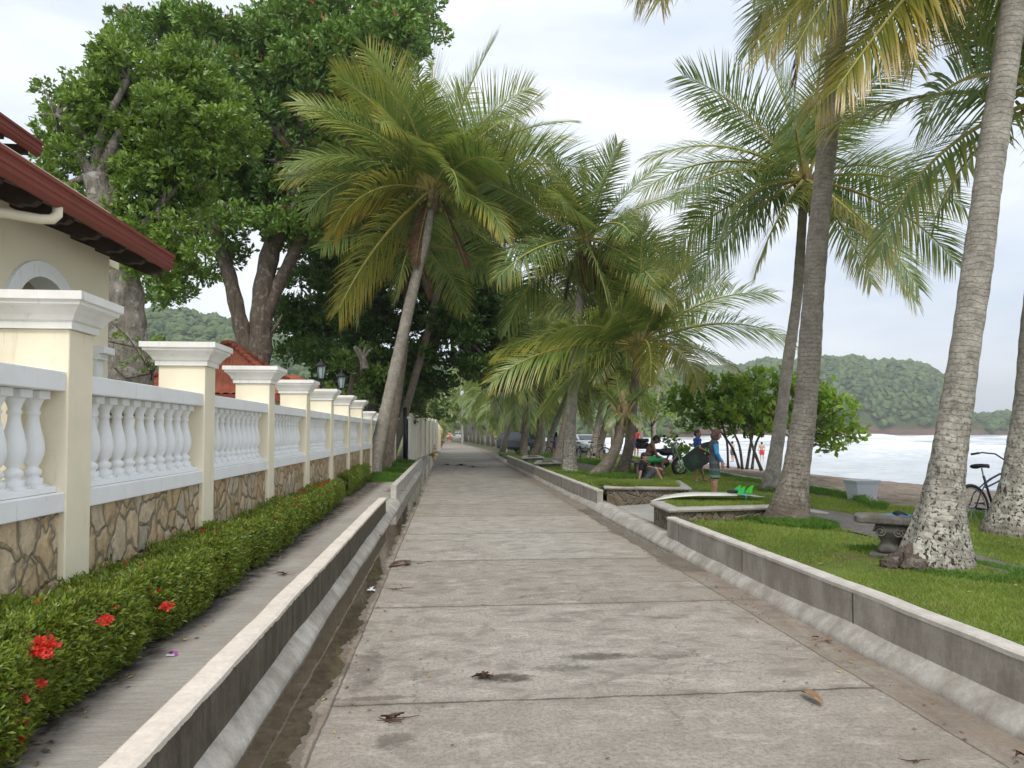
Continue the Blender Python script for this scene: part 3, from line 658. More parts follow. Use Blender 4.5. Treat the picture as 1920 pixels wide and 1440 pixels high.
DEADS = [(210, -74, 8, .45, 'dead'), (20, -68, 12, .5, 'dead'), (300, -80, 5, .4, 'dead')]
def crown_spec(n, seed, top=84, bot=-35, az0=0, bend=(18, 62), lf=(0.72, 1.0)):
    r_ = random.Random(seed); out_ = []
    for i in range(n):
        t = i/(n-1); az = az0 + i*137.5 + r_.uniform(-14, 14)
        out_.append((az, top+(bot-top)*t**.85 + r_.uniform(-7, 7), bend[0]+(bend[1]-bend[0])*min(1, t*1.25) + r_.uniform(-6, 10), lf[0]+(lf[1]-lf[0])*min(1, t*2)))
    return out_
def palm_trunk(pts, r0, r1, mat, parent, flare=1.9, fl_h=.9, seed=1, boots=False):
    """pts: local Vectors base->top"""
    qq = []
    q = pts
    for i in range(len(q)-1):
        for k in range(14):
            tt = k/14; p_ = q[max(0,i-1)]; a = q[i]; b = q[i+1]; c = q[min(len(q)-1, i+2)]
            qq.append(.5*((2*a)+(b-p_)*tt+(2*p_-5*a+4*b-c)*tt*tt+(3*a-p_-3*b+c)*tt**3))
    qq.append(q[-1]); n = len(qq); seg = 22; V = []; al = []; hh = []; dist = 0
    r_ = random.Random(seed); ph = [r_.uniform(0, 6.28) for _ in range(4)]
    for i, p in enumerate(qq):
        if i: dist += (p-qq[i-1]).length
        t = (qq[min(i+1, n-1)]-qq[max(i-1, 0)]).normalized(); up = Vector((0, 1, 0)) - t*t.y; up.normalize(); b = t.cross(up)
        f = i/(n-1); r = r0+(r1-r0)*f**.7; fl = (flare-1)*math.exp(-(dist/fl_h)**1.3*2.2)
        for k in range(seg):
            a = 2*math.pi*k/seg
            lob = 1+fl*(1+.28*math.sin(3*a+ph[0])+.18*math.sin(5*a+ph[1]))+.03*math.sin(2*a+ph[2]+i*.35)+.025*math.sin(i*1.9+ph[3])
            V.append(p+(up*math.cos(a)+b*math.sin(a))*r*lob); al.append(dist); hh.append(dist)
    idx = np.arange(n*seg).reshape(n, seg); nx = np.roll(idx, -1, 1)
    Fc = np.stack([idx[:-1].ravel(), nx[:-1].ravel(), nx[1:].ravel(), idx[1:].ravel()], 1)
    return npmesh('trunk', [tuple(v) for v in V], Fc, mat, parent, True, {'along': al, 'height': hh})
def coconuts(c, parent, seed, n=9, s=1.0, mat=None):
    r_ = random.Random(seed); m = MB()
    for k in range(n):
        a = r_.uniform(0, 6.28); p = c+Vector((math.cos(a)*.28*s, math.sin(a)*.28*s, -.25*s-r_.uniform(0, .35)*s)); r = .10*s
        m.lathe([(r*.15, -r*1.15), (r*.7, -r*.8), (r, -.1*r), (r*.85, r*.6), (r*.3, r*1.05)], p, 9)
        m.tube([c, c.lerp(p, .6)+Vector((0,0,.06)), p+Vector((0,0,r))], .012*s, 5)
    m.build('coconut_bunch', mat or simple('coconut', (.20,.22,.06), .5), parent, smooth=True)
COCO = simple('coconut_green', (.17,.20,.05), .5)
def palm(label, path, r0, r1, Lf, spec, N=60, mat='trunk', fmat='frond', wid=.05, seed=1, hang=(.2, 1.25), base=None, z=.28, flare=1.9, cocos=0, group='coconut palms along the beach road', ydrift=0.0, Y=None, extra=None, boots=False, fl_h=.9):
    b = base or G(path[0][0], path[0][1], z); Y0 = Y or b.y; b = D(path[0][0], path[0][1], Y0) if Y else b
    root = empty('palm_tree', b, 0, label, 'palm tree', group)
    pts = []
    for i, p in enumerate(path):
        yy = Y0 + ydrift*i/(len(path)-1) + (p[2] if len(p) > 2 else 0)
        pts.append(D(p[0], p[1], yy)-b)
    pts[0] = Vector((pts[0].x, pts[0].y, pts[0].z-.12))
    palm_trunk(pts, r0, r1, M[mat], root, flare, fl_h, seed)
    top = pts[-1]; rr = random.Random(seed)
    # fibrous heart of the crown
    m = MB(); m.lathe([(r1*1.0, -.55), (r1*1.25, -.3), (r1*1.7, 0), (r1*1.3, .3), (r1*.5, .75)], top, 12)
    for k in range(10):
        a = k*2.4; m.tube([top+Vector((math.cos(a)*r1, math.sin(a)*r1, -.45+.06*k)), top+Vector((math.cos(a)*r1*2.1, math.sin(a)*r1*2.1, -.1+.06*k)), top+Vector((math.cos(a)*r1*3.2, math.sin(a)*r1*3.2, .15+.05*k))], [.05, .035, .02], 5)
    m.build('crown_heart', simple('crown_fibre', (.22,.17,.08), .8, .4) if 'crown_fibre' not in bpy.data.materials else bpy.data.materials['crown_fibre'], root, smooth=True)
    for i, sp in enumerate(spec):
        azd, ele, bnd, lf = sp[:4]; fm = M[sp[4]] if len(sp) > 4 else M[fmat]
        t = max(0, min(1, (85-ele)/120)); hg = hang[0]+(hang[1]-hang[0])*t
        me = frond_mesh(ele, bnd, Lf*lf, hg, N, wid, fm, seed+i)
        o = bpy.data.objects.new('frond', me); col.objects.link(o); o.parent = root
        o.location = top + Vector((math.cos(R(azd))*r1*.6, math.sin(R(azd))*r1*.6, .12)); o.rotation_euler = (R(rr.uniform(-12, 12)), 0, R(azd))
    if cocos: coconuts(top+Vector((0,0,.05)), root, seed, cocos, 1.0, COCO)
    if extra == 'root':
        m = MB(); q_ = np.random.default_rng(4)
        for k in range(60):
            a = q_.uniform(0, 6.28); r = .23*q_.uniform(0, 1)**.5; c_ = Vector((-.30+r*math.cos(a), -.10+r*math.sin(a)*.7, .02)); h_ = .16*(1-r/.26)+.06; m.tube([c_, c_+Vector((q_.uniform(-.02,.05), q_.uniform(-.02,.03), h_*.6)), c_+Vector((q_.uniform(0,.09), q_.uniform(-.02,.05), h_))], [.05, .04, .018], 7)
        m.build('root_mass', M['bark'], root)
    return root

exec_detail = True
# right-hand foreground palm with lichen (crown above the frame)
A_spec = [(188, 14, 88, 1.0, 'frond_yellow'), (172, -18, 46, .95, 'frond_yellow'), (200, 34, 105, .95), (160, 22, 84, .92), (150, 50, 70, .9), (190, 60, 60, .85),
          (140, 0, 70, .95, 'frond_yellow'), (120, 20, 60, .9), (90, 40, 50, .9), (60, 20, 60, .9), (30, 40, 60, .9), (0, 20, 70, .9), (330, 10, 70, .9), (80, 75, 20, .8), (200, 80, 20, .8), (180, -45, 10, .95, 'frond_yellow'), (160, -40, 18, .95, 'frond_yellow')]
palm('thick leaning coconut palm with white lichen blotches on its foot, beside the stone bench', [(1745,1062),(1772,900),(1800,720),(1832,500),(1858,300),(1888,100),(1938,-230)], .155, .12, 3.3, A_spec, 100, 'trunk_lichen', wid=.030, seed=21, flare=2.35, cocos=0, fl_h=1.1, extra='root')
B_spec = [(178, 38, 128, .98), (165, 20, 100, .95, 'frond_yellow'), (196, 30, 120, .9), (350, 30, 120, 1.0, 'frond_yellow'), (5, 10, 92, .95, 'frond_yellow'), (20, 45, 110, .95), (335, 45, 115, .95), (40, 20, 90, .95, 'frond_yellow'), (140, 40, 90, .9),
          (215, 20, 100, .8, 'frond_yellow'), (300, 15, 95, .95, 'frond_yellow'), (90, 30, 80, .9), (110, 60, 50, .9), (60, 55, 60, .9), (0, 70, 40, .8), (180, 75, 30, .8), (280, -25, 65, .8, 'frond_yellow'), (186, 12, 96, .95, 'frond_yellow'), (200, -66, 12, .72, 'dead'), (15, -35, 45, .85, 'frond_yellow'), (340, -30, 48, .85, 'frond_yellow'), (170, -40, 40, .6, 'frond_yellow')]
palm('tall coconut palm, its dark flared foot in a grass tuft beside the surfboard', [(1476,980),(1498,850),(1512,740),(1522,600),(1533,450),(1548,300),(1562,150),(1574,0),(1583,-150)], .19, .12, 4.0, B_spec, 100, 'trunk_foot', wid=.034, seed=33, flare=2.0)
C_spec = [(180, 22, 62, 1.0), (192, 8, 50, .95), (165, 38, 60, .95), (205, -12, 45, .95), (170, -30, 30, .9), (150, -5, 50, .95), (222, -38, 25, .85), (0, 12, 55, .95), (345, -15, 45, .98), (20, 28, 55, .95), (330, -40, 25, .9), (10, -28, 40, 1.),
          (90, 70, 25, .95), (110, 82, 12, .9), (60, 60, 35, .95), (130, 60, 35, .9), (30, 58, 40, .95), (250, 70, 25, .85), (290, 55, 45, .8), (270, -35, 25, .85, 'frond_yellow'), (310, -55, 15, .8), (240, 30, 70, .85), (75, 30, 50, .9), (120, 20, 50, .9), (180, 60, 40, .95), (20, -60, 8, .3, 'dead')]
palm('slender coconut palm with a full crown against the sky, left of the tall palm', [(1443,915),(1462,800),(1476,690),(1494,560),(1502,450),(1508,345)], .165, .10, 4.1, C_spec, 84, 'trunk', wid=.040, seed=41, cocos=12, flare=1.6)
palm('coconut palm at the right edge of the view with a bicycle leaning against it', [(1895,995),(1908,900),(1925,770),(1940,600),(1960,400),(1975,200)], .20, .13, 3.2, crown_spec(18, 5, 70, -20), 50, 'trunk_lichen', wid=.045, seed=52, flare=1.9)
# centre palms
Dspec = [(180, 6, 46, 1.0), (172, 20, 50, .95), (190, -16, 40, .88), (268, 12, 95, .62, 'frond_yellow'), (305, 5, 85, .6, 'frond_yellow'), (0, 26, 52, 1.08), (8, 8, 45, .9), (350, 44, 50, .95), (85, 78, 15, 1.05), (100, 62, 30, 1.05), (60, 68, 25, 1.0), (130, 58, 30, 1.02), (35, 55, 35, .95),
         (150, 42, 40, 1.0), (165, 55, 30, 1.0), (20, 48, 35, .98), (260, 75, 30, .8), (290, 62, 40, .7), (240, 40, 70, .65), (90, 35, 50, .9), (210, 25, 60, .8), (180, 72, 20, .9), (0, 70, 25, .95)]
palm('short coconut palm with a broad low crown, two leaning trunks at its foot', [(1165,888),(1180,835),(1187,760),(1192,700),(1196,655)], .17, .13, 4.9, Dspec, 88, 'trunk_dark', fmat='frond_bright', wid=.048, seed=61, flare=1.7, cocos=0)
palm('stubby palm with curved leaning dark trunk and small tuft beside the short broad palm', [(1110,893),(1140,868),(1158,830),(1163,795),(1168,778)], .20, .12, 1.3, [(0,60,30,.8),(180,60,30,.8),(90,75,20,1.),(200,-30,40,.6),(340,-30,40,.6)], 26, 'trunk_dark', wid=.05, seed=66, flare=1.5, group='coconut palms along the beach road')
Fspec = crown_spec(25, 9, 88, -35, 30, (10, 46)) + [(200, -72, 10, .5, 'dead'), (330, -66, 12, .55, 'dead'), (270, -78, 8, .45, 'dead')]
palm('tall coconut palm with thick pale trunk at the centre of the park', [(1067,886),(1068,840),(1072,760),(1080,650),(1090,540),(1097,455)], .21, .13, 4.0, Fspec, 76, 'trunk_lichen', wid=.05, seed=72, flare=1.5, cocos=8)
palm('leaning coconut palm crossing behind the thick pale trunk', [(1045,862),(1055,810),(1075,740),(1100,660),(1120,600),(1135,545)], .19, .13, 3.4, crown_spec(14, 13, 80, -30) + DEADS, 44, 'trunk_dark', wid=.07, seed=75, z=.2)
palm('coconut palm with its thin pale trunk leaning right, behind the seated people', [(1222,845),(1228,790),(1238,700),(1245,640),(1250,600)], .17, .12, 3.3, crown_spec(15, 17, 80, -30, 20), 44, 'trunk', wid=.07, seed=79, z=.2)
palm('coconut palm of a leaning pair, the left trunk above a parked bicycle', [(1108,860),(1120,800),(1130,750),(1137,700)], .19, .13, 3.6, crown_spec(16, 19, 75, -35) + DEADS, 34, 'trunk', wid=.08, seed=81, z=.15)
palm('coconut palm of a leaning pair, the right trunk above a parked bicycle', [(1118,860),(1132,810),(1148,750),(1163,700),(1170,640)], .20, .13, 3.6, crown_spec(16, 23, 75, -35), 34, 'trunk_dark', wid=.08, seed=83, z=.15)
for i, (lab, pth, sd_) in enumerate((
    ('dark straight palm at the far end of the right-hand wall', [(982,858),(984,800),(990,730),(996,640)], 91),
    ('dark curved palm crossing low beside the far straight palm', [(995,857),(1008,832),(1012,790),(1014,735),(1010,690)], 92),
    ('pale speckled palm beside the far benches', [(1017,856),(1016,800),(1012,750),(1010,700),(1012,600)], 93),
    ('thin palm leaning right behind the far benches', [(1026,855),(1034,815),(1055,760),(1078,700),(1090,650)], 94))):
    palm(lab, pth, .20, .14, 4.0, crown_spec(18, sd_, 82, -40, sd_*20), 36, ('trunk_dark','trunk_dark','trunk_lichen','trunk')[i], wid=.08, seed=sd_, z=.2, flare=1.35)
# left row of palms on the sidewalk
Gspec = [(182, 24, 88, .80, 'frond'), (212, 4, 80, .74, 'frond_yellow'), (205, -44, 22, 1.0, 'frond_yellow'), (168, 30, 62, .92), (172, 50, 36, .98), (160, 64, 26, 1.0), (186, 58, 62, .8), (150, 40, 50, .95), (90, 80, 14, 1.0), (120, 74, 20, 1.0), (60, 72, 24, 1.0), (30, 60, 34, 1.0), (10, 46, 40, 1.0), (355, 28, 50, 1.05),
         (345, 14, 62, .9), (0, 2, 75, .72), (325, -5, 70, .62), (285, 20, 95, .7), (270, 68, 55, .75), (250, 45, 80, .75), (300, 50, 70, .75), (235, 64, 45, .85), (140, 10, 60, .9), (75, 45, 40, .95), (20, 22, 50, 1.0), (200, 75, 20, .9), (330, 70, 25, .9), (185, 38, 66, .9), (45, 56, 40, .95), (105, 56, 36, .95), (130, 62, 36, .98), (80, 64, 30, .98), (350, 50, 46, .95), (15, 8, 55, .7), (155, 24, 56, .9), (345, -15, 50, .55), (310, 30, 80, .7), (175, 68, 40, .9), (5, 66, 34, .95)] + DEADS[:2]
palm('coconut palm with coconuts and yellowing fronds, nearest of the leaning row by the balustrade', [(697,893),(712,820),(735,720),(757,620),(780,520),(800,440),(812,365)], .24, .145, 5.5, Gspec, 92, 'trunk', fmat='frond_bright', wid=.048, seed=101, z=.17, cocos=14, flare=1.45)
palm('coconut palm hidden partly behind the nearest leaning palm, with brown leaf bases', [(720,884),(735,800),(748,720),(762,600),(768,530),(772,470)], .20, .15, 3.8, crown_spec(15, 27, 80, -20, 60) + DEADS, 60, 'trunk_dark', wid=.065, seed=104, z=.17, flare=1.3)
palm('second of the leaning palms by the balustrade, reddish trunk base', [(728,866),(752,800),(783,690),(808,600),(826,520),(845,430)], .22, .15, 5.0, crown_spec(20, 31, 82, -15, 10, (15, 50)) + DEADS, 64, 'trunk_dark', wid=.07, seed=107, z=.17, flare=1.3)
palm('farthest and thinnest of the leaning palms by the balustrade', [(752,857),(778,790),(800,700),(822,600),(836,540),(862,440),(880,360)], .20, .15, 5.4, crown_spec(20, 37, 86, -12, 40, (12, 48)) + DEADS, 56, 'trunk', wid=.08, seed=109, z=.17, flare=1.3)

# far grove: trunk and one-mesh crown, three crown shapes shared
def far_crown(seed):
    r_ = random.Random(seed); VV = []; FF = []; T = []; RN = []; MI = []; o_ = 0
    for (azd, ele, bnd, lf) in crown_spec(20, seed, 84, -45):
        t = max(0, min(1, (85-ele)/120)); me = frond_mesh(ele, bnd, 4.2*lf, .3+1.3*t, 22, .17, M['frond'], seed)
        n = len(me.vertices); c = np.empty(n*3, np.float32); me.vertices.foreach_get('co', c); c = c.reshape(-1, 3)
        a = R(azd); rot = np.array([[math.cos(a), -math.sin(a), 0], [math.sin(a), math.cos(a), 0], [0, 0, 1]]); VV.append(c @ rot.T)
        f = np.empty(len(me.loops), np.int32); me.loops.foreach_get('vertex_index', f); FF.append(f.reshape(-1, 4)+o_); o_ += n
        for nm, acc in (('tip', T), ('rnd', RN)):
            x = np.empty(n, np.float32); me.attributes[nm].data.foreach_get('value', x); acc.append(x)
        mi_ = np.empty(len(me.polygons), np.int32); me.polygons.foreach_get('material_index', mi_); MI.append(mi_)
    o = npmesh('crown', np.concatenate(VV), np.concatenate(FF), [M['frond'], M['rachis']], None, False, {'tip': np.concatenate(T), 'rnd': np.concatenate(RN)}, np.concatenate(MI))
    me = o.data; bpy.data.objects.remove(o); return me
FC = [far_crown(s) for s in (3, 8, 15)]
far_list = [  # px base, dist, top px, top py, scale
    (1000, 62, 975, 742, 1.0), (960, 66, 958, 760, .9), (935, 72, 944, 735, 1.0), (925, 80, 922, 752, 1.0), (915, 86, 912, 728, 1.1), (905, 92, 900, 748, 1.0), (896, 98, 903, 715, 1.15), (888, 105, 893, 740, 1.1),
    (882, 112, 886, 722, 1.2), (876, 120, 872, 748, 1.1), (873, 126, 868, 730, 1.3), (822, 118, 818, 772, 1.2), (812, 100, 806, 776, 1.0), (1082, 60, 1060, 690, 1.0), (1150, 62, 1150, 690, .9), (1200, 70, 1210, 705, .8), (868, 140, 858, 752, 1.2), (940, 50, 962, 715, .9), (975, 56, 1000, 735, .9), (1045, 75, 1032, 745, .9)]
for i, (bx, Y, tx, ty, s) in enumerate(far_list):
    b = D(bx, 812, Y); b.z = -.05 if bx < 1050 else .1
    root = empty('palm_tree', b, 0, None, 'palm tree', 'distant palms where the road bends')
    root['label'] = 'hazy distant coconut palm in the grove where the road disappears'
    top = D(tx, ty, Y)-b; mid = top*.5+Vector((random.uniform(-.5, .5), 0, 0))
    m = MB(); m.tube([Vector((0,0,-.1)), top*.2+Vector(((mid.x)*.1,0,0)), mid, top], [.26, .2, .16, .13], 10); m.build('trunk', simple('far_trunk', (.25,.22,.18), .9) if 'far_trunk' not in bpy.data.materials else bpy.data.materials['far_trunk'], root, smooth=True)
    o = bpy.data.objects.new('crown', FC[i % 3]); col.objects.link(o); o.parent = root; o.location = top; o.scale = (s, s, s); o.rotation_euler = (0, 0, i*1.3)

# ------------------------------------------------------------------ broadleaf trees
# middle almond tree (behind the gazebo)
tree('large broadleaf tree with forked dark trunk behind the tiled gazebo, scattered red leaves',
     [([(470,720),(462,660),(447,590),(428,510),(405,440),(385,380)], .34, .20), ([(478,720),(488,650),(492,560),(508,470),(535,400),(575,320)], .46, .26), ([(495,600),(520,540),(560,460),(610,390),(650,330)], .27, .16), ([(495,645),(515,615),(530,590)], .09, .04)],
     [(330,110,62),(400,95,70),(470,85,75),(300,190,60),(520,130,90),(430,190,95),(600,60,95),(690,50,95),(770,50,60),(640,150,100),(560,220,100),(720,140,90),(500,300,95),(620,270,100),(700,240,80),(400,300,80),(560,370,80),(650,360,75),(450,400,60),(380,380,60),(430,470,36),(540,40,50),(790,15,40),(330,530,42),(385,500,30),(300,545,30),(600,420,60),(470,350,80),(690,330,70),(520,440,50),(640,440,50),(460,130,60),(740,0,50),(580,0,50),(660,-10,55),(250,60,40),(290,40,40),(350,60,45)],
     27, M['tree_leaf'], M['bark'], .235, dens=31, nper=8, seed=4, sub=6, cat='tree')
# ficus at the left, pale fluted trunk
tree('ficus with pale fluted trunk and bright leaves rising beside the house roof',
     [([(243,780),(240,700),(238,620),(235,540),(215,460),(196,400),(180,330)], .46, .26), ([(262,740),(255,640),(243,560),(236,520)], .28, .15), ([(215,480),(262,430),(300,390)], .12, .08), ([(190,350),(150,290),(165,260),(105,215)], .15, .05), ([(185,330),(230,240),(285,165)], .14, .06), ([(180,330),(190,250),(240,150)], .15, .06), ([(178,325),(120,350),(80,372)], .09, .04)],
     [(110,180,32),(150,215,45),(120,250,40),(200,225,50),(100,290,28),(140,300,38),(190,165,50),(240,120,55),(300,150,55),(360,170,60),(250,210,55),(320,230,60),(400,200,60),(230,290,50),(300,320,60),(360,300,60),(210,400,22),(260,370,50),(320,400,55),(90,330,26),(150,365,20),(200,350,24),(210,90,36),(400,270,55),(265,440,40),(340,460,45),(280,500,36),(235,60,25),(440,250,50),(230,480,24),(230,200,50),(180,270,40),(280,270,60),(345,350,60),(230,330,40),(300,430,50),(380,240,60),(350,120,50),(160,190,34)],
     16.5, M['ficus_leaf'], M['ficus_bark'], .14, dens=80, nper=8, seed=14, sub=6, cat='tree', width=.48)
# dark mango mass behind the leaning palms
tree('dense dark mango tree filling the space behind the leaning palms',
     [([(742,800),(752,730),(790,650),(830,600)], .5, .25), ([(690,800),(700,700),(690,620)], .4, .2)],
     [(590,480,70),(640,440,70),(700,470,80),(600,560,75),(670,560,85),(740,540,85),(580,640,60),(640,650,70),(700,660,60),(800,470,80),(820,560,85),(870,520,80),(880,610,80),(820,640,70),(910,560,60),(935,650,50),(900,690,40),(850,690,38),(760,640,70),(610,700,50),(680,730,50),(740,710,50),(560,590,45),(925,600,50),(940,700,30),(800,700,50),(750,760,40),(960,640,25),(880,460,55)],
     36, M['dark_leaf'], M['bark'], .30, dens=22, nper=8, seed=24, sub=6, cat='tree')
tree('lit green broadleaf tree beyond the mango, above the white fence',
     [([(790,830),(792,770),(800,720)], .4, .2)],
     [(780,720,34),(800,760,30),(825,735,28),(770,770,24),(820,780,22),(845,765,18),(755,740,26),(800,700,26)], 62, M['far_leaf'], M['bark'], .5, dens=6, nper=7, seed=27, sub=5, cat='tree')
tree('small leafy trees glowing green behind the wall lanterns',
     [([(650,800),(660,720),(672,690)], .18, .1)],
     [(640,690,34),(670,670,30),(700,690,30),(655,730,28),(690,740,28),(620,720,24),(720,700,24)], 30, M['ficus_leaf'], M['bark'], .22, dens=16, nper=7, seed=28, sub=5, cat='tree')
tree('dead pale stump of a branch in front of the dark mango foliage', [([(684,692),(680,672),(672,656),(664,650)], .16, .05), ([(681,674),(690,660),(699,652)], .07, .03), ([(680,668),(684,655),(686,648)], .06, .03)], [(676,705,8)], 27, M['ficus_leaf'], M['ficus_bark'], .15, dens=10, nper=5, seed=3, sub=2, name='tree_stump', cat='tree stump')
# shrubs behind the balustrade beside the ficus
tree('bright shrub behind the balustrade beside the ficus trunk', [([(285,760),(285,700)], .05, .03)], [(205,640,22),(215,690,20),(285,680,22),(292,650,26),(283,715,18),(300,640,16),(205,600,14)], 15.5, M['ficus_leaf'], M['bark'], .12, dens=40, nper=7, seed=31, sub=5, name='shrub', cat='shrub')
# beach almond trees
tree('spreading beach almond with large glossy leaves at the edge of the sand, right-hand half',
     [([(1428,882),(1412,840),(1402,800)], .06, .03), ([(1400,880),(1408,830),(1415,800)], .055, .03), ([(1410,880),(1418,830),(1440,795)], .05, .03), ([(1392,880),(1386,835),(1370,800)], .05, .03)],
     [(1380,740,34),(1420,730,38),(1460,735,38),(1500,735,36),(1540,745,34),(1575,770,28),(1590,805,24),(1550,790,34),(1500,780,38),(1450,780,36),(1400,780,34),(1430,800,22),(1530,760,34),(1565,820,20),(1470,810,20),(1360,770,30),(1605,825,12),(1540,830,14)],
     23, M['almond_leaf'], M['bark'], .25, dens=27, nper=6, seed=35, sub=6, cat='tree', width=.55, base=G(1410,884,.1))
tree('spreading beach almond with large glossy leaves at the edge of the sand, left-hand half',
     [([(1365,878),(1363,830),(1352,790)], .045, .03), ([(1386,878),(1372,838),(1340,795)], .05, .03), ([(1345,870),(1342,820),(1320,790)], .04, .03)],
     [(1290,745,30),(1320,735,36),(1350,730,34),(1300,775,28),(1335,775,32),(1270,770,20),(1365,745,34),(1310,800,18),(1280,800,14),(1370,800,20),(1250,760,16),(1340,760,30)],
     24, M['almond_leaf'], M['bark'], .23, dens=27, nper=6, seed=36, sub=6, cat='tree', width=.55, base=G(1360,879,.1))
tree('low almond shrub growing behind the seated people', [([(1262,862),(1265,830)], .04, .02)], [(1262,832,26),(1278,842,22),(1250,826,20),(1288,850,14),(1268,850,16)], 25, M['almond_leaf'], M['bark'], .2, dens=22, nper=6, seed=37, sub=5, name='shrub', cat='shrub', width=.55)
tree('broadleaf tree between the palm trunks beyond the thin pale palm', [([(1225,850),(1222,800)], .1, .06)], [(1225,770,26),(1250,780,18),(1210,785,18),(1235,750,20),(1216,760,20)], 40, M['almond_leaf'], M['bark'], .26, dens=12, nper=6, seed=38, sub=5, cat='tree', width=.5)

# ------------------------------------------------------------------ garden wall with pillars and balusters
PX = -2.43; PW = .45; PD = .31; Y1 = 4.74; SP = 2.53
wall = empty('boundary_wall', (PX, Y1, .17), 0, 'cream boundary wall with white capped pillars, white balusters and stone cladding', 'wall')
def rel(m, org): m.v = [(a-org[0], b-org[1], c-org[2]) for a, b, c in m.v]
WO = (PX, Y1, .17)
def cap_mesh(m, x0, x1, y0, y1, z0, s=1.0):
    prof = [(0.0, 0), (.025, 0), (.025, .045), (.04, .055), (.055, .085), (.085, .125), (.115, .145), (.115, .165), (.135, .172), (.135, .225), (-.02, .232)]
    rings = []
    for d, z in prof:
        d *= s; rings.append([(x0-d, y0-d, z0+z*s), (x1+d, y0-d, z0+z*s), (x1+d, y1+d, z0+z*s), (x0-d, y1+d, z0+z*s)])
    vs = [p for r in rings for p in r]; n = len(prof)
    m.add(vs, [(i*4+k, i*4+(k+1) % 4, i*4+4+(k+1) % 4, i*4+4+k) for i in range(n-1) for k in range(4)] + [tuple(range(4))[::-1], tuple((n-1)*4+k for k in range(4))])
NP = 12
def bal_profile():
    return [(.062,0),(.062,.05),(.040,.055),(.040,.065),(.052,.075),(.056,.09),(.050,.105),(.036,.115),(.034,.125),(.050,.15),(.063,.19),(.068,.225),(.065,.27),(.055,.32),(.043,.37),(.035,.41),(.033,.44),(.041,.45),(.041,.462),(.033,.472),(.040,.50),(.056,.535),(.062,.545)]
bal_me = None
for k in range(NP):
    y0 = Y1 + k*SP; ztop = 2.26 if k < 7 else 2.02
    m = MB(); m.box((PX-PW, y0, .0), (PX, y0+PD, ztop)); rel(m, WO); p = m.build('pillar', M['cream'], wall, bevel=.008)
    m = MB(); cap_mesh(m, PX-PW, PX, y0, y0+PD, ztop+.001); rel(m, WO); m.build('pillar_cap', M['caps'], p)
for k in range(-1, NP-1):
    ya = Y1 + k*SP + PD if k >= 0 else Y1-2.1; yb = Y1 + (k+1)*SP
    xo, xi = PX-.045, PX-.36
    m = MB(); m.box((xi, ya, 0), (xo, yb, 1.09)); rel(m, WO); m.build('stone_panel', M['stone'], wall)
    m = MB(); m.box((xi-.03, ya, 1.092), (xo+.035, yb, 1.215)); m.box((xi+.02, ya, 1.217), (xo-.012, yb, 1.257)); rel(m, WO); pl_ = m.build('plinth', M['white'], wall, bevel=.006)
    cx = (xo+xi)/2+.045
    m = MB(); m.box((xi+.01, ya, 1.86), (xo+.03, yb, 1.985)); 
    nb = 11
    for j in range(nb):
        yy = ya + (yb-ya)*(j+.5)/nb
        m.box((cx-.072, yy-.058, 1.805), (cx+.072, yy+.058, 1.858))
    rel(m, WO); rail = m.build('top_rail', M['white'], wall, bevel=.006)
    if k <= 7:
        for j in range(nb):
            yy = ya + (yb-ya)*(j+.5)/nb
            if bal_me is None:
                mb = MB(); mb.lathe(bal_profile(), (0,0,0), 18); mb.box((-.07,-.07,-.02),(.07,.07,.012)); ob = mb.build('baluster', M['white'], rail, smooth=True); bal_me = ob.data
                try:
                    import mathutils
                except Exception: pass
            else:
                ob = bpy.data.objects.new('baluster', bal_me); col.objects.link(ob); ob.parent = rail
            ob.location = (cx-WO[0], yy-WO[1], 1.258-WO[2]+.004)
    else:
        mb = MB()
        for j in range(nb): mb.lathe(bal_profile(), (cx, ya + (yb-ya)*(j+.5)/nb, 1.26), 8)
        rel(mb, WO); mb.build('baluster_row', M['white'], rail, smooth=True)
bpy.data.objects['baluster'].data.polygons.foreach_set('use_smooth', [True]*len(bal_me.polygons))
# lanterns
def lantern(x, y, z, s, label):
    root = empty('wall_lantern', (x, y, z), 0, label, 'lantern', 'black lanterns above the boundary wall')
    m = MB(); m.lathe([(.09*s,0),(.09*s,.03*s),(.03*s,.06*s),(.025*s,.18*s),(.07*s,.24*s),(.09*s,.26*s)], (0,0,0), 12)
    n = 6
    for k in range(n):
        a = math.pi*2*k/n; c, d = math.cos(a), math.sin(a)
        m.tube([(c*.085*s, d*.085*s, .25*s), (c*.155*s, d*.155*s, .66*s)], .010*s, 4)
    m.lathe([(.175*s,.655*s),(.20*s,.67*s),(.20*s,.69*s),(.11*s,.79*s),(.035*s,.84*s),(.03*s,.87*s),(.012*s,.92*s)], (0,0,0), 6); m.build('lantern_frame', M['black_metal'], root)
    g = MB(); g.lathe([(.078*s,.262*s),(.145*s,.655*s)], (0,0,0), 6, cap=False); g.build('lantern_glass', M['lamp_glass'], root)
    b = MB(); b.lathe([(.03*s,.27*s),(.045*s,.38*s),(.05*s,.5*s),(.02*s,.58*s)], (0,0,0), 10); b.build('bulb', M['white'], root, smooth=True)
    post = MB(); post.tube([(0,0,-z+.2), (0,0,.0)], .04, 8); post.build('post', M['black_metal'], root)
p = D(602, 724, 17.5); lantern(p.x, p.y, p.z, .72, 'larger black lantern, nearer of the two above the white caps')
p = D(640, 741, 19.0); lantern(p.x, p.y, p.z, .72, 'black lantern with leaves around it, right of the nearer lantern')
p = D(734, 778, 28.0); lantern(p.x, p.y, p.z, .62, 'small far black lantern seen between the leaning palm trunks')
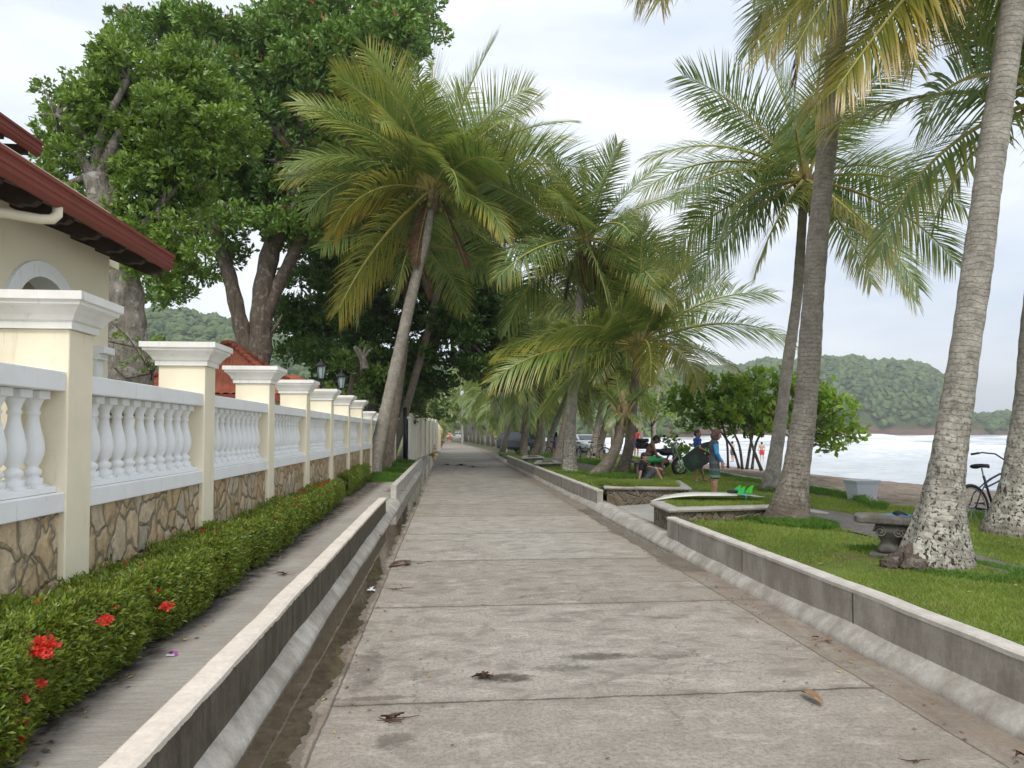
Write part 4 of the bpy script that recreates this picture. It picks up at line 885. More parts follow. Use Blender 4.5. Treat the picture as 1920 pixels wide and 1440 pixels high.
# far solid wall and scalloped white fence
fw = empty('panel_fence', (-1.9, 34, .17), 0, 'tall white fence of ribbed panels with scalloped tops past the leaning palms', 'fence')
def fpt(t): return Vector((-1.95 + (-.85+1.95)*t, 34 + 21*t, .17))
for i in range(7):
    a = fpt(i/7); b = fpt((i+1)/7); dv = (b-a); m = MB(); n = 10
    pts = []
    for j in range(n+1):
        u = j/n; zz = 2.15 + .22*math.sin(u*math.pi); pts.append((a.lerp(b, u), zz))
    vs = []
    for q, zz in pts: vs += [(q.x, q.y, .0), (q.x, q.y, zz), (q.x-.12, q.y, zz), (q.x-.12, q.y, 0)]
    m.add(vs, [(j*4+c, j*4+(c+1) % 4, j*4+4+(c+1) % 4, j*4+4+c) for j in range(n) for c in range(4)] + [(0,1,2,3), tuple(n*4+c for c in (3,2,1,0))]); m.v = [(x+1.9, y-34, z) for x, y, z in m.v]; m.build('fence_panel', M['cream'], fw)
    m = MB(); q = a; m.box((q.x-.2+1.9, q.y-34, 0), (q.x+.10+1.9, q.y-34+.35, 2.05)); m.box((q.x-.2+1.9, q.y-34-.03, 2.052), (q.x+.13+1.9, q.y-34+.38, 2.14)); m.build('fence_post', M['caps'], fw)
end = fpt(1); 
m = MB(); poly = [(0,0),(1.5,0),(1.5,1.9),(1.3,2.2),(.9,2.4),(0,2.45)]
vs = [(end.x-1.3+p_[0], end.y+.35, .1+p_[1]) for p_ in poly] + [(end.x-1.3+p_[0], end.y+.6, .1+p_[1]) for p_ in poly]; n = 6
m.add(vs, [tuple(range(n)), tuple(range(n, 2*n))[::-1]] + [(i, (i+1) % n, n+(i+1) % n, n+i) for i in range(n)])
tag(m.build('end_wall', M['cream'], None), 'cream end wall with a rounded top corner where the white fence stops', 'wall')
hy = MB(); q = D(812, 832, 50); hy.lathe([(.16,0),(.16,.06),(.10,.08),(.10,.55),(.14,.58),(.14,.64),(.08,.74),(.02,.80)], (0,0,0), 10); hy.lathe([(.05,-.2),(.05,.2)], (0,0,.42), 8, 'x'); hy.lathe([(.07,-.2),(.07,-.16)], (0,0,.42), 8, 'x')
o = hy.build('fire_hydrant', simple('yellow_paint', (.55,.30,.04), .5), None, smooth=False); o.location = (q.x, 50, .0); tag(o, 'small yellow fire hydrant at the end of the white fence', 'hydrant')
m = MB(); m.tube([(-2.05, 33.2, .1), (-2.05, 33.2, 2.75)], .09, 10); tag(m.build('downpipe_post', M['black_metal'], None, True), 'dark vertical post standing at the near end of the white fence', 'post')

# ------------------------------------------------------------------ low roadside walls
def lowwall(name, label, x0, xa, y0, y1, side, ht=.39, zb=.10, mat_side='wall_side', mat_top='wall_top', seed=1, one=None):
    """x0: road-side face x at y0, xa: at y1 ; side=-1 wall body extends to -x"""
    r_ = np.random.default_rng(seed); st = max(2, int((y1-y0)/.22)); j = r_.normal(0, .0035, (st+1, 2)); th = .125
    root = empty(name, (x0, y0, 0), 0, label, 'wall')
    b = MB(); pr = [(0, zb), (side*th, zb), (side*th, ht-.018), (0, ht-.018)]
    b.sweep(pr, (0, 0, 0), (xa-x0, y1-y0, 0), steps=1); b.build('wall_body', M[one or mat_side], root)
    t = MB(); e = .006; pr = [(-side*e, ht-.018), (side*(th+e), ht-.018), (side*(th+e), ht+.012), (side*(th-.01), ht+.022), (side*.012, ht+.022), (-side*e, ht+.010)]
    def wob(i, dx, dz): return (j[i][0], j[i][1]*.7)
    t.sweep(pr, (0, 0, 0), (xa-x0, y1-y0, 0), steps=st, wob=wob); t.build('coping', M[one or mat_top], root)
    if side > 0:
        g = MB(); y = .6
        while y < y1-y0-.3:
            g.box(((xa-x0)*y/(y1-y0)-.0022, y, zb+.04), ((xa-x0)*y/(y1-y0)+.004, y+.012, ht-.02)); y += 2.02
        g.build('joint_lines', simple('joint_dark', (.06,.055,.05), .95) if 'joint_dark' not in bpy.data.materials else bpy.data.materials['joint_dark'], root)
    return root
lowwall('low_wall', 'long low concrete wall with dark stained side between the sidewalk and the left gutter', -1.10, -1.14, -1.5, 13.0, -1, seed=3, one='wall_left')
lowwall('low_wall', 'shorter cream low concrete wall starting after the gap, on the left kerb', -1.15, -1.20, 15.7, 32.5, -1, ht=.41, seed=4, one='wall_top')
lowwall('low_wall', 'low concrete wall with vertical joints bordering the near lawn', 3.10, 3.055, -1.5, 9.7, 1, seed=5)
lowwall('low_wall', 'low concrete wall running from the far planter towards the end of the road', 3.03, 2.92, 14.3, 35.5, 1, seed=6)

# ------------------------------------------------------------------ stone planters
def planter(label, poly, zb, zt, name='stone_planter', over=.05, capt=.055, fill=True):
    c = Vector((sum(p[0] for p in poly)/len(poly), sum(p[1] for p in poly)/len(poly), zb)); root = empty(name, c, 0, label, 'planter')
    pl = [Vector((p[0]-c.x, p[1]-c.y, 0)) for p in poly]
    def off(d):
        res = []; n = len(pl)
        area = sum(pl[i].x*pl[(i+1) % n].y - pl[(i+1) % n].x*pl[i].y for i in range(n)); sg = 1 if area > 0 else -1
        for i in range(n):
            a, b, e = pl[i-1], pl[i], pl[(i+1) % n]; d1 = (b-a).normalized(); d2 = (e-b).normalized()
            n1 = Vector((d1.y, -d1.x, 0))*sg; n2 = Vector((d2.y, -d2.x, 0))*sg; q = (n1+n2).normalized(); res.append(b + q*d/max(.4, q.dot(n1)))
        return res
    m = MB(); m.prism([(p.x, p.y) for p in pl], 0, zt-zb-capt); m.build('stone_side', M['planter_stone'], root)
    cm = MB(); o1 = off(over); i1 = off(-.16); n = len(pl); rings = []
    for q, z in ((o1, zt-zb-capt+.001), (off(over+.012), zt-zb-capt*.5), (o1, zt-zb-.006), (off(over-.02), zt-zb), (i1, zt-zb), (i1, zt-zb-capt+.001)): rings.append([(p.x, p.y, z) for p in q])
    vs = [p for r in rings for p in r]; cm.add(vs, [(i*n+k, i*n+(k+1) % n, ((i+1) % 6)*n+(k+1) % n, ((i+1) % 6)*n+k) for i in range(6) for k in range(n)])
    cm.build('rim', M['planter_cap'], root)
    if fill:
        gm = MB(); gm.prism([(p.x, p.y) for p in off(-.155)], zt-zb-capt-.01, zt-zb-.015); gm.build('soil', M['lawn'], root)
    return root, [Vector((p.x+c.x, p.y+c.y, zt)) for p in i1]
p2 = [G(1226,941,.5), G(1258,953,.5), G(1482,947,.5), G(1470,926,.5), G(1250,928,.5)]
PL2, PL2i = planter('stone-clad planter with concrete rim carrying the surfboard', p2, .05, .5)
p1 = [G(1138,912,.47), G(1291,914,.47), G(1268,903,.47), G(1150,901,.47)]
p1 = [p1[0], p1[1], G(1272,901,.47), G(1130,902,.47)]
PL1, PL1i = planter('stone-clad planter overgrown with grass, left of the surfboard planter', p1, .05, .47)
p3 = [G(1004,868,.50), G(1050,867,.50), G(1040,863,.5), G(1010,863,.5)]
planter('small dark planter with a concrete rim on the far low wall, nearer of two', p3, .1, .50, over=.06)
p4 = [G(981,858,.50), G(1018,857,.50), G(1010,854,.5), G(984,854,.5)]
planter('small dark planter with a concrete rim on the far low wall, farther of two', p4, .1, .50, over=.06)

# ------------------------------------------------------------------ carved stone bench with sandals
ba = G(1606,971,.70); bb = G(1728,978,.70); bd = (bb-ba); bl = bd.length + .22; bd.normalize(); ang = math.atan2(bd.y, bd.x)
bench = empty('stone_bench', (ba.x, ba.y, .275), ang, 'weathered dark stone bench with curved slab top and scroll legs', 'bench')
m = MB(); n = 10; prf = []
for i in range(n+1):
    u = i/n; yy = u*.46; bow = -.05*math.sin(math.pi*u) ; prf.append((bow, yy))
poly = [(x, y) for x, y in prf] + [(bl+.05*math.sin(math.pi*(1-i/n)), .46*(1-i/n)) for i in range(n+1)]
m.prism(poly, .372, .445); m.build('seat_slab', M['bench'], bench, bevel=.018)
for lx in (.30, bl-.30):
    m = MB(); s_ = [(.13,.062),(.15,.10),(.12,.14),(.105,.17),(.13,.22),(.165,.27),(.18,.31),(.165,.35),(.14,.371)]
    vs = []; ns = len(s_); sg = 20
    for (r, z) in s_:
        for k in range(sg):
            a = 2*math.pi*k/sg; c_, d_ = math.cos(a), math.sin(a); q = (abs(c_)**4+abs(d_)**4)**(-.25)
            fl = 1+.035*math.sin(6*a+z*30); vs.append((lx+c_*q*r*.85*fl, .23+d_*q*r*1.05*fl, z))
    m.add(vs, [(i*sg+k, i*sg+(k+1) % sg, (i+1)*sg+(k+1) % sg, (i+1)*sg+k) for i in range(ns-1) for k in range(sg)] + [tuple(range(sg))[::-1], tuple((ns-1)*sg+k for k in range(sg))])
    for sy in (.07, .39):
        for sx in (-.085, .085):   # volutes
            cpts = []
            for t_ in range(22):
                a = t_*.55; rr = .062*(1-t_/26); cpts.append((lx+sx+rr*math.cos(a)*(1 if sx > 0 else -1), sy+(-.02 if sy < .2 else .02), .29+rr*math.sin(a)))
            m.tube(cpts, .010, 5)
    leg = m.build('leg', M['bench'], bench, smooth=True)
    m = MB(); m.box((lx-.19, .02, -.06), (lx+.19, .44, .061)); m.build('foot_block', M['bench'], leg, bevel=.01)
sandm = simple('blue_rubber', (.01,.22,.48), .6); blk = simple('black_strap', (.015,.017,.022), .6)
for i, (dx, dy, rz_) in enumerate(((0, 0, .25), (.06, .13, .12))):
    sp_ = G(1688, 970, .70) + Vector((dx, dy, 0)); root = empty('flip_flop', (sp_.x, sp_.y, .7025), ang+rz_, ('blue flip-flop with black strap, nearer of the pair on the bench', 'blue flip-flop with black strap, farther of the pair on the bench')[i], 'sandal')
    m = MB(); poly = []
    for k in range(24):
        a = 2*math.pi*k/24; wv = .045+.008*math.cos(a); poly.append((.125*math.cos(a), wv*math.sin(a)*(1-.12*math.cos(2*a))))
    m.prism(poly, 0, .018); m.build('sole', sandm, root, bevel=.003)
    m = MB(); m.tube([(.07, 0, .015), (.06, 0, .03), (.0, .03, .045), (-.05, .042, .015)], [.008, .009, .011, .008], 6); m.tube([(.06, 0, .03), (.0, -.03, .045), (-.05, -.042, .015)], [.009, .011, .008], 6); m.build('strap', blk, root, smooth=True)

# ------------------------------------------------------------------ beach edge: concrete beams, bin
def beam(label, pts, zt=.36, w_=.16):
    P_ = [G(*p, zt) for p in pts]; root = MB(); zb = -.1
    n = len(P_); vs = []
    for i, p in enumerate(P_):
        d = (P_[min(i+1, n-1)]-P_[max(0, i-1)]).normalized(); nn = Vector((-d.y, d.x, 0))*w_/2
        zz = zt if i < n-1 else zt-.02
        vs += [(p.x-nn.x, p.y-nn.y, zb), (p.x+nn.x, p.y+nn.y, zb), (p.x+nn.x, p.y+nn.y, zz), (p.x-nn.x, p.y-nn.y, zz)]
    root.add(vs, [(i*4+c, i*4+(c+1) % 4, i*4+4+(c+1) % 4, i*4+4+c) for i in range(n-1) for c in range(4)] + [(0,1,2,3), tuple((n-1)*4+c for c in (3,2,1,0))])
    return tag(root.build('concrete_edging', M['planter_cap'], None, bevel=.02), label, 'edging')
beam('low concrete edging between lawn and sand, sloping down near the white bin', [(1180,853),(1270,868),(1400,893),(1520,909),(1600,922),(1632,930),(1642,942)])
beam('short concrete edging at the lawn edge under the bicycle', [(1800,958),(1862,965),(1890,968)], .26, .14)
bn = D(1616, 938, 13.4); m = MB(); bz0 = .02
def frust(m, w0, d0, w1, d1, z0, z1): m.add([(-w0,-d0,z0),(w0,-d0,z0),(w0,d0,z0),(-w0,d0,z0),(-w1,-d1,z1),(w1,-d1,z1),(w1,d1,z1),(-w1,d1,z1)], [(0,3,2,1),(4,5,6,7),(0,1,5,4),(1,2,6,5),(2,3,7,6),(3,0,4,7)])
bin_ = empty('storage_bin', (bn.x, bn.y, .215), .1, 'pale grey rectangular plastic bin standing on the sand', 'bin')
frust(m, .205, .15, .255, .19, 0, .40); m.build('bin_body', M['bin'], bin_, bevel=.01)
m = MB(); frust(m, .262, .20, .270, .205, .365, .405); m.box((-.28,-.215,.406),(.28,.215,.432)); m.build('lid', M['bin'], bin_, bevel=.006)

# ------------------------------------------------------------------ house at the left
HX, EX = -4.63, -3.96
house = empty('house', (HX, 9.6, .15), 0, 'cream stucco house with dark red gutters and an arched opening', 'house')
HO = (HX, 9.6, .15)
def hb(name, m, mat, par=None, **k): rel(m, HO); return m.build(name, mat, par or house, **k)
# wall (parallel to the road) with arched opening
ac = D(80, 530, 1); ty_ = HX/ray(80, 530)[0]; ayc = ray(80, 530)[1]*ty_; 
r_top = CAMH + ray(80, 502)[2]*ty_
aw = abs(ray(15, 530)[1]*HX/ray(15, 530)[0] - ray(143, 530)[1]*HX/ray(143, 530)[0])/2
azc = r_top - aw*.92
m = MB(); N_ = 16; y_lo, y_hi = -1.0, ray(205,500)[1]*HX/ray(205,500)[0]; zt = 4.6
ring = [(ayc+aw*math.cos(math.pi*i/N_), azc+aw*.92*math.sin(math.pi*i/N_)) for i in range(N_+1)]  # from far (+) to near (-)
poly_parts = []
def face_pair(P):   # wall slab polygon in (y,z)
    n = len(P); vs = [(HX, y, z) for y, z in P] + [(HX-.22, y, z) for y, z in P]
    m.add(vs, [tuple(range(n)), tuple(range(n, 2*n))[::-1]] + [(i, (i+1) % n, n+(i+1) % n, n+i) for i in range(n)])
face_pair([(ayc+aw, 0), (y_hi, 0), (y_hi, zt), (ayc+aw, zt)]); face_pair([(y_lo, 0), (ayc-aw, 0), (ayc-aw, zt), (y_lo, zt)])
for i in range(N_):
    a, b = ring[i], ring[i+1]; face_pair([(b[0], b[1]), (a[0], a[1]), (a[0], zt), (b[0], zt)])
m.box((HX-5, y_hi-.2, 0), (HX-.221, y_hi, zt)); m.box((HX-5, -1, 0), (HX-4.8, 9.39, zt)); hb('wall', m, M['house_cream'])
m = MB(); ti = []
for i in range(N_+1):
    a = math.pi*i/N_; ti.append((math.cos(a), math.sin(a)))
vs = []
for c_, s_ in ti:
    for rr, xx in ((aw*.82, HX-.24), (aw*.82, HX+.04), (aw*1.10, HX+.04), (aw*1.10, HX+.002)): vs.append((xx, ayc+c_*rr, azc+.92*s_*rr))
m.add(vs, [(i*4+c, i*4+(c+1) % 4, i*4+4+(c+1) % 4, i*4+4+c) for i in range(N_) for c in range(4)])
for sgn in (1, -1): m.box((HX-.23, ayc+sgn*aw*.96-.12*aw, 0.2), (HX+.04, ayc+sgn*aw*.96+.12*aw, azc))
hb('arch_trim', m, M['white'])
m = MB(); m.box((HX-3.2, ayc-2.4, 0), (HX-3.0, ayc+2.4, 4.3)); m.box((HX-3.0, ayc-2.4, 4.0), (HX-.25, ayc+2.4, 4.2)); hb('porch_interior', m, M['house_cream'])
m = MB(); m.box((HX-2.9, ayc-.9, .1), (HX-2.85, ayc+.4, 3.2)); hb('porch_door', m, M['rafter'])
# white corner column and window box
m = MB(); cy_ = ray(196, 640)[1]*(HX+.02)/ray(196, 640)[0]+.25
m.box((HX-.16, 9.62, 0), (HX+.04, 9.80, 2.55)); m.box((HX-.20, 9.601, 2.551), (HX+.08, 9.84, 2.63)); m.box((HX-.24, 9.601, 2.631), (HX+.14, 9.90, 2.72)); hb('corner_column', m, M['white'])
m = MB(); m.box((HX-.8, 10.0, 1.3), (HX-.05, 10.04, 2.45)); wn_ = hb('window', m, M['glass'])
m = MB()
for zz in (1.26, 1.85, 2.42): m.box((HX-.84, 9.97, zz), (HX-.02, 10.06, zz+.05))
for xx in (-.84, -.45, -.07): m.box((HX+xx, 9.972, 1.311), (HX+xx+.05, 10.058, 2.419))
hb('window_frame', m, M['white'], wn_)
# roof: eave parallel to road
ez = CAMH + .596*3.96; sl = .42
m = MB()
yy0, yy1 = -1.5, 10.2
def slab(x0, z0, x1, z1, y0, y1, th): m.add([(x0,y0,z0),(x1,y0,z1),(x1,y1,z1),(x0,y1,z0),(x0,y0,z0+th),(x1,y0,z1+th),(x1,y1,z1+th),(x0,y1,z0+th)], [(0,3,2,1),(4,5,6,7),(0,1,5,4),(1,2,6,5),(2,3,7,6),(3,0,4,7)])
slab(EX-.02, ez+.0, EX-4.5, ez+4.5*sl, yy0, yy1, .12); hb('roof', m, M['rafter'])
roof_o = [c for c in house.children if c.name.startswith('roof')][0]
m = MB()
pr = [(0,0),(.03,0),(.075,.045),(.08,.085),(.095,.10),(.095,.125),(.08,.14),(.085,.175),(.11,.19),(.11,.225),(-.02,.225)]
m.sweep(pr, (EX, yy0, ez-.10), (EX, yy1+.04, ez-.10)); hb('gutter', m, M['red_metal'], roof_o)
m = MB(); y = -1.2
while y < 10.2:
    z0_ = ez-.01
    P_ = [(EX-.06, z0_-.04), (EX-.06, z0_-.09), (EX-.12, z0_-.13), (EX-.2, z0_-.12), (EX-.26, z0_-.14), (EX-.9, z0_+.12), (EX-1.2, z0_+.25), (EX-1.2, z0_+.45)]
    n = len(P_); vs = [(a, y, b) for a, b in P_] + [(a, y+.09, b) for a, b in P_]; m.add(vs, [tuple(range(n)), tuple(range(n, 2*n))[::-1]] + [(i, (i+1) % n, n+(i+1) % n, n+i) for i in range(n)]); y += .60
m.box((EX-1.19, -1.15, ez+.26), (EX-.95, 10.1, ez+.30)); hb('rafter_tails', m, M['rafter'], roof_o)
m = MB(); dpz = ez-.16; dpy = ray(88, 400)[1]*(EX-.1)/ray(88, 400)[0]
m.tube([(EX+.0, dpy, dpz+.08), (EX-.0, dpy-.0, dpz-.0), (EX-.03, dpy-.04, dpz-.06), (EX-.10, dpy-.12, dpz-.085), (EX-.3, dpy-.35, dpz-.1), (HX+.09, dpy-.6, dpz-.12), (HX+.07, dpy-.7, dpz-.2)], .05, 12); hb('downpipe', m, M['cream'], roof_o, smooth=True)
# upper storey
UX, UE = -7.1, -6.5; uz = CAMH + .683*6.5
m = MB(); m.box((UX-4, 0, 4.6), (UX, 11.2, 6.2)); hb('upper_wall', m, M['house_cream'])
m = MB(); slab(UE-.02, uz, UE-4.5, uz+4.5*.42, -1, 11.55, .12); u_r = hb('upper_roof', m, M['rafter'])
m = MB(); m.sweep(pr, (UE, -1, uz-.10), (UE, 11.6, uz-.10)); hb('gutter', m, M['red_metal'], u_r)
m = MB(); y = 0
while y < 11.5: m.box((UE-.9, y, uz-.12), (UE-.06, y+.09, uz+.02)); y += .6
m.box((UE-.88, .02, uz-.05), (UE-.70, 11.4, uz+.01))
hb('rafter_tails', m, M['rafter'], u_r)

# ------------------------------------------------------------------ gazebo with clay tile roof
gy = 18.2; gp = D(430, 645, gy+1.9); ge = D(402, 742, gy); gw = 2.05
gc = Vector((gp.x, gp.y, .15)); gaz = empty('gazebo', gc, 0, 'open gazebo with a red clay tile pyramid roof and dark red gutter', 'gazebo')
ez_ = ge.z-.15; pz = gp.z-.15; N_ = 28
for q in range(4):
    m = MB(); rowsN = 9; vs = []
    for i in range(rowsN*3+1):
        t = i/(rowsN*3); stp = (i % 3)/3*.05
        for j in range(N_*4+1):
            u = (j/(N_*4)*2-1); x = u*gw*(1-t)
            wv = .035*abs(math.sin(math.pi*(u*gw)/(.22)))  # tile barrels run up the slope
            y = -gw*(1-t); z = ez_+(pz-ez_)*t + (wv if t < 1 else 0) + .04 - stp
            if abs(u) >= 1: z += .02
            vs.append((x, y, z))
    W_ = N_*4+1; vs = [Matrix.Rotation(q*math.pi/2, 3, 'Z') @ Vector(v) for v in vs]
    m.add(vs, [(i*W_+j, i*W_+j+1, (i+1)*W_+j+1, (i+1)*W_+j) for i in range(rowsN*3) for j in range(W_-1)])
    rf = m.build('roof_slope', M['tile'], gaz)
    h = MB(); a = Matrix.Rotation(q*math.pi/2, 3, 'Z')
    p0 = a @ Vector((-gw, -gw, ez_+.06)); p1_ = a @ Vector((0, 0, pz+.06))
    for s_ in range(14):
        t0 = s_/14; t1 = (s_+1.15)/14; A_ = p0.lerp(p1_, t0); B_ = p0.lerp(p1_, min(1, t1)); h.tube([A_+Vector((0,0,.03)), B_], [.085, .065], 8)
    h.build('ridge_tiles', M['tile'], rf, smooth=True)
m = MB()
for q in range(4):
    a = Matrix.Rotation(q*math.pi/2, 3, 'Z'); m.box((-gw-.04, -gw-.10, ez_-.14), (gw+.04, -gw+.0, ez_+.03), a, (0,0,0))
m.build('gutter', M['red_metal'], gaz)
for q in range(4):
    a = Matrix.Rotation(q*math.pi/2, 3, 'Z'); m = MB(); m.box((-gw+.25, -gw+.25, 0), (-gw+.55, -gw+.55, ez_-.05), a, (0,0,0)); m.build('post', M['cream'], gaz)
m = MB(); m.box((-gw+.1, -gw+.1, ez_-.12), (gw-.1, gw-.1, ez_-.06)); m.build('ceiling', M['rafter'], gaz)
g2 = D(540, 712, 26); gz2 = empty('outbuilding', (g2.x, 26, .15), 0, 'small tiled outbuilding roof peeking above the caps behind the gazebo', 'building')
m = MB(); m.box((-1.6, -.5, 0), (1.2, 2, g2.z-.55)); m.build('wall', M['house_cream'], gz2)
m = MB(); m.add([(-2,-1,g2.z-.6),(1.5,-1,g2.z-.6),(1.5,2.6,g2.z-.6),(-2,2.6,g2.z-.6),(-.6,.8,g2.z+.1),(.1,.8,g2.z+.1)], [(0,3,2,1),(0,1,5,4),(1,2,5),(2,3,4,5),(3,0,4)]); m.build('roof', M['tile'], gz2)

# ------------------------------------------------------------------ hedges with red flowers
def hedge(label, y0, y1, x_f, x_b, z0, z1, seed, nfl, dens_n=4600, flowers=()):
    root = empty('hedge', ((x_f+x_b)/2, y0, z0), 0, label, 'hedge', 'clipped hedges with red flowers')
    r_ = np.random.default_rng(seed); P = []; A = []
    def shp(y, side): return .022*math.sin(y*2.1+side)+.022*math.sin(y*5.3+side*2)+.018*math.sin(y*9.7+side)
    xf = lambda y: x_f - .02*(y-3)
    yy = y0
    while yy < y1:
        dy = .25; dn = dens_n*np.clip((4.2/max(yy, 2.2))**1.1, .16, 1.2)
        for face in ('top', 'front', 'end'):
            if face == 'top':
                n = int(dn*dy*abs(x_b-xf(yy))); u = r_.random(n); ys_ = yy+r_.random(n)*dy; xs_ = x_b+(xf(yy)-x_b)*u
                for x, y, uu in zip(xs_, ys_, u):
                    rd = .03*max(0, (uu-.88)/.12)**2; P.append((x, y, z1+shp(y, 0)-rd+.04*math.sin(x*9)+r_.normal(0, .022))); A.append((.35*(uu-.4)+r_.normal(0,.25), r_.normal(0, .3), 1))
            elif face == 'front':
                n = int(dn*dy*(z1-z0)*1.1); u = r_.random(n); ys_ = yy+r_.random(n)*dy
                for uu, y in zip(u, ys_): P.append((xf(y)+shp(y, 2)+.05*math.sin(uu*3.14)-.02*max(0, uu-.9)/.1 + r_.normal(0, .022), y, z0+.03+(z1-z0)*uu)); A.append((1, r_.normal(0, .35), .35+.4*uu))
            elif (yy < y0+.01 or yy+dy >= y1):
                n = int(dn*.8*(z1-z0)*abs(x_b-x_f)); yb = y0 if yy < y0+.01 else y1
                for _ in range(n): P.append((r_.uniform(x_b, xf(yb)), yb+r_.normal(0, .03), r_.uniform(z0, z1))); A.append((r_.normal(0,.3), -1 if yb == y0 else 1, .5))
        yy += dy
    P = np.array(P)-np.array(root.location); leaf_mesh('leaves', P, A, .040, 5, M['hedge_leaf'], root, width=.36, spread=.80, jitter=.010, seed=seed, fold=.4)
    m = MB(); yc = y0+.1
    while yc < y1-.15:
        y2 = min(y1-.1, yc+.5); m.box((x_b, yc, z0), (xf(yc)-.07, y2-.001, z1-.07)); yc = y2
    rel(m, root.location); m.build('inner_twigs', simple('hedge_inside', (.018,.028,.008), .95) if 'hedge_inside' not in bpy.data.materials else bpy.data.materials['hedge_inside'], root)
    fl = list(flowers)
    for _ in range(nfl):
        y = r_.uniform(y0+.1, y1-.1)
        if r_.random() < .55: fl.append((r_.uniform(x_b+.05, xf(y)-.02), y, z1+shp(y, 0)+.03, r_.uniform(.022, .04)))
        else: fl.append((xf(y)+shp(y, 2)+.05, y, r_.uniform(z0+.12, z1), r_.uniform(.02, .036)))
    for (x, y, z, s) in fl:
        s *= .8 if (x, y, z, s) in flowers else .6
        n = 26; d = r_.normal(size=(n, 3)); d /= np.linalg.norm(d, axis=1, keepdims=True); d[:, 2] = abs(d[:, 2])*.8+.1; d[:, 0] += .2
        o = leaf_mesh('flower_cluster', d*s*.8, d, s*.62, 4, M['petal'], root, width=.6, spread=1.0, jitter=s*.06, seed=int(s*1e5)+n, fold=.1)
        o.location = (x-root.location.x, y-root.location.y, z-root.location.z)
    return root
def hp(px, py, x=-1.9):
    x = x if x < -2.05 else -1.86
    r = ray(px, py); t = x/r[0]; return (x, r[1]*t, CAMH+r[2]*t)
fls = [(*hp(84,1215,-2.0), .062), (*hp(70,1237,-1.98), .05), (*hp(22,1318), .055), (*hp(24,1360), .05), (*hp(66,1290), .04), (*hp(312,1143), .05), (*hp(195,1167,-2.0), .045), (*hp(610,918,-2.2), .08), (*hp(628,925,-2.15), .06), (*hp(455,1008,-2.1), .06), (*hp(280,1105,-2.1), .045), (*hp(292,1092,-2.2), .045), (*hp(18,1395), .05), (*hp(345,1068,-2.2), .04), (*hp(520,975,-2.1), .05)]
hedge('long clipped hedge with red flower clusters along the foot of the boundary wall', 2.2, 14.4, -1.95, -2.42, .17, .62, 7, 90, flowers=fls)
hedge('short clipped hedge beyond the gap, ending at the first leaning palm', 15.9, 20.6, -2.0, -2.42, .17, .66, 9, 2)

# ------------------------------------------------------------------ grass blades
def blades(name, pts, h, w_, mat, seed, lean=.5, kind='stuff', label=None):
    r_ = np.random.default_rng(seed); P = np.array(pts); n = len(P); a = r_.uniform(0, 6.283, n); d = np.stack([np.cos(a), np.sin(a), np.zeros(n)], 1)
    hh = h if hasattr(h, '__len__') else np.full(n, h); hh = (hh*r_.uniform(.5, 1.3, n))[:, None]; ww = w_ if hasattr(w_, '__len__') else np.full(n, w_); ww = ww[:, None]
    b = r_.uniform(0, 6.283, n); ln = np.stack([np.cos(b), np.sin(b), np.zeros(n)], 1)*hh*lean*r_.uniform(.2, 1.3, (n, 1)); up = np.array([0, 0, 1.])
    V = np.stack([P-d*ww*.5, P+d*ww*.5, P+up*hh*.6+ln*.45+d*ww*.35, P+up*hh+ln], 1).reshape(-1, 3)
    i0 = np.arange(n)*4; Fc = np.concatenate([np.stack([i0, i0+1, i0+2], 1), np.stack([i0, i0+2, i0+3], 1)])
    o = npmesh(name, V, Fc, mat, None, attrs={'rnd': np.repeat(np.clip(r_.random(n)*.55 + .22 + .16*np.sin(P[:,0]*2.3+P[:,1]*1.1)+.13*np.sin(P[:,0]*5.1-P[:,1]*3.7)+.1*np.sin(P[:,1]*9+P[:,0]*7), 0, .86) + (r_.random(n) > .93)*.14, 4)}); return tag(o, label, 'grass', None, kind)
g_r = np.random.default_rng(77); pts = []; hs = []; ws = []
def bare(x, y): return hn(x*1.9+3, y*1.7, 1.0)+.5*hn(x*4.7, y*4.1, 1)
trunk_c = [(G(1745,1062,.28), .55), (G(1476,980,.28), .5), (G(1443,915,.28), .35), (G(1895,995,.28), .5), (G(1067,886,.28), .45), (G(1165,888,.28), .5)]
dirt = [(G(1640,1052,.28), .42), (G(1625,1020,.28), .3), (G(1600,1000,.28), .22), (G(1660,1062,.28), .3)]
N_try = 620000
xs = g_r.uniform(3.22, 10.3, N_try); yv = 1.6 + (g_r.random(N_try)**1.25)*26
for x, y in zip(xs, yv):
    if x > edge(y)-.12: continue
    if y > 10.35 and y < 14.56 and x < 5.55: continue
    if y > 9.6 and y < 10.4 and x < 3.5: continue
    if y*.40-1.2 > x+2 and False: continue
    # outside view to the right
    if x > y*.90+1.6: continue
    if inpoly(x, y, PATHPOLY): continue
    d = max(1, (x*x+y*y)**.5)
    if g_r.random() > min(1, (6.5/d)**1.0): continue
    bb_ = bare(x, y)
    if bb_ > .62 and g_r.random() < min(.93, (bb_-.62)*3.2): continue
    if any((x-c.x)**2+(y-c.y)**2 < (r*(.8+.35*math.sin(x*11)+.2*math.sin(y*17)))**2 for c, r in dirt) and g_r.random() < .93: continue
    pts.append((x, y, lz(x, y)-.004)); k = max(1, d/6.5); hs.append(.030*(1+.25*(k-1))*(1.15-.2*bb_)); ws.append(.0065*k)
blades('grass', pts, np.array(hs), np.array(ws), M['grass_blade'], 5, .8, label='short mown grass covering the park lawn')
pts = []; hs = []
def tuft(c, R_, n, h, z=None, ring=0.0):
    for _ in range(n):
        a = g_r.uniform(0, 6.283); r = R_*math.sqrt(g_r.uniform(ring, 1)); x, y = c[0]+r*math.cos(a), c[1]+r*math.sin(a); pts.append((x, y, (lz(x, y) if z is None else z)-.01)); hs.append(h*(1.15-r/R_*.55))
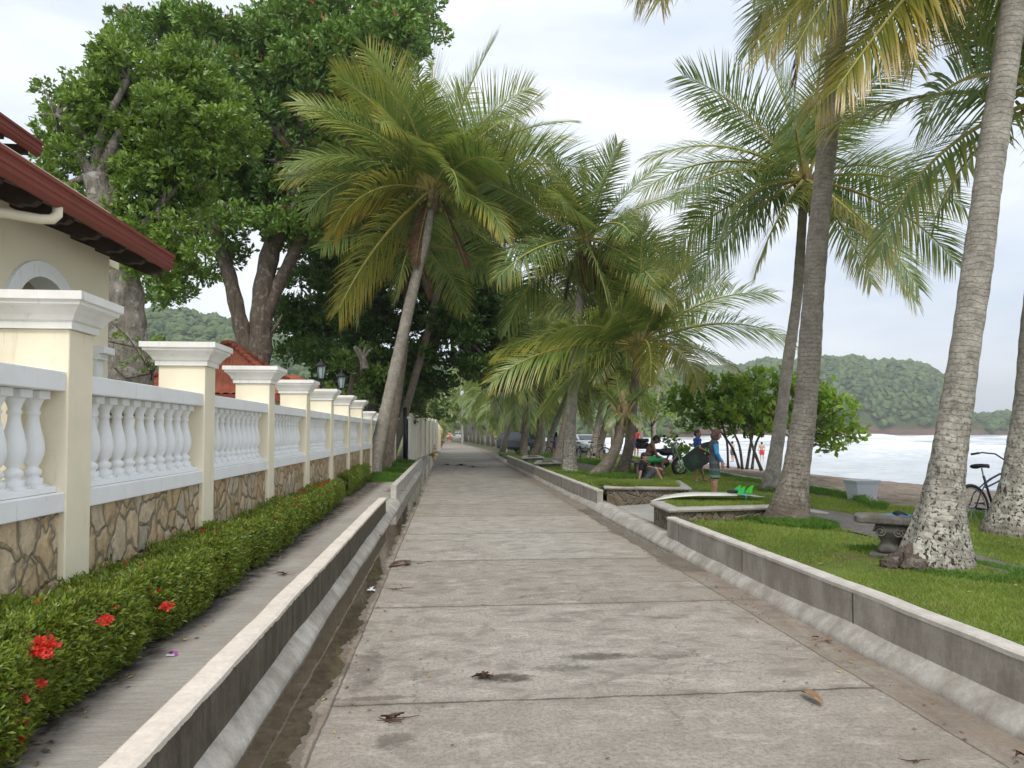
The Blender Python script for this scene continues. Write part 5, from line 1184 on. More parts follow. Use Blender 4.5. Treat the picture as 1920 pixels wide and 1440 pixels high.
b_ = G(1476,980,.28); tuft((b_.x+.05, b_.y-.22), .52, 9000, .13, ring=.1); b_ = G(1745,1062,.28); tuft((b_.x+.25, b_.y-.15), .62, 5500, .07, ring=.35)
b_ = G(1443,915,.28); tuft((b_.x+.1, b_.y+.1), .6, 2500, .11, ring=.2)
for px, py, R_, n, h in ((1125,890,.7,4500,.15),(1160,895,.9,6500,.16),(1185,888,.6,3500,.16),(1067,890,.6,3500,.10),(1300,968,.35,3000,.14),(1285,962,.25,2000,.16),(1395,975,.25,1800,.10),(1700,1050,.3,1500,.07),(1650,1038,.3,1400,.08),(1030,858,.7,2600,.22),(990,852,.7,2200,.25),(1100,866,.7,1800,.2),(1120,868,.8,1800,.2)): b_ = G(px, py, .28); tuft(b_, R_, n, h)
P_e = [G(*p, .30) for p in [(1180,856),(1270,872),(1400,898),(1520,914),(1600,928),(1640,946),(1660,950)]]
for i in range(len(P_e)-1):
    for k in range(2600):
        q = P_e[i].lerp(P_e[i+1], g_r.random()); r = abs(g_r.normal(0, .16)); pts.append((q.x-r*.8, q.y-r, .24)); hs.append(.13*(1-min(.7, r)))
for k in range(1500): q = G(1800,975,.2).lerp(G(1865,970,.2), g_r.random()); pts.append((q.x+g_r.normal(0,.12), q.y+g_r.normal(0,.12), .2)); hs.append(.12)
# weeds on the left
for (cx_, cy_, R_, n, h) in ((-2.2, 22.6, .8, 6500, .17), (-2.1, 25.5, .9, 5000, .17), (-2.3, 29, .9, 4200, .2), (-2.4, 33, .9, 2600, .22), (-1.9, 20.9, .5, 2500, .12)): tuft((cx_, cy_), R_, n, h, .16)
blades('grass', pts, np.array(hs), .012, M['tuft_blade'], 6, .7, label='long dark grass tufts around the trunk feet and edging')
pts = []; hs = []
def fillpoly(P_, n, h, z, noisy=.0):
    x0 = min(p.x for p in P_); x1 = max(p.x for p in P_); y0 = min(p.y for p in P_); y1 = max(p.y for p in P_); PP = [(p.x, p.y) for p in P_]; c = 0
    while c < n:
        x, y = g_r.uniform(x0, x1), g_r.uniform(y0, y1)
        if inpoly(x, y, PP): pts.append((x, y, z)); hs.append(h); c += 1
fillpoly(PL2i, 12000, .045, .49); fillpoly(PL1i, 12000, .07, .46)
for k in range(2600): q = G(1128,908,.47).lerp(G(1180,912,.47), g_r.random()**1.3); pts.append((q.x+g_r.normal(0,.08), q.y+g_r.normal(0,.08), .44)); hs.append(.12)
blades('grass', pts, np.array(hs), .009, M['grass_blade'], 8, .9, label='bright grass filling the two stone planters')

# ------------------------------------------------------------------ fine litter: fallen leaf bits gathered in the gutters, under the hedge and on the lawn
P = []; S_ = []
for _ in range(900):
    k = g_r.random(); y = 2.2 + 22*g_r.random()**1.5
    if k < .22: P.append((-.66+g_r.normal(0, .10), y, .006)); S_.append(.014)
    elif k < .42: P.append((2.74+g_r.normal(0, .10), y, .006)); S_.append(.014)
    elif k < .58: P.append((g_r.uniform(-.6, 2.6), y, .006)); S_.append(.011)
    elif k < .76: P.append((-1.90+abs(g_r.normal(0, .09))-.02*(y-3), y, .176)); S_.append(.018)
    else:
        x = g_r.uniform(3.35, 7.5)
        if y < 10 or y > 16: P.append((x, y, lz(x, y)+.018)); S_.append(.026)
P = np.array(P); n = len(P); S_ = (np.array(S_)*g_r.uniform(.5, 1.6, n))[:, None]; a = g_r.uniform(0, 6.283, n); d = np.stack([np.cos(a), np.sin(a), g_r.uniform(-.1, .3, n)], 1); e = np.stack([-np.sin(a), np.cos(a), g_r.uniform(-.2, .4, n)], 1)
V = np.stack([P-d*S_, P+e*S_*.42+np.array([0,0,.004]), P+d*S_, P-e*S_*.42+np.array([0,0,.006])], 1).reshape(-1, 3); i0 = np.arange(n)*4
tag(npmesh('leaf_litter', V, np.concatenate([np.stack([i0, i0+1, i0+2], 1), np.stack([i0, i0+2, i0+3], 1)]), mk_leaf('litter_leaf', (.06,.035,.02), (.30,.19,.09), (.55,.38,.12), .1), attrs={'rnd': np.repeat(g_r.random(n), 4)}), 'scattered bits of dry leaf in gutters and on the lawn', 'leaf litter', None, 'stuff')

# ------------------------------------------------------------------ people
def capsule(m, p0, p1, r0, r1, seg=12, fl=None, side=None):
    p0, p1 = Vector(p0), Vector(p1); t = p1-p0; L_ = t.length
    t = t.normalized() if L_ > 1e-6 else Vector((0,0,1))
    s = Vector(side) if side is not None else t.orthogonal(); s = (s-t*s.dot(t)).normalized(); b = t.cross(s); f = fl or 1.0
    vs = []; rg = [(-90+22.5*i, 0) for i in range(1, 5)] + [(22.5*i, 1) for i in range(0, 4)]
    for a, e in rg:
        a = R(a); r = (r1 if e else r0); c = (p1 if e else p0) + t*(r*math.sin(a)); rr = r*math.cos(a)
        for k in range(seg):
            q = 2*math.pi*k/seg; vs.append(c + s*math.cos(q)*rr + b*math.sin(q)*rr*f)
    n = len(rg); m.add(vs, [(i*seg+k, i*seg+(k+1) % seg, (i+1)*seg+(k+1) % seg, (i+1)*seg+k) for i in range(n-1) for k in range(seg)] + [tuple(range(seg))[::-1], tuple((n-1)*seg+k for k in range(seg))])
def ell(m, c, rad, ax=None):
    c = Vector(c); A = ax or Matrix.Identity(3); vs = []; n = 9; seg = 14
    for i in range(1, n):
        a = math.pi*i/n - math.pi/2
        for k in range(seg):
            q = 2*math.pi*k/seg; vs.append(c + A @ Vector((rad[0]*math.cos(a)*math.cos(q), rad[1]*math.cos(a)*math.sin(q), rad[2]*math.sin(a))))
    m.add(vs, [(i*seg+k, i*seg+(k+1) % seg, (i+1)*seg+(k+1) % seg, (i+1)*seg+k) for i in range(n-2) for k in range(seg)] + [tuple(range(seg))[::-1], tuple((n-2)*seg+k for k in range(seg))])
def fuse(name, m, mat, parent, vox, smooth_it=2):
    o = m.build(name, mat, parent, smooth=True)
    md = o.modifiers.new('r', 'REMESH'); md.mode = 'VOXEL'; md.voxel_size = vox; md.use_smooth_shade = True
    if smooth_it: s = o.modifiers.new('s', 'SMOOTH'); s.iterations = smooth_it; s.factor = .5
    bpy.context.view_layer.update(); dg = bpy.context.evaluated_depsgraph_get()
    me = bpy.data.meshes.new_from_object(o.evaluated_get(dg)); old = o.data; o.modifiers.clear(); o.data = me; me.name = name; bpy.data.meshes.remove(old)
    me.polygons.foreach_set('use_smooth', [True]*len(me.polygons)); return o
def frame(up, fwd):
    z = Vector(up).normalized(); y = z.cross(Vector(fwd)).normalized(); x = y.cross(z)
    return Matrix((x, y, z)).transposed()
skins = {'tan': simple('skin_tan', (.44,.25,.16), .5, .1), 'brown': simple('skin_brown', (.27,.14,.09), .45, .1), 'dark': simple('skin_dark', (.17,.09,.058), .45, .1), 'fair': simple('skin_fair', (.50,.30,.20), .5, .1)}
hairm = simple('black_hair', (.014,.011,.010), .5, .4, 30, .004); hairb = simple('brown_hair', (.09,.045,.025), .5, .5, 30, .004)
eyew = simple('eye_white', (.6,.6,.58), .3, .05); lipm = simple('lips', (.22,.075,.06), .5, .1); eyed = simple('eye_dark', (.012,.009,.008), .2)
def std(H, **o):
    J = dict(pel=(0,0,.55), wai=(0,0,.63), che=(0.0,0,.735), nec=(0,0,.835), hea=(.012,0,.925), fw=(1,0,-.05),
             shL=(0,.115,.805), shR=(0,-.115,.805), elL=(-.01,.145,.64), elR=(-.01,-.145,.64), wrL=(.04,.14,.50), wrR=(.04,-.14,.50), hdL=(.1,0,-1), hdR=(.1,0,-1),
             hiL=(0,.058,.52), hiR=(0,-.058,.52), knL=(.005,.062,.285), knR=(.005,-.062,.285), anL=(-.01,.06,.045), anR=(-.01,-.06,.045), toL=(.1,.07,.018), toR=(.1,-.07,.018))
    J.update(o); d = {}
    for k, v in J.items(): d[k] = Vector(v)*(1 if k in ('fw', 'hdL', 'hdR') else H)
    d['H'] = H; return d
def limb(m, J, a, b, r0, r1, g=0): H = J['H']; capsule(m, J[a], J[b], r0*H+g, r1*H+g)
def torso(m, J, g=0, parts='pwc', lean=1.0):
    H = J['H']; fw = J['shL']-J['shR']; f = fw.cross(J['nec']-J['pel']).normalized(); f = f
    A = frame(J['che']-J['pel'], f); B = frame(J['nec']-J['wai'], f); hipv = (J['hiL']-J['hiR'])
    if 'p' in parts: ell(m, J['pel'], (.068*H+g, .098*H+g, .070*H+g), A)
    if 'w' in parts: ell(m, J['wai'], (.056*H+g, .080*H+g, .085*H+g), A)
    if 'c' in parts:
        ell(m, J['che'], (.064*H+g, .098*H+g, .10*H+g), B); capsule(m, J['shL'], J['shR'], .036*H+g, .036*H+g)
        capsule(m, J['che'], J['nec'], .06*H+g, .035*H+g)
def hand(m, J, wr, hd, el, sgn, curl=.5):
    H = J['H']; w_ = J[wr]; d = J[hd].normalized(); arm = (J[wr]-J[el]).normalized(); s = d.cross(Vector((0, sgn, 0)));
    if s.length < .2: s = Vector((1, 0, 0))
    s.normalize(); nrm = d.cross(s)*sgn; k = H
    pc = w_ + d*.030*k; A = Matrix((s, nrm, d)).transposed(); ell(m, pc, (.024*k, .011*k, .034*k), A)
    for i, (o_, l) in enumerate(((-.017, .040), (-.006, .047), (.006, .044), (.017, .034))):
        b = w_ + d*.052*k + s*o_*k; c1 = curl*(.7+.15*i); d1 = (d - nrm*c1*.6).normalized(); mid = b + d1*l*k*.55; d2 = (d - nrm*c1*1.6).normalized()
        capsule(m, b, mid, .0058*k, .0054*k, 8); capsule(m, mid, mid+d2*l*k*.5, .0054*k, .0045*k, 8)
    tb = w_ + d*.018*k - s*.02*k; tm = tb + (d*.6 - s*.8 - nrm*.3).normalized()*.028*k; capsule(m, tb, tm, .0078*k, .0066*k, 8); capsule(m, tm, tm+(d*.95 - s*.2 - nrm*.35).normalized()*.024*k, .0064*k, .005*k, 8)
def person(loc, rz, label, J, skin, vox, clothes, hair=('short', None), sc_=1.0, face=True, hat=None, curl=(.5, .5), group=None):
    H = J['H']; root = empty('person', loc, rz, label, 'person', group); m = MB()
    torso(m, J)
    for s in 'LR':
        limb(m, J, 'sh'+s, 'el'+s, .027, .022); limb(m, J, 'el'+s, 'wr'+s, .0225, .0145); capsule(m, J['el'+s].lerp(J['wr'+s], .25), J['el'+s].lerp(J['wr'+s], .35), .023*H, .021*H)
        limb(m, J, 'hi'+s, 'kn'+s, .050, .033); limb(m, J, 'kn'+s, 'an'+s, .032, .0195); k_, a_ = J['kn'+s], J['an'+s]
        back = (J['an'+s]-J['to'+s]); back.z = 0; back = back.normalized() if back.length > 0 else Vector((-1,0,0))
        capsule(m, k_.lerp(a_, .22)+back*.008*H, k_.lerp(a_, .45)+back*.006*H, .031*H, .026*H)
        capsule(m, a_+back*.012*H-Vector((0,0,.018*H)), a_-Vector((0,0,.015*H)), .020*H, .021*H); capsule(m, a_-Vector((0,0,.008*H)), J['to'+s], .021*H, .013*H, fl=1.0)
        hand(m, J, 'wr'+s, 'hd'+s, 'el'+s, 1 if s == 'L' else -1, curl[0 if s == 'L' else 1])
    hc = J['hea']; f = J['fw'].normalized(); A = frame((hc-J['nec']).normalized()*.5+Vector((0,0,.5))-f*f.z*.6, f); X = A @ Vector((1,0,0)); Yv = A @ Vector((0,1,0)); Z = A @ Vector((0,0,1)); h = H*.0925 if H > 1.55 else H*.098
    capsule(m, J['nec']-Vector((0,0,.02*H)), hc-Z*h*.35-X*h*.15, .030*H, .029*H)
    ell(m, hc+Z*h*.12, (h*.70, h*.56, h*.66), A); ell(m, hc+X*h*.18-Z*h*.25, (h*.46, h*.43, h*.52), A); ell(m, hc+X*h*.38-Z*h*.58, (h*.20, h*.25, h*.16), A)
    capsule(m, hc+X*h*.60+Z*h*.08, hc+X*h*.74-Z*h*.17, h*.065, h*.10, 8)
    for sg in (1, -1):
        ell(m, hc+Yv*h*.56*sg-X*h*.03-Z*h*.04, (h*.12, h*.06, h*.17), A); ell(m, hc+X*h*.47+Yv*h*.26*sg-Z*h*.16, (h*.14, h*.16, h*.13), A)
        capsule(m, hc+X*h*.60+Yv*h*.10*sg+Z*h*.15, hc+X*h*.52+Yv*h*.36*sg+Z*h*.15, h*.055, h*.05, 8)
    capsule(m, hc+X*h*.58-Yv*h*.12-Z*h*.40, hc+X*h*.58+Yv*h*.12-Z*h*.40, h*.06, h*.06, 8)
    fuse('body', m, skins[skin], root, vox)
    if face:
        for sg in (1, -1):
            m = MB(); ell(m, hc+X*h*.585+Yv*h*.24*sg+Z*h*.04, (h*.06, h*.09, h*.055), A); e = m.build('eye', eyew, root, smooth=True); m = MB(); ell(m, hc+X*h*.635+Yv*h*.24*sg+Z*h*.04, (h*.03, h*.045, h*.045), A); m.build('pupil', eyed, e, smooth=True)
            m = MB(); capsule(m, hc+X*h*.66+Yv*h*.12*sg+Z*h*.16, hc+X*h*.57+Yv*h*.38*sg+Z*h*.17, h*.028, h*.02, 6); m.build('eyebrow', hairm, root, smooth=True)
        m = MB(); capsule(m, hc+X*h*.635-Yv*h*.10-Z*h*.40, hc+X*h*.635+Yv*h*.10-Z*h*.40, h*.035, h*.035, 6); m.build('mouth', lipm, root, smooth=True)
    if hair[0]:
        m = MB(); ell(m, hc-X*h*.10+Z*h*.26, (h*.70, h*.62, h*.60), A); ell(m, hc-X*h*.22+Z*h*.02, (h*.58, h*.60, h*.58), A)
        if hair[0] == 'long':
            rr = random.Random(3)
            ell(m, hc-X*h*.30-Z*h*.25, (h*.52, h*.60, h*.62), A); ell(m, hc+X*h*.28+Z*h*.52, (h*.36, h*.50, h*.24), A)
            for k in range(16): a = -2.0+k*4.0/15; q = hc-X*h*.42*math.cos(a)+Yv*h*.52*math.sin(a)+Z*h*.1; capsule(m, q, q-Z*h*(.75+rr.uniform(0,.25))-X*h*.12*math.cos(a), h*.15, h*.05, 8)
        elif hair[0] == 'mop': ell(m, hc+X*h*.36+Z*h*.50, (h*.34, h*.46, h*.22), A)
        fuse('hair', m, hair[1] or hairm, root, vox*1.0)
    if hat:
        m = MB(); ell(m, hc-X*h*.05+Z*h*.35, (h*.75, h*.68, h*.55), A); ell(m, hc+X*h*.55+Z*h*.32, (h*.5, h*.5, h*.08), A); m.build('cap', hat, root, smooth=True)
    for (nm, fn, mat) in clothes:
        m = MB(); fn(m, J); fuse(nm, m, mat, root, vox*1.1, 3)
    return root
def shirt(g=.012, sleeve=.55):
    def f(m, J):
        torso(m, J, g, 'wc'); H = J['H']; A = J['pel'].lerp(J['wai'], .4); ell(m, A, (.062*H+g, .092*H+g, .05*H+g))
        for s in 'LR': e = J['sh'+s].lerp(J['el'+s], sleeve) if sleeve <= 1 else J['el'+s]; capsule(m, J['sh'+s], e, .027*H+g, .027*H+g)
    return f
def vest(g=.010):
    def f(m, J): torso(m, J, g, 'wc'); H = J['H']; ell(m, J['pel'].lerp(J['wai'], .45), (.062*H+g, .092*H+g, .05*H+g))
    return f
def sleeves(g=.011):
    def f(m, J):
        H = J['H']
        for s in 'LR':
            out_ = (J['sh'+s]-J['nec'])*.0
            capsule(m, J['sh'+s], J['el'+s], .031*H+g, .023*H+g); capsule(m, J['el'+s], J['el'+s].lerp(J['wr'+s], .86), .023*H+g, .0165*H+g*.7)
    return f
def shorts(g=.02, ln=.85, loose=.02):
    def f(m, J):
        torso(m, J, g, 'p'); H = J['H']
        for s in 'LR': capsule(m, J['hi'+s], J['hi'+s].lerp(J['kn'+s], ln), .050*H+g, .038*H+g+loose)
    return f
navy = simple('navy_cloth', (.015,.06,.24), .7, .2, 12); slate = simple('slate_rash_guard', (.045,.060,.078), .6, .3, 14); sky_b = simple('blue_sleeve', (.04,.27,.58), .6, .2, 14)
blackc = simple('black_cloth', (.012,.013,.018), .8, .2); greyc = simple('grey_shorts', (.075,.085,.10), .8, .25); redc = simple('red_cloth', (.55,.05,.06), .7, .2); whitec = simple('white_cloth', (.6,.6,.62), .7); violet = simple('violet_cloth', (.10,.09,.38), .7)
def mk_plaid():
    t = NT('plaid_cloth'); v = t.co(); a = t.math('SINE', t.math('MULTIPLY', t.sep(v, 0), 55)); b = t.math('SINE', t.math('MULTIPLY', t.sep(v, 2), 45)); 
    c = t.mix(t.ramp(a, [(.45,0.),(.55,1.)]), (.02,.16,.075), (.10,.115,.12)); c = t.mix(t.math('MULTIPLY', t.ramp(b, [(.45,0.),(.55,1.)]), .6), c, (.38,.42,.42)); z = t.ramp(t.sep(v, 2), [(.47, 0.), (.62, .75)]); c = t.mix(z, c, (.06,.065,.07))
    return t.done(c, .8)
plaid = mk_plaid(); teal = simple('teal_shorts', (.01,.075,.12), .7, .3, 12); greenc = simple('green_cloth', (.03,.30,.10), .7, .5, 9)
# boy in blue long-sleeved rash guard, profile to the right
bp = G(1340, 936, .25)
J = std(1.40, pel=(0,0,.55), che=(-.005,0,.735), nec=(.0,0,.838), hea=(.035,0,.918), fw=(1,-.12,-.14), elR=(.0,-.15,.655), wrR=(.075,-.115,.525), hdR=(.28,.1,-1), elL=(.02,.135,.655), wrL=(.115,.05,.56), hdL=(.3,-.2,-1), shL=(.0,.11,.80), shR=(-.005,-.115,.80))
person((bp.x, bp.y, lz(bp.x, bp.y)+.0), -.12, 'standing boy in blue-sleeved rash guard and plaid shorts, seen in profile behind the surfboard', J, 'tan', .0085, [('torso_shirt', vest(), slate), ('sleeves', sleeves(), sky_b), ('shorts', shorts(.014, .80, .016), plaid)], ('long', hairb), curl=(.5, .45))
# boy carrying the bodyboard
bq = G(1308, 903, .25)
J = std(1.42, pel=(0,0,.54), hiL=(.0,.058,.51), hiR=(.0,-.058,.51), knR=(-.05,-.075,.285), anR=(-.075,-.085,.045), toR=(.0,-.14,.018), knL=(.09,.065,.29), anL=(.15,.07,.05), toL=(.25,.04,.018), fw=(.75,-.7,-.1), elR=(-.02,-.20,.66), wrR=(.13,-.235,.585), hdR=(.8,.0,-.55), elL=(.10,.12,.70), wrL=(.23,-.04,.76), hdL=(.2,-.9,.1))
bb_o = person((bq.x, bq.y, lz(bq.x, bq.y)), .0, 'walking boy in navy shirt and teal shorts carrying the black bodyboard under his arm', J, 'brown', .0085, [('shirt', shirt(.012, .5), navy), ('shorts', shorts(.018, .85, .022), teal)], ('short', None), curl=(.8, .9))
brd = empty('bodyboard', (bq.x+.02, bq.y-.235, lz(bq.x, bq.y)+.735), 0, 'black bodyboard with bright green rim and a small green triangle mark', 'bodyboard')
def bbpoly(L_=1.02, W_=.27):
    P_ = []
    for i in range(9): u = i/8; P_.append((-L_/2-.03+.06*abs(u-.5)*2, -W_*.82+W_*1.64*u))
    for i in range(1, 14):
        u = i/13; x = -L_/2+L_*u*.98; wv = W_*(.82+.18*math.sin(min(1, u/.6)*math.pi/2)) if u < .6 else W_*(1-.0*u)*(1-((u-.6)/.4)**2*.52); P_.append((x, wv))
    for i in range(13, 0, -1):
        u = i/13; x = -L_/2+L_*u*.98; wv = W_*(.82+.18*math.sin(min(1, u/.6)*math.pi/2)) if u < .6 else W_*(1-((u-.6)/.4)**2*.52); P_.append((x, -wv))
    return P_
gr_ = simple('lime_plastic', (.06,.62,.06), .4, .1); blkb = simple('bodyboard_black', (.014,.018,.016), .35, .3); dkg = simple('bodyboard_green_panel', (.015,.045,.025), .3, .6, 12)
P_ = bbpoly(); m = MB(); m.prism(P_, -.024, .024); deck = m.build('deck', blkb, brd, bevel=.012)
m = MB(); m.prism([(x*1.012-.004, y*1.01) for x, y in P_], -.006, .006); m.build('rail_edge', gr_, brd)
m = MB(); m.prism([(-.34,-.13),(-.09,-.14),(-.10,.12),(-.32,.13)], .0245, .0265); m.build('panel', dkg, brd)
m = MB()
for tri in ([(.14,.06),(.22,.12),(.19,.02)], [(.08,.0),(.15,.03),(.12,-.04)], [(.21,.0),(.26,.07),(.255,-.01)]): m.prism(tri, .0245, .0272)
m.build('triangle_mark', gr_, brd)
m = MB(); m.tube([(-.5,-.2,0),(-.51,0,0),(-.5,.2,0)], .022, 8); m.build('tail_bumper', gr_, brd, smooth=True)
brd.rotation_euler = Euler((R(90), R(-33), R(-4)), 'XYZ'); brd.rotation_euler = (Matrix.Rotation(R(-6), 3, 'Z') @ Matrix.Rotation(R(-33), 3, 'Y') @ Matrix.Rotation(R(90), 3, 'X')).to_euler()
lsh = MB(); lsh.tube([(.02,0,.0),(.06,-.05,-.02),(.12,-.055,.0),(.15,-.02,.03),(.13,-.02,.06)], .011, 6); o = lsh.build('leash', simple('orange_leash', (.85,.12,.02), .5), brd, smooth=True); o.location = (-.02, -.05, .04); o.rotation_euler = (R(-90), 0, 0); o.location = (.05, -.12, -.035)
# seated boy, black tee
bs = G(1208, 905, .25)
J = std(1.50, pel=(0,0,.065), wai=(-.02,0,.15), che=(-.03,0,.25), nec=(-.03,0,.355), hea=(.01,0,.44), fw=(.75,-.62,-.25), shL=(-.03,.115,.325), shR=(-.04,-.115,.325), elR=(-.09,-.15,.17), wrR=(-.12,-.17,.035), hdR=(-.6,-.2,-.5), elL=(.10,.12,.26), wrL=(.25,.04,.24), hdL=(1,-.2,-.3),
        hiL=(.02,.058,.06), hiR=(.02,-.058,.06), knL=(.22,.08,.235), knR=(.19,-.07,.235), anL=(.33,.08,.035), anR=(.30,-.07,.035), toL=(.43,.09,.015), toR=(.40,-.09,.015))
person((bs.x, bs.y, .27), -.1, 'boy in black T-shirt and grey shorts sitting on the ground with knees raised', J, 'tan', .009, [('shirt', shirt(.014, .6), blackc), ('shorts', shorts(.016, .8, .02), greyc)], ('mop', None), curl=(.4, .2))
# shirtless man on a low seat
bm_ = G(1214, 893, .25); 
st_o = MB(); st_o.box((-.45, -.22, 0), (.5, .22, .07)); st_o.box((-.35, -.16, -.42), (-.15, .16, -.001)); st_o.box((.2, -.16, -.42), (.4, .16, -.001)); st = st_o.build('low_bench', M['bench'], None, bevel=.01); st.location = (bm_.x, bm_.y+.1, .66); tag(st, 'low plain concrete seat under the shirtless man', 'bench')
J = std(1.72, pel=(0,0,.05), wai=(.01,0,.13), che=(.055,0,.235), nec=(.105,0,.335), hea=(.175,0,.40), fw=(.9,-.25,-.55), shL=(.09,.12,.30), shR=(.07,-.12,.30), elR=(.14,-.15,.13), wrR=(.27,-.10,.03), hdR=(.8,.3,-.5), elL=(.18,.13,.14), wrL=(.30,.06,.04), hdL=(.8,-.3,-.4),
        hiL=(.02,.06,.045), hiR=(.02,-.06,.045), knL=(.27,.09,.06), knR=(.26,-.09,.055), anL=(.25,.09,-.19), anR=(.25,-.09,-.19), toL=(.34,.1,-.215), toR=(.34,-.1,-.215))
person((bm_.x, bm_.y+.05, .68), -.05, 'shirtless man leaning forward on a seat behind the boy in black', J, 'dark', .010, [('shorts', shorts(.02, .82, .02), greenc)], ('short', None), curl=(.6, .6))
# further people
def far_person(px, py, dist, z, H, rz, label, skin, clothes, J=None, hair='short', hat=None, vox=.02):
    p = D(px, 812, dist); return person((p.x, dist, z), rz, label, J or std(H), skin, vox, clothes, (hair, None), face=False, hat=hat)
far_person(1193, 858, 36, .2, 1.62, .6, 'woman in red top and violet shorts standing behind a dark palm trunk', 'fair', [('top', shirt(.012, .3), redc), ('shorts', shorts(.015, .5), violet)], hair='long')
far_person(1373, 870, 55, -.82, 1.68, 2.2, 'bather in dark shorts on the sand, seen between the stems of the almond tree', 'fair', [('shorts', shorts(.02, .6), greyc)])
far_person(1428, 868, 57, -.88, 1.65, 1.2, 'bather partly hidden by the almond tree stems, right of the other bather', 'fair', [('shorts', shorts(.02, .6), redc)])
far_person(1037, 850, 44, .15, 1.7, 1.5, 'person in dark top and blue shorts between the far palm trunks', 'brown', [('top', shirt(.03, .6), blackc), ('shorts', shorts(.02, .8), simple('blue_cloth', (.02,.08,.4), .7))])
crouch = std(1.7, pel=(0,0,.13), wai=(.02,0,.20), che=(.06,0,.30), nec=(.10,0,.39), hea=(.14,0,.46), fw=(1,0,-.4), shL=(.09,.115,.36), shR=(.09,-.115,.36), elL=(.17,.13,.24), elR=(.17,-.13,.24), wrL=(.26,.08,.16), wrR=(.26,-.08,.16), hiL=(.0,.06,.12), hiR=(.0,-.06,.12), knL=(.20,.11,.22), knR=(.20,-.11,.22), anL=(.06,.1,.04), anR=(.06,-.1,.04), toL=(.16,.11,.015), toR=(.16,-.11,.015))
far_person(945, 843, 50, 0.0, 1.7, 1.5, 'crouching shirtless person in red cap and pale shorts at the far roadside', 'tan', [('shorts', shorts(.02, .7), whitec)], J=crouch, hat=redc)
far_person(843, 832, 96, 0, 1.75, 1.6, 'lone walker in pink top far away in the middle of the road', 'fair', [('top', shirt(.03, .4), simple('pink_cloth', (.6,.25,.2), .7)), ('shorts', shorts(.02, .6), redc)], vox=.03)
far_person(832, 828, 112, 0, 1.75, 1.2, 'distant person in bright red shirt beside the road', 'brown', [('top', shirt(.04, .6), redc), ('shorts', shorts(.02, .9), teal)], vox=.03)
far_person(826, 828, 116, 0, 1.75, 1.2, 'distant person in white shirt left of the one in bright red', 'brown', [('top', shirt(.04, .6), whitec), ('shorts', shorts(.02, .9), redc)], vox=.03)

# ------------------------------------------------------------------ surfboard
sa = G(1238, 937, .52); sb_ = G(1428, 938, .52); sv = (sb_-sa); SL = sv.length; sc_p = sa.lerp(sb_, .5) + Vector((0, .16, 0)); 
SL = 1.82
surf = empty('surfboard', (sc_p.x, sc_p.y, .565), math.atan2(sv.y, sv.x), 'white surfboard lying bottom up with green fins on the grass of the planter', 'surfboard')
n = 30; sg = 16; vs = []
def ol(u): return .255*max(.0, (1-abs(2*u-1.04)**2.6))**.62 if u < .52 else .255*max(.02, (1-abs((u-.52)/.50)**2.7))**.75
for i in range(n+1):
    u = i/n; x = (u-.5)*SL; wv = max(.004, ol(u)); th = .034*max(.12, (1-abs(2*u-1)**3)); rk = -.115*max(0, (.45-u)/.45)**2.2 - .035*max(0, (u-.65)/.35)**2 + .03
    for k in range(sg): a = 2*math.pi*k/sg; vs.append((x, wv*math.cos(a), rk+th*math.sin(a)*(1-.15*abs(math.cos(a)))))
m = MB(); m.add(vs, [(i*sg+k, i*sg+(k+1) % sg, (i+1)*sg+(k+1) % sg, (i+1)*sg+k) for i in range(n) for k in range(sg)] + [tuple(range(sg))[::-1], tuple(n*sg+k for k in range(sg))])
def mk_board():
    t = NT('surfboard_gloss'); v = t.co(); x = t.sep(v, 0); c = t.ramp(t.math('ADD', x, .5), [(.0, (.74,.74,.66)), (.62, (.70,.70,.62)), (.80, (.52,.55,.46)), (1., (.30,.42,.34))])
    c = t.mix(t.math('MULTIPLY', t.ramp(t.noise(v, 14, 4, .7), [(.5,0.),(.7,1.)]), .2), c, (.45,.43,.36))
    rail = t.math('MULTIPLY', t.math('LESS_THAN', t.sep(v, 1), -.17), t.math('GREATER_THAN', x, .42)); c = t.mix(t.math('MULTIPLY', rail, .9), c, (.015,.05,.035)); return t.done(c, .18, None, .6)
m.build('hull', mk_board(), surf, smooth=True)
for (fx, fy, s_) in ((.50, -.13, 1.), (.66, 0.0, 1.05), (.50, .13, 1.)):
    fx = fx*SL/1.82; pr_ = [(-.055,0),(.055,0),(.05,.03),(.055,.06),(.075,.10),(.082,.118),(.055,.118),(.02,.10),(-.02,.065)]
    m = MB(); vs = [(fx+a*s_, fy-.004, .052+b*s_) for a, b in pr_] + [(fx+a*s_, fy+.004, .052+b*s_) for a, b in pr_]; k = len(pr_); m.add(vs, [tuple(range(k)), tuple(range(k, 2*k))[::-1]] + [(i, (i+1) % k, k+(i+1) % k, k+i) for i in range(k)])
    m.build('fin', gr_, surf)
m = MB(); pts_ = []
for i in range(46): a = i*.42; pts_.append((.56+.05*math.cos(a)-.0015*i, -.02+.05*math.sin(a), .075+.0012*i))
pts_ += [(.52,-.16,.08),(.56,-.24,.02),(.54,-.25,-.03)]
m.tube(pts_, .006, 6); m.build('leash', simple('cyan_cord', (.02,.45,.62), .4), surf, smooth=True)
m = MB(); ell(m, (.40,-.02,.075), (.09,.06,.035)); m.build('leash_cuff', blk, surf, smooth=True)

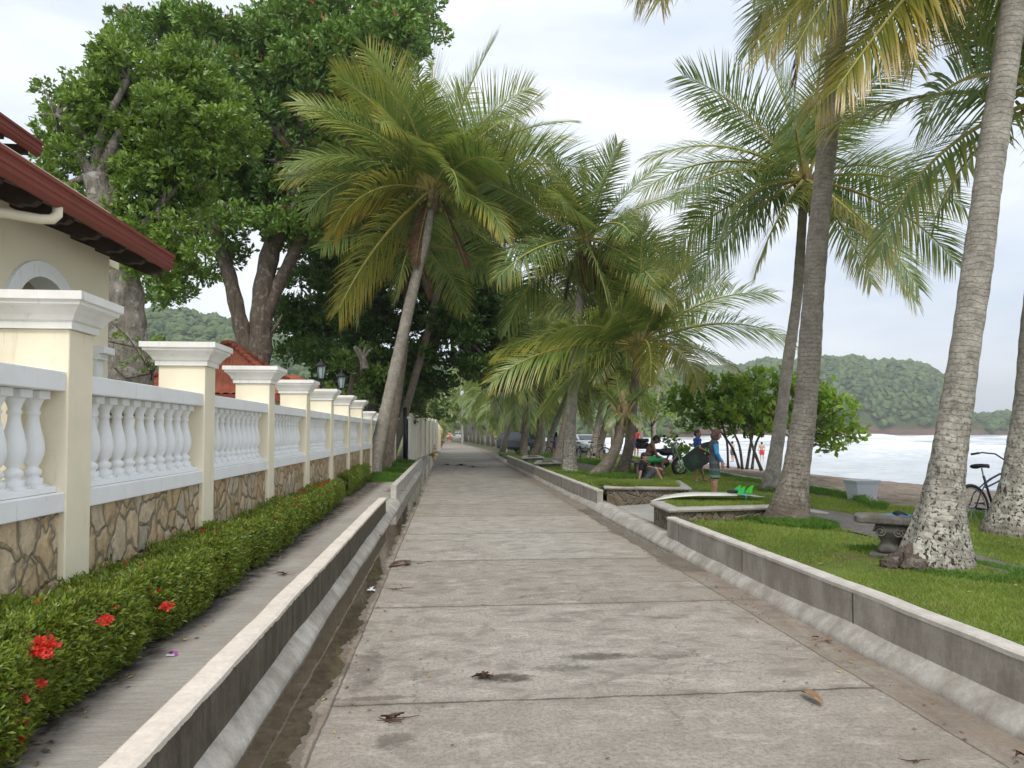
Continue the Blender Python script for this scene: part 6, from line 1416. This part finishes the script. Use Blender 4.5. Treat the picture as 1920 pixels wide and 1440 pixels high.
# ------------------------------------------------------------------ bicycles and motorbike
def bicycle(loc, rz, tilt, label, paint, steer=.0, s=1.0):
    root = empty('bicycle', loc, rz, label, 'bicycle'); Rw = .33
    def wheel(c, nm, par, ax='y'):
        m = MB(); pts_ = [(c[0]+Rw*math.cos(2*math.pi*k/40), c[1], c[2]+Rw*math.sin(2*math.pi*k/40)) for k in range(41)]; m.tube(pts_, .026, 10, cap=False); w_ = m.build(nm, M['rubber'], par, smooth=True)
        m = MB(); pts_ = [(c[0]+(Rw-.032)*math.cos(2*math.pi*k/40), c[1], c[2]+(Rw-.032)*math.sin(2*math.pi*k/40)) for k in range(41)]; m.tube(pts_, .012, 6, cap=False)
        for k in range(18): a = 2*math.pi*k/18; m.tube([(c[0], c[1]+(.025 if k % 2 else -.025), c[2]), (c[0]+(Rw-.035)*math.cos(a), c[1], c[2]+(Rw-.035)*math.sin(a))], .0022, 4)
        m.lathe([(.02,-.045),(.02,.045)], c, 8, 'y'); m.build('rim', M['steel'], w_)
        return w_
    rw = (-.54, 0, Rw); fwc = (.55, 0, Rw); bbk = (-.07, 0, .29)
    wheel(rw, 'rear_wheel', root); wheel(fwc, 'front_wheel', root)
    head_t = Vector((.36, 0, .86)); head_b = Vector((.40, 0, .66)); seat_t = Vector((-.22, 0, .80))
    m = MB(); m.tube([bbk, (.05,0,.36), (.22,0,.50), head_b], .020, 8); m.tube([seat_t-Vector((0,0,.12)), (-.05,0,.755), (.15,0,.82), head_t-Vector((0,0,.03))], .017, 8); m.tube([(-.2,0,.62), (-.02,0,.67), (.2,0,.74), head_t-Vector((-.01,0,.10))], .014, 8)
    m.tube([bbk, seat_t], .018, 8); m.tube([head_b, head_t], .023, 8)
    for sy in (-.055, .055): m.tube([bbk, (-.3,sy,.29), (rw[0],sy,rw[2])], .011, 6); m.tube([(-.21,sy*.3,.68), (-.4,sy,.54), (rw[0],sy,rw[2])], .010, 6)
    m.build('frame', paint, root, smooth=True)
    m = MB()
    for sy in (-.055, .055): m.tube([(.405,sy*.6,.64), (.47,sy,.5), fwc if False else (fwc[0],sy,fwc[2])], .012, 6)
    m.tube([(.405,-.04,.645), (.405,.04,.645)], .016, 6); m.build('fork', paint, root, smooth=True)
    m = MB(); m.tube([(-.22,0,.79), (-.24,0,.92)], .013, 6); sp_ = m.build('seat_post', M['steel'], root)
    m = MB(); vs = []; S_ = [(-.13,.095,.0),(-.10,.115,.035),(-.03,.10,.04),(.05,.05,.03),(.13,.028,.022),(.16,.018,.005)]
    for (x, wv, hz) in S_:
        for k in range(10): a = 2*math.pi*k/10; vs.append((-.24+x, wv*math.cos(a), .945+hz*.4+(.028 if math.sin(a) > 0 else .035)*math.sin(a)))
    m.add(vs, [(i*10+k, i*10+(k+1) % 10, (i+1)*10+(k+1) % 10, (i+1)*10+k) for i in range(5) for k in range(10)] + [tuple(range(10))[::-1], tuple(50+k for k in range(10))]); m.build('saddle', blk, sp_, smooth=True)
    m = MB(); m.tube([(.36,0,.85), (.345,0,1.0), (.37,0,1.03)], .013, 8)
    for sy in (-1, 1): m.tube([(.37,0,1.03), (.36,sy*.06,1.05), (.33,sy*.16,1.14), (.22,sy*.29,1.17), (.05,sy*.33,1.15)], .012, 8); m.tube([(.17,sy*.31,1.165), (.03,sy*.335,1.148)], .018, 8)
    m.build('handlebar', M['black_metal'], root, smooth=True)
    m = MB(); m.lathe([(.085,-.004),(.085,.004)], (bbk[0],-.055,bbk[2]), 20, 'y'); m.tube([(bbk[0],-.07,bbk[2]), (bbk[0]+.13,-.075,bbk[2]-.09)], .009, 6); m.tube([(bbk[0],.07,bbk[2]), (bbk[0]-.13,.075,bbk[2]+.09)], .009, 6)
    m.box((bbk[0]+.09,-.16,bbk[2]-.105), (bbk[0]+.18,-.078,bbk[2]-.078)); m.box((bbk[0]-.18,.078,bbk[2]+.078), (bbk[0]-.09,.16,bbk[2]+.105)); m.tube([(bbk[0],-.055,bbk[2]+.08),(rw[0],-.055,rw[2]+.03)], .004, 4); m.tube([(bbk[0],-.055,bbk[2]-.08),(rw[0],-.055,rw[2]-.03)], .004, 4); m.build('crank', M['black_metal'], root)
    root.rotation_euler = Euler((tilt, 0, rz), 'XYZ'); root.scale = (s, s, s); return root
bkp = D(1826, 940, 10.0)
navyp = simple('dark_blue_paint', (.015,.02,.05), .35, .2)
rzb = R(16); c_ = Vector((math.cos(rzb), math.sin(rzb), 0))*.54
bicycle((bkp.x+c_.x, bkp.y+c_.y, .13), rzb, R(-5), 'dark blue cruiser bicycle leaning on the palm at the right edge', navyp)
p = D(1115, 812, 36.5); bicycle((p.x, 36.5, .12), R(8), R(6), 'dark bicycle leaning at the foot of the leaning palm pair', M['black_metal'])
p = D(1076, 812, 35.5); bicycle((p.x, 35.5, .12), R(100), R(8), 'bicycle seen end on beside the thick pale palm', M['black_metal'])
p = D(1036, 812, 37); bicycle((p.x, 37, .15), R(50), R(10), 'reddish bicycle leaning by the far palms', simple('maroon_paint', (.15,.03,.03), .4))
def motorbike(loc, rz, label):
    root = empty('motorbike', loc, rz, label, 'motorbike'); Rw = .30
    for x, nm in ((-.62, 'rear_wheel'), (.65, 'front_wheel')):
        m = MB(); m.lathe([(.20,-.04),(.27,-.055),(.30,-.03),(.30,.03),(.27,.055),(.20,.04)], (x,0,Rw), 24, 'y', cap=False); w_ = m.build(nm, M['rubber'], root, smooth=True); m = MB()
        for k in range(6): a = k*math.pi/3; m.tube([(x,0,Rw),(x+.21*math.cos(a),0,Rw+.21*math.sin(a))], .014, 5)
        m.lathe([(.05,-.06),(.05,.06)], (x,0,Rw), 10, 'y'); m.lathe([(.205,-.03),(.205,.03)], (x,0,Rw), 24, 'y', cap=False); m.build('rim', M['steel'], w_)
    m = MB(); ell(m, (.12,0,.76), (.26,.14,.13)); ell(m, (.02,0,.42), (.22,.14,.16)); ell(m, (-.55,0,.70), (.28,.10,.07)); m.tube([(.30,0,.8),(.02,0,.3),(-.62,0,.32)], .03, 8); m.build('body', M['black_metal'], root, smooth=True)
    m = MB(); ell(m, (-.28,0,.80), (.36,.13,.06)); m.build('seat', blk, root, smooth=True)
    m = MB()
    for sy in (-.09, .09): m.tube([(.65,sy,Rw),(.38,sy,.95)], .02, 8)
    m.tube([(.28,-.36,1.06),(.36,-.12,1.02),(.36,.12,1.02),(.28,.36,1.06)], .014, 8)
    m.build('fork', M['steel'], root)
    for sy in (-1, 1): m = MB(); m.tube([(.32,sy*.26,1.05),(.30,sy*.32,1.22)], .007, 5); ell(m, (.30,sy*.33,1.25), (.02,.065,.04)); m.build('mirror', M['black_metal'], root)
    m = MB(); ell(m, (.50,0,.90), (.08,.09,.09)); m.build('headlight', M['lamp_glass'], root, smooth=True)
    m = MB(); m.box((-.92,-.15,.86),(-.62,.15,1.06)); m.box((-.925,-.155,1.063),(-.615,.155,1.18)); m.build('top_box', blk, root, bevel=.04)
    m = MB(); m.tube([(-.05,-.13,.3),(-.7,-.15,.36)], .04, 8); m.build('exhaust', M['steel'], root)
    return root
p = D(1222, 812, 21.5); motorbike((p.x+.35, 21.5, .22), R(20), 'black motorbike with a big top box behind the shirtless man')

# ------------------------------------------------------------------ cars
def car(loc, rz, label, paint, kind='suv', s=1.0):
    root = empty('parked_car', loc, rz, label, 'car', 'cars beyond the palms'); Lh = 2.25
    top = 1.62 if kind == 'suv' else 1.42
    st = [(-2.25,.62,.55,.80,.95), (-2.15,.80,.42,.95,1.05), (-1.4,.86,.34,1.0,1.08), (0,.88,.32,.98,1.04), (1.0,.87,.34,.94,1.0), (1.7,.84,.40,.84,.92), (2.15,.74,.48,.72,.80), (2.25,.60,.55,.65,.70)]
    m = MB(); vs = []
    for (x, w_, zb, zs, zt) in st: vs += [(x, -w_*.9, zb-.1), (x, -w_, zb+.1), (x, -w_, zs), (x, -w_*.86, zt), (x, w_*.86, zt), (x, w_, zs), (x, w_, zb+.1), (x, w_*.9, zb-.1)]
    n = len(st); m.add(vs, [(i*8+k, i*8+(k+1) % 8, (i+1)*8+(k+1) % 8, (i+1)*8+k) for i in range(n-1) for k in range(8)] + [tuple(range(8))[::-1], tuple((n-1)*8+k for k in range(8))]); body = m.build('body', paint, root, bevel=.03)
    cb = [(-2.05,1.0),(-1.75,top),(.25,top),(1.05,1.0)] if kind == 'suv' else [(-1.75,.98),(-1.15,top),(.2,top),(1.0,.98)]
    m = MB(); (x0,z0),(x1,z1),(x2,z2),(x3,z3) = cb
    vs = [(x0,-.78,z0),(x3,-.78,z3),(x3,.78,z3),(x0,.78,z0),(x1,-.62,z1),(x2,-.62,z2),(x2,.62,z2),(x1,.62,z1)]
    m.add(vs, [(0,3,2,1),(4,5,6,7),(0,1,5,4),(1,2,6,5),(2,3,7,6),(3,0,4,7)]); cabin = m.build('cabin', paint, root, bevel=.05)
    def lerp3(a, b, t): return tuple(a[i]+(b[i]-a[i])*t for i in range(3))
    def pane(A, B, C, D_, u0, u1, v0, v1, nrm, nm):
        m = MB(); q = []
        for u, v in ((u0,v0),(u1,v0),(u1,v1),(u0,v1)): a = lerp3(A, B, u); b = lerp3(D_, C, u); p_ = lerp3(a, b, v); q.append(tuple(p_[i]+nrm[i]*.006 for i in range(3)))
        q2 = [tuple(p_[i]-nrm[i]*.02 for i in range(3)) for p_ in q]; m.add(q+q2, [(0,1,2,3),(7,6,5,4)]+[(i,(i+1)%4,4+(i+1)%4,4+i) for i in range(4)]); m.build(nm, M['glass'], root)
    for sy in (-1, 1):
        A, B, C, D_ = (x0,.78*sy,z0),(x3,.78*sy,z3),(x2,.62*sy,z2),(x1,.62*sy,z1)
        for u0, u1 in ((.08,.32),(.36,.62),(.66,.90)): pane(A, B, C, D_, u0, u1, .14, .84, (0, sy, .3), 'side_window')
    pane((x3,-.78,z3),(x3,.78,z3),(x2,.62,z2),(x2,-.62,z2), .07, .93, .12, .9, (.7,0,.7), 'windscreen'); pane((x0,.78,z0),(x0,-.78,z0),(x1,-.62,z1),(x1,.62,z1), .1, .9, .2, .85, (-.8,0,.5), 'rear_window')
    for x in (-1.4, 1.4):
        for sy in (-1, 1):
            m = MB(); m.lathe([(.22,-.11),(.31,-.10),(.33,-.06),(.33,.06),(.31,.10),(.22,.11)], (x, sy*.80, .33), 20, 'y'); w_ = m.build('wheel', M['rubber'], root, smooth=True); m = MB(); m.lathe([(.21,-.112),(.19,-.06),(.19,.06),(.21,.112)], (x, sy*.805, .33), 16, 'y'); m.build('rim', M['steel'], w_)
    for sy in (-1, 1): m = MB(); ell(m, (2.12, sy*.58, .70), (.12,.17,.09)); m.build('headlight', M['lamp_glass'], root, smooth=True); m = MB(); ell(m, (-2.18, sy*.62, .85), (.06,.12,.14)); m.build('tail_light', simple('tail_red', (.5,.02,.02), .3) if 'tail_red' not in bpy.data.materials else bpy.data.materials['tail_red'], root)
    m = MB(); m.box((2.235,-.45,.46),(2.262,.45,.60)); m.build('grille', blk, root); m = MB(); m.box((2.263,-.2,.42),(2.27,.2,.52)); m.build('number_plate', whitec, root)
    return root
p = D(980, 812, 56); car((p.x, 56, .0), R(-48), 'dark grey estate car parked beyond the crouching person', simple('dark_grey_paint', (.035,.042,.055), .25, .1, spec=.7), 'suv')
p = D(1094, 812, 49); car((p.x, 49, .0), R(-78), 'white car facing the camera behind the bicycles', simple('white_car_paint', (.62,.64,.66), .25, .05, spec=.7), 'sedan')
p = D(855, 812, 150); car((p.x, 150, .0), R(-160), 'white car far away at the bend of the road', simple('white_car_paint2', (.65,.66,.68), .25, .05, spec=.7), 'suv')

# ------------------------------------------------------------------ utility pole and litter
p = D(867, 812, 98); up_ = empty('utility_pole', (p.x, 98, 0), 0, 'grey utility pole with transformer can among the distant palms', 'utility pole')
m = MB(); m.tube([(0,0,-.1),(0,0,9.6)], [.16,.10], 10); m.build('pole', M['kerb'], up_); m = MB(); m.lathe([(.28,5.9),(.30,6.0),(.30,7.1),(.24,7.25),(.05,7.3)], (.0,-.42,0), 14); m.build('transformer', M['bin'], up_, smooth=True)
m = MB(); m.box((-1.0,-.06,7.8),(1.0,.06,7.92)); m.tube([(.0,0,9.2),(.9,0,7.6),(2.4,0,6.9),(6,2,6.6)], .02, 4); m.build('crossarm', M['steel'], up_)
def husk(loc, rz, s, label, mat):
    m = MB(); n = 12; vs = []
    for i in range(n+1):
        u = i/n; wv = .045*math.sin(math.pi*(.12+.75*(1-u)))*1.1
        for k in range(7): v = k/6*2-1; vs.append((wv*v, (u-.5)*.26, .012+.028*abs(v)**1.5+.03*math.sin(u*2.5)+.006*math.sin(v*9)))
    m.add(vs, [(i*7+k, i*7+k+1, (i+1)*7+k+1, (i+1)*7+k) for i in range(n) for k in range(6)])
    o = m.build('palm_husk', mat, None, smooth=True); md = o.modifiers.new('t', 'SOLIDIFY'); md.thickness = .006; o.location = loc; o.rotation_euler = (0, 0, rz); o.scale = (s, s, s); return tag(o, label, 'palm husk')
huskm = simple('husk_brown', (.26,.165,.095), .8, .45, 30, .004); darkl = simple('dead_leaf', (.085,.045,.028), .85, .5, 20); yel = simple('yellow_leaf', (.45,.30,.08), .7, .3)
q = G(1522, 1314, .004); husk(q, R(8), .66, 'curled brown palm husk lying on the road slab', huskm)
def litter(name, px, py, z, s, label, mat, seed, n=3, cat='leaf', tw=0):
    q = G(px, py, z); s = s*.62; r_ = random.Random(seed); m = MB()
    for k in range(n):
        a = r_.uniform(0, 6.28); d = Vector((math.cos(a), math.sin(a), 0)); e = Vector((-d.y, d.x, 0)); c = Vector((r_.uniform(-s, s)*.5*(n > 1), r_.uniform(-s, s)*.4*(n > 1), .006)); w_ = s*r_.uniform(.10, .22)
        vs = []
        for i in range(7):
            u = i/6; ww = w_*math.sin(math.pi*min(.97, max(.05, u)))
            b_ = c + d*s*(u-.5) + Vector((0,0,.012+s*.10*math.sin(u*3+k)))
            vs += [b_-e*ww+Vector((0,0,.012)), b_, b_+e*ww+Vector((0,0,.009))]
        m.add(vs, [(i*3+k2, i*3+k2+1, i*3+k2+4, i*3+k2+3) for i in range(6) for k2 in range(2)])
    for k in range(tw):
        a = r_.uniform(-.6, .6)+(3.14 if k % 2 else 0); p_ = Vector((r_.uniform(-s,s)*.6, r_.uniform(-s,s)*.35, .008)); pts_ = [p_]
        for _ in range(4): a += r_.uniform(-.5, .5); p_ = p_+Vector((math.cos(a), math.sin(a)*.7, 0))*s*.3+Vector((0,0,r_.uniform(-.002,.006))); pts_.append(p_)
        m.tube(pts_, [.004,.0035,.003,.0025,.0015], 5)
    o = m.build(name, mat, None, smooth=False); o.location = q; return tag(o, label, cat)
litter('twig_litter', 738, 1352, .003, .13, 'tangle of brown twigs on the nearest slab, left of centre', darkl, 1, 3, 'twigs', 8)
litter('twig_litter', 905, 1272, .003, .12, 'dark clump of rotted leaves just beyond the nearest joint', darkl, 2, 6, 'twigs', 5)
litter('palm_sheath', 762, 1058, .003, .40, 'long dark palm sheath reaching out from the left gutter', darkl, 3, 2, 'palm sheath', 4)
litter('twig_litter', 745, 1105, .003, .16, 'thin branching twig on the road beside the left puddle', darkl, 4, 0, 'twigs', 6)
litter('fallen_leaf', 805, 1277, .003, .045, 'small curled yellow leaf left of the dark leaf clump', yel, 5, 1)
litter('fallen_leaf', 525, 1079, .175, .16, 'brown leaf lying across the sidewalk', darkl, 6, 2, 'leaf', 3)
litter('fallen_leaf', 655, 1207, .003, .10, 'dark leaf at the edge of the left gutter', darkl, 7, 1)
litter('fallen_leaf', 1540, 1203, .003, .16, 'brown leaf in the right gutter', huskm, 8, 2, 'leaf', 2)
litter('twig_litter', 1712, 1428, .003, .13, 'single thin twig on the right of the nearest slab', darkl, 9, 0, 'twigs', 2)
litter('fallen_leaf', 1912, 1425, .003, .09, 'brown leaf at the lower right corner in the gutter', darkl, 10, 2)
litter('palm_frond_litter', 735, 921, .175, .45, 'dark dead frond piece in the gap between the two low walls', blk, 11, 3, 'palm frond', 4)
litter('palm_frond_litter', 705, 1008, .003, .2, 'brown debris by the gap on the left roadside', darkl, 12, 3, 'twigs', 5)
for i, (px, py, s_) in enumerate(((862, 873, .9), (835, 872, .6), (893, 876, .7))): litter('palm_frond_litter', px, py, .003, s_, ('long dead frond piece across the middle of the far road', 'shorter dead frond piece left of the long one on the far road', 'dead frond piece right of the long one on the far road')[i], darkl, 20+i, 3, 'palm frond', 5)
for i, (px, py) in enumerate(((1552, 1053), (1602, 1051), (1826, 985))): litter('fallen_leaf', px, py, .285, .05, ('small orange leaf on the lawn, leftmost', 'small orange leaf on the lawn before the bench', 'orange leaf on the grass below the bicycle')[i], simple('orange_leaf', (.5,.19,.05), .7, .3), 30+i, 1)
q = G(323, 1229, .175); m = MB()
for k in range(3): a = k*1.1; vs = [(math.cos(a)*.03, math.sin(a)*.03, .0), (math.cos(a+.7)*.035, math.sin(a+.7)*.035, .018), (0, 0, .03), (math.cos(a-.5)*.02, math.sin(a-.5)*.02, .012)]; m.add(vs, [(0,1,2,3)])
m.mi = 1; m.box((-.035,-.014,.001), (.02,.012,.006)); o = m.build('snack_wrapper', [simple('purple_foil', (.45,.06,.42), .3), whitec], None); o.location = q; tag(o, 'crumpled purple and white wrapper dropped on the sidewalk', 'wrapper')
q = G(697, 1106, .004); m = MB()  # white triangles stand in for a bright reflection on the gutter water
for k in range(5): m.add([(random.uniform(-.05,.05), random.uniform(-.12,.12), .012), (random.uniform(-.05,.05), random.uniform(-.12,.12), .016), (random.uniform(-.05,.05), random.uniform(-.12,.12), .03)], [(0,1,2)])
o = m.build('puddle_reflection', whitec, None); o.location = q; tag(o, 'white flecks modelled as a bright reflection in the left puddle', 'reflection')
# dead brown frond hanging from the tall palm
# ------------------------------------------------------------------ haze
m = MB(); m.box((-900, -60, -3.5), (2750, 2750, 175)); hz = m.build('haze', None or bpy.data.materials.new('haze_air'), None)
hm = hz.data.materials[0]; hm.use_nodes = True; ht = hm.node_tree; ht.nodes.clear(); ho = ht.nodes.new('ShaderNodeOutputMaterial'); pv = ht.nodes.new('ShaderNodeVolumePrincipled')
pv.inputs['Color'].default_value = (.93,.96,1,1); pv.inputs['Density'].default_value = .00042; pv.inputs['Anisotropy'].default_value = .2
ht.links.new(pv.outputs[0], ho.inputs['Volume']); tag(hz, 'thin pale sea haze over the whole bay', 'haze', None, 'stuff')
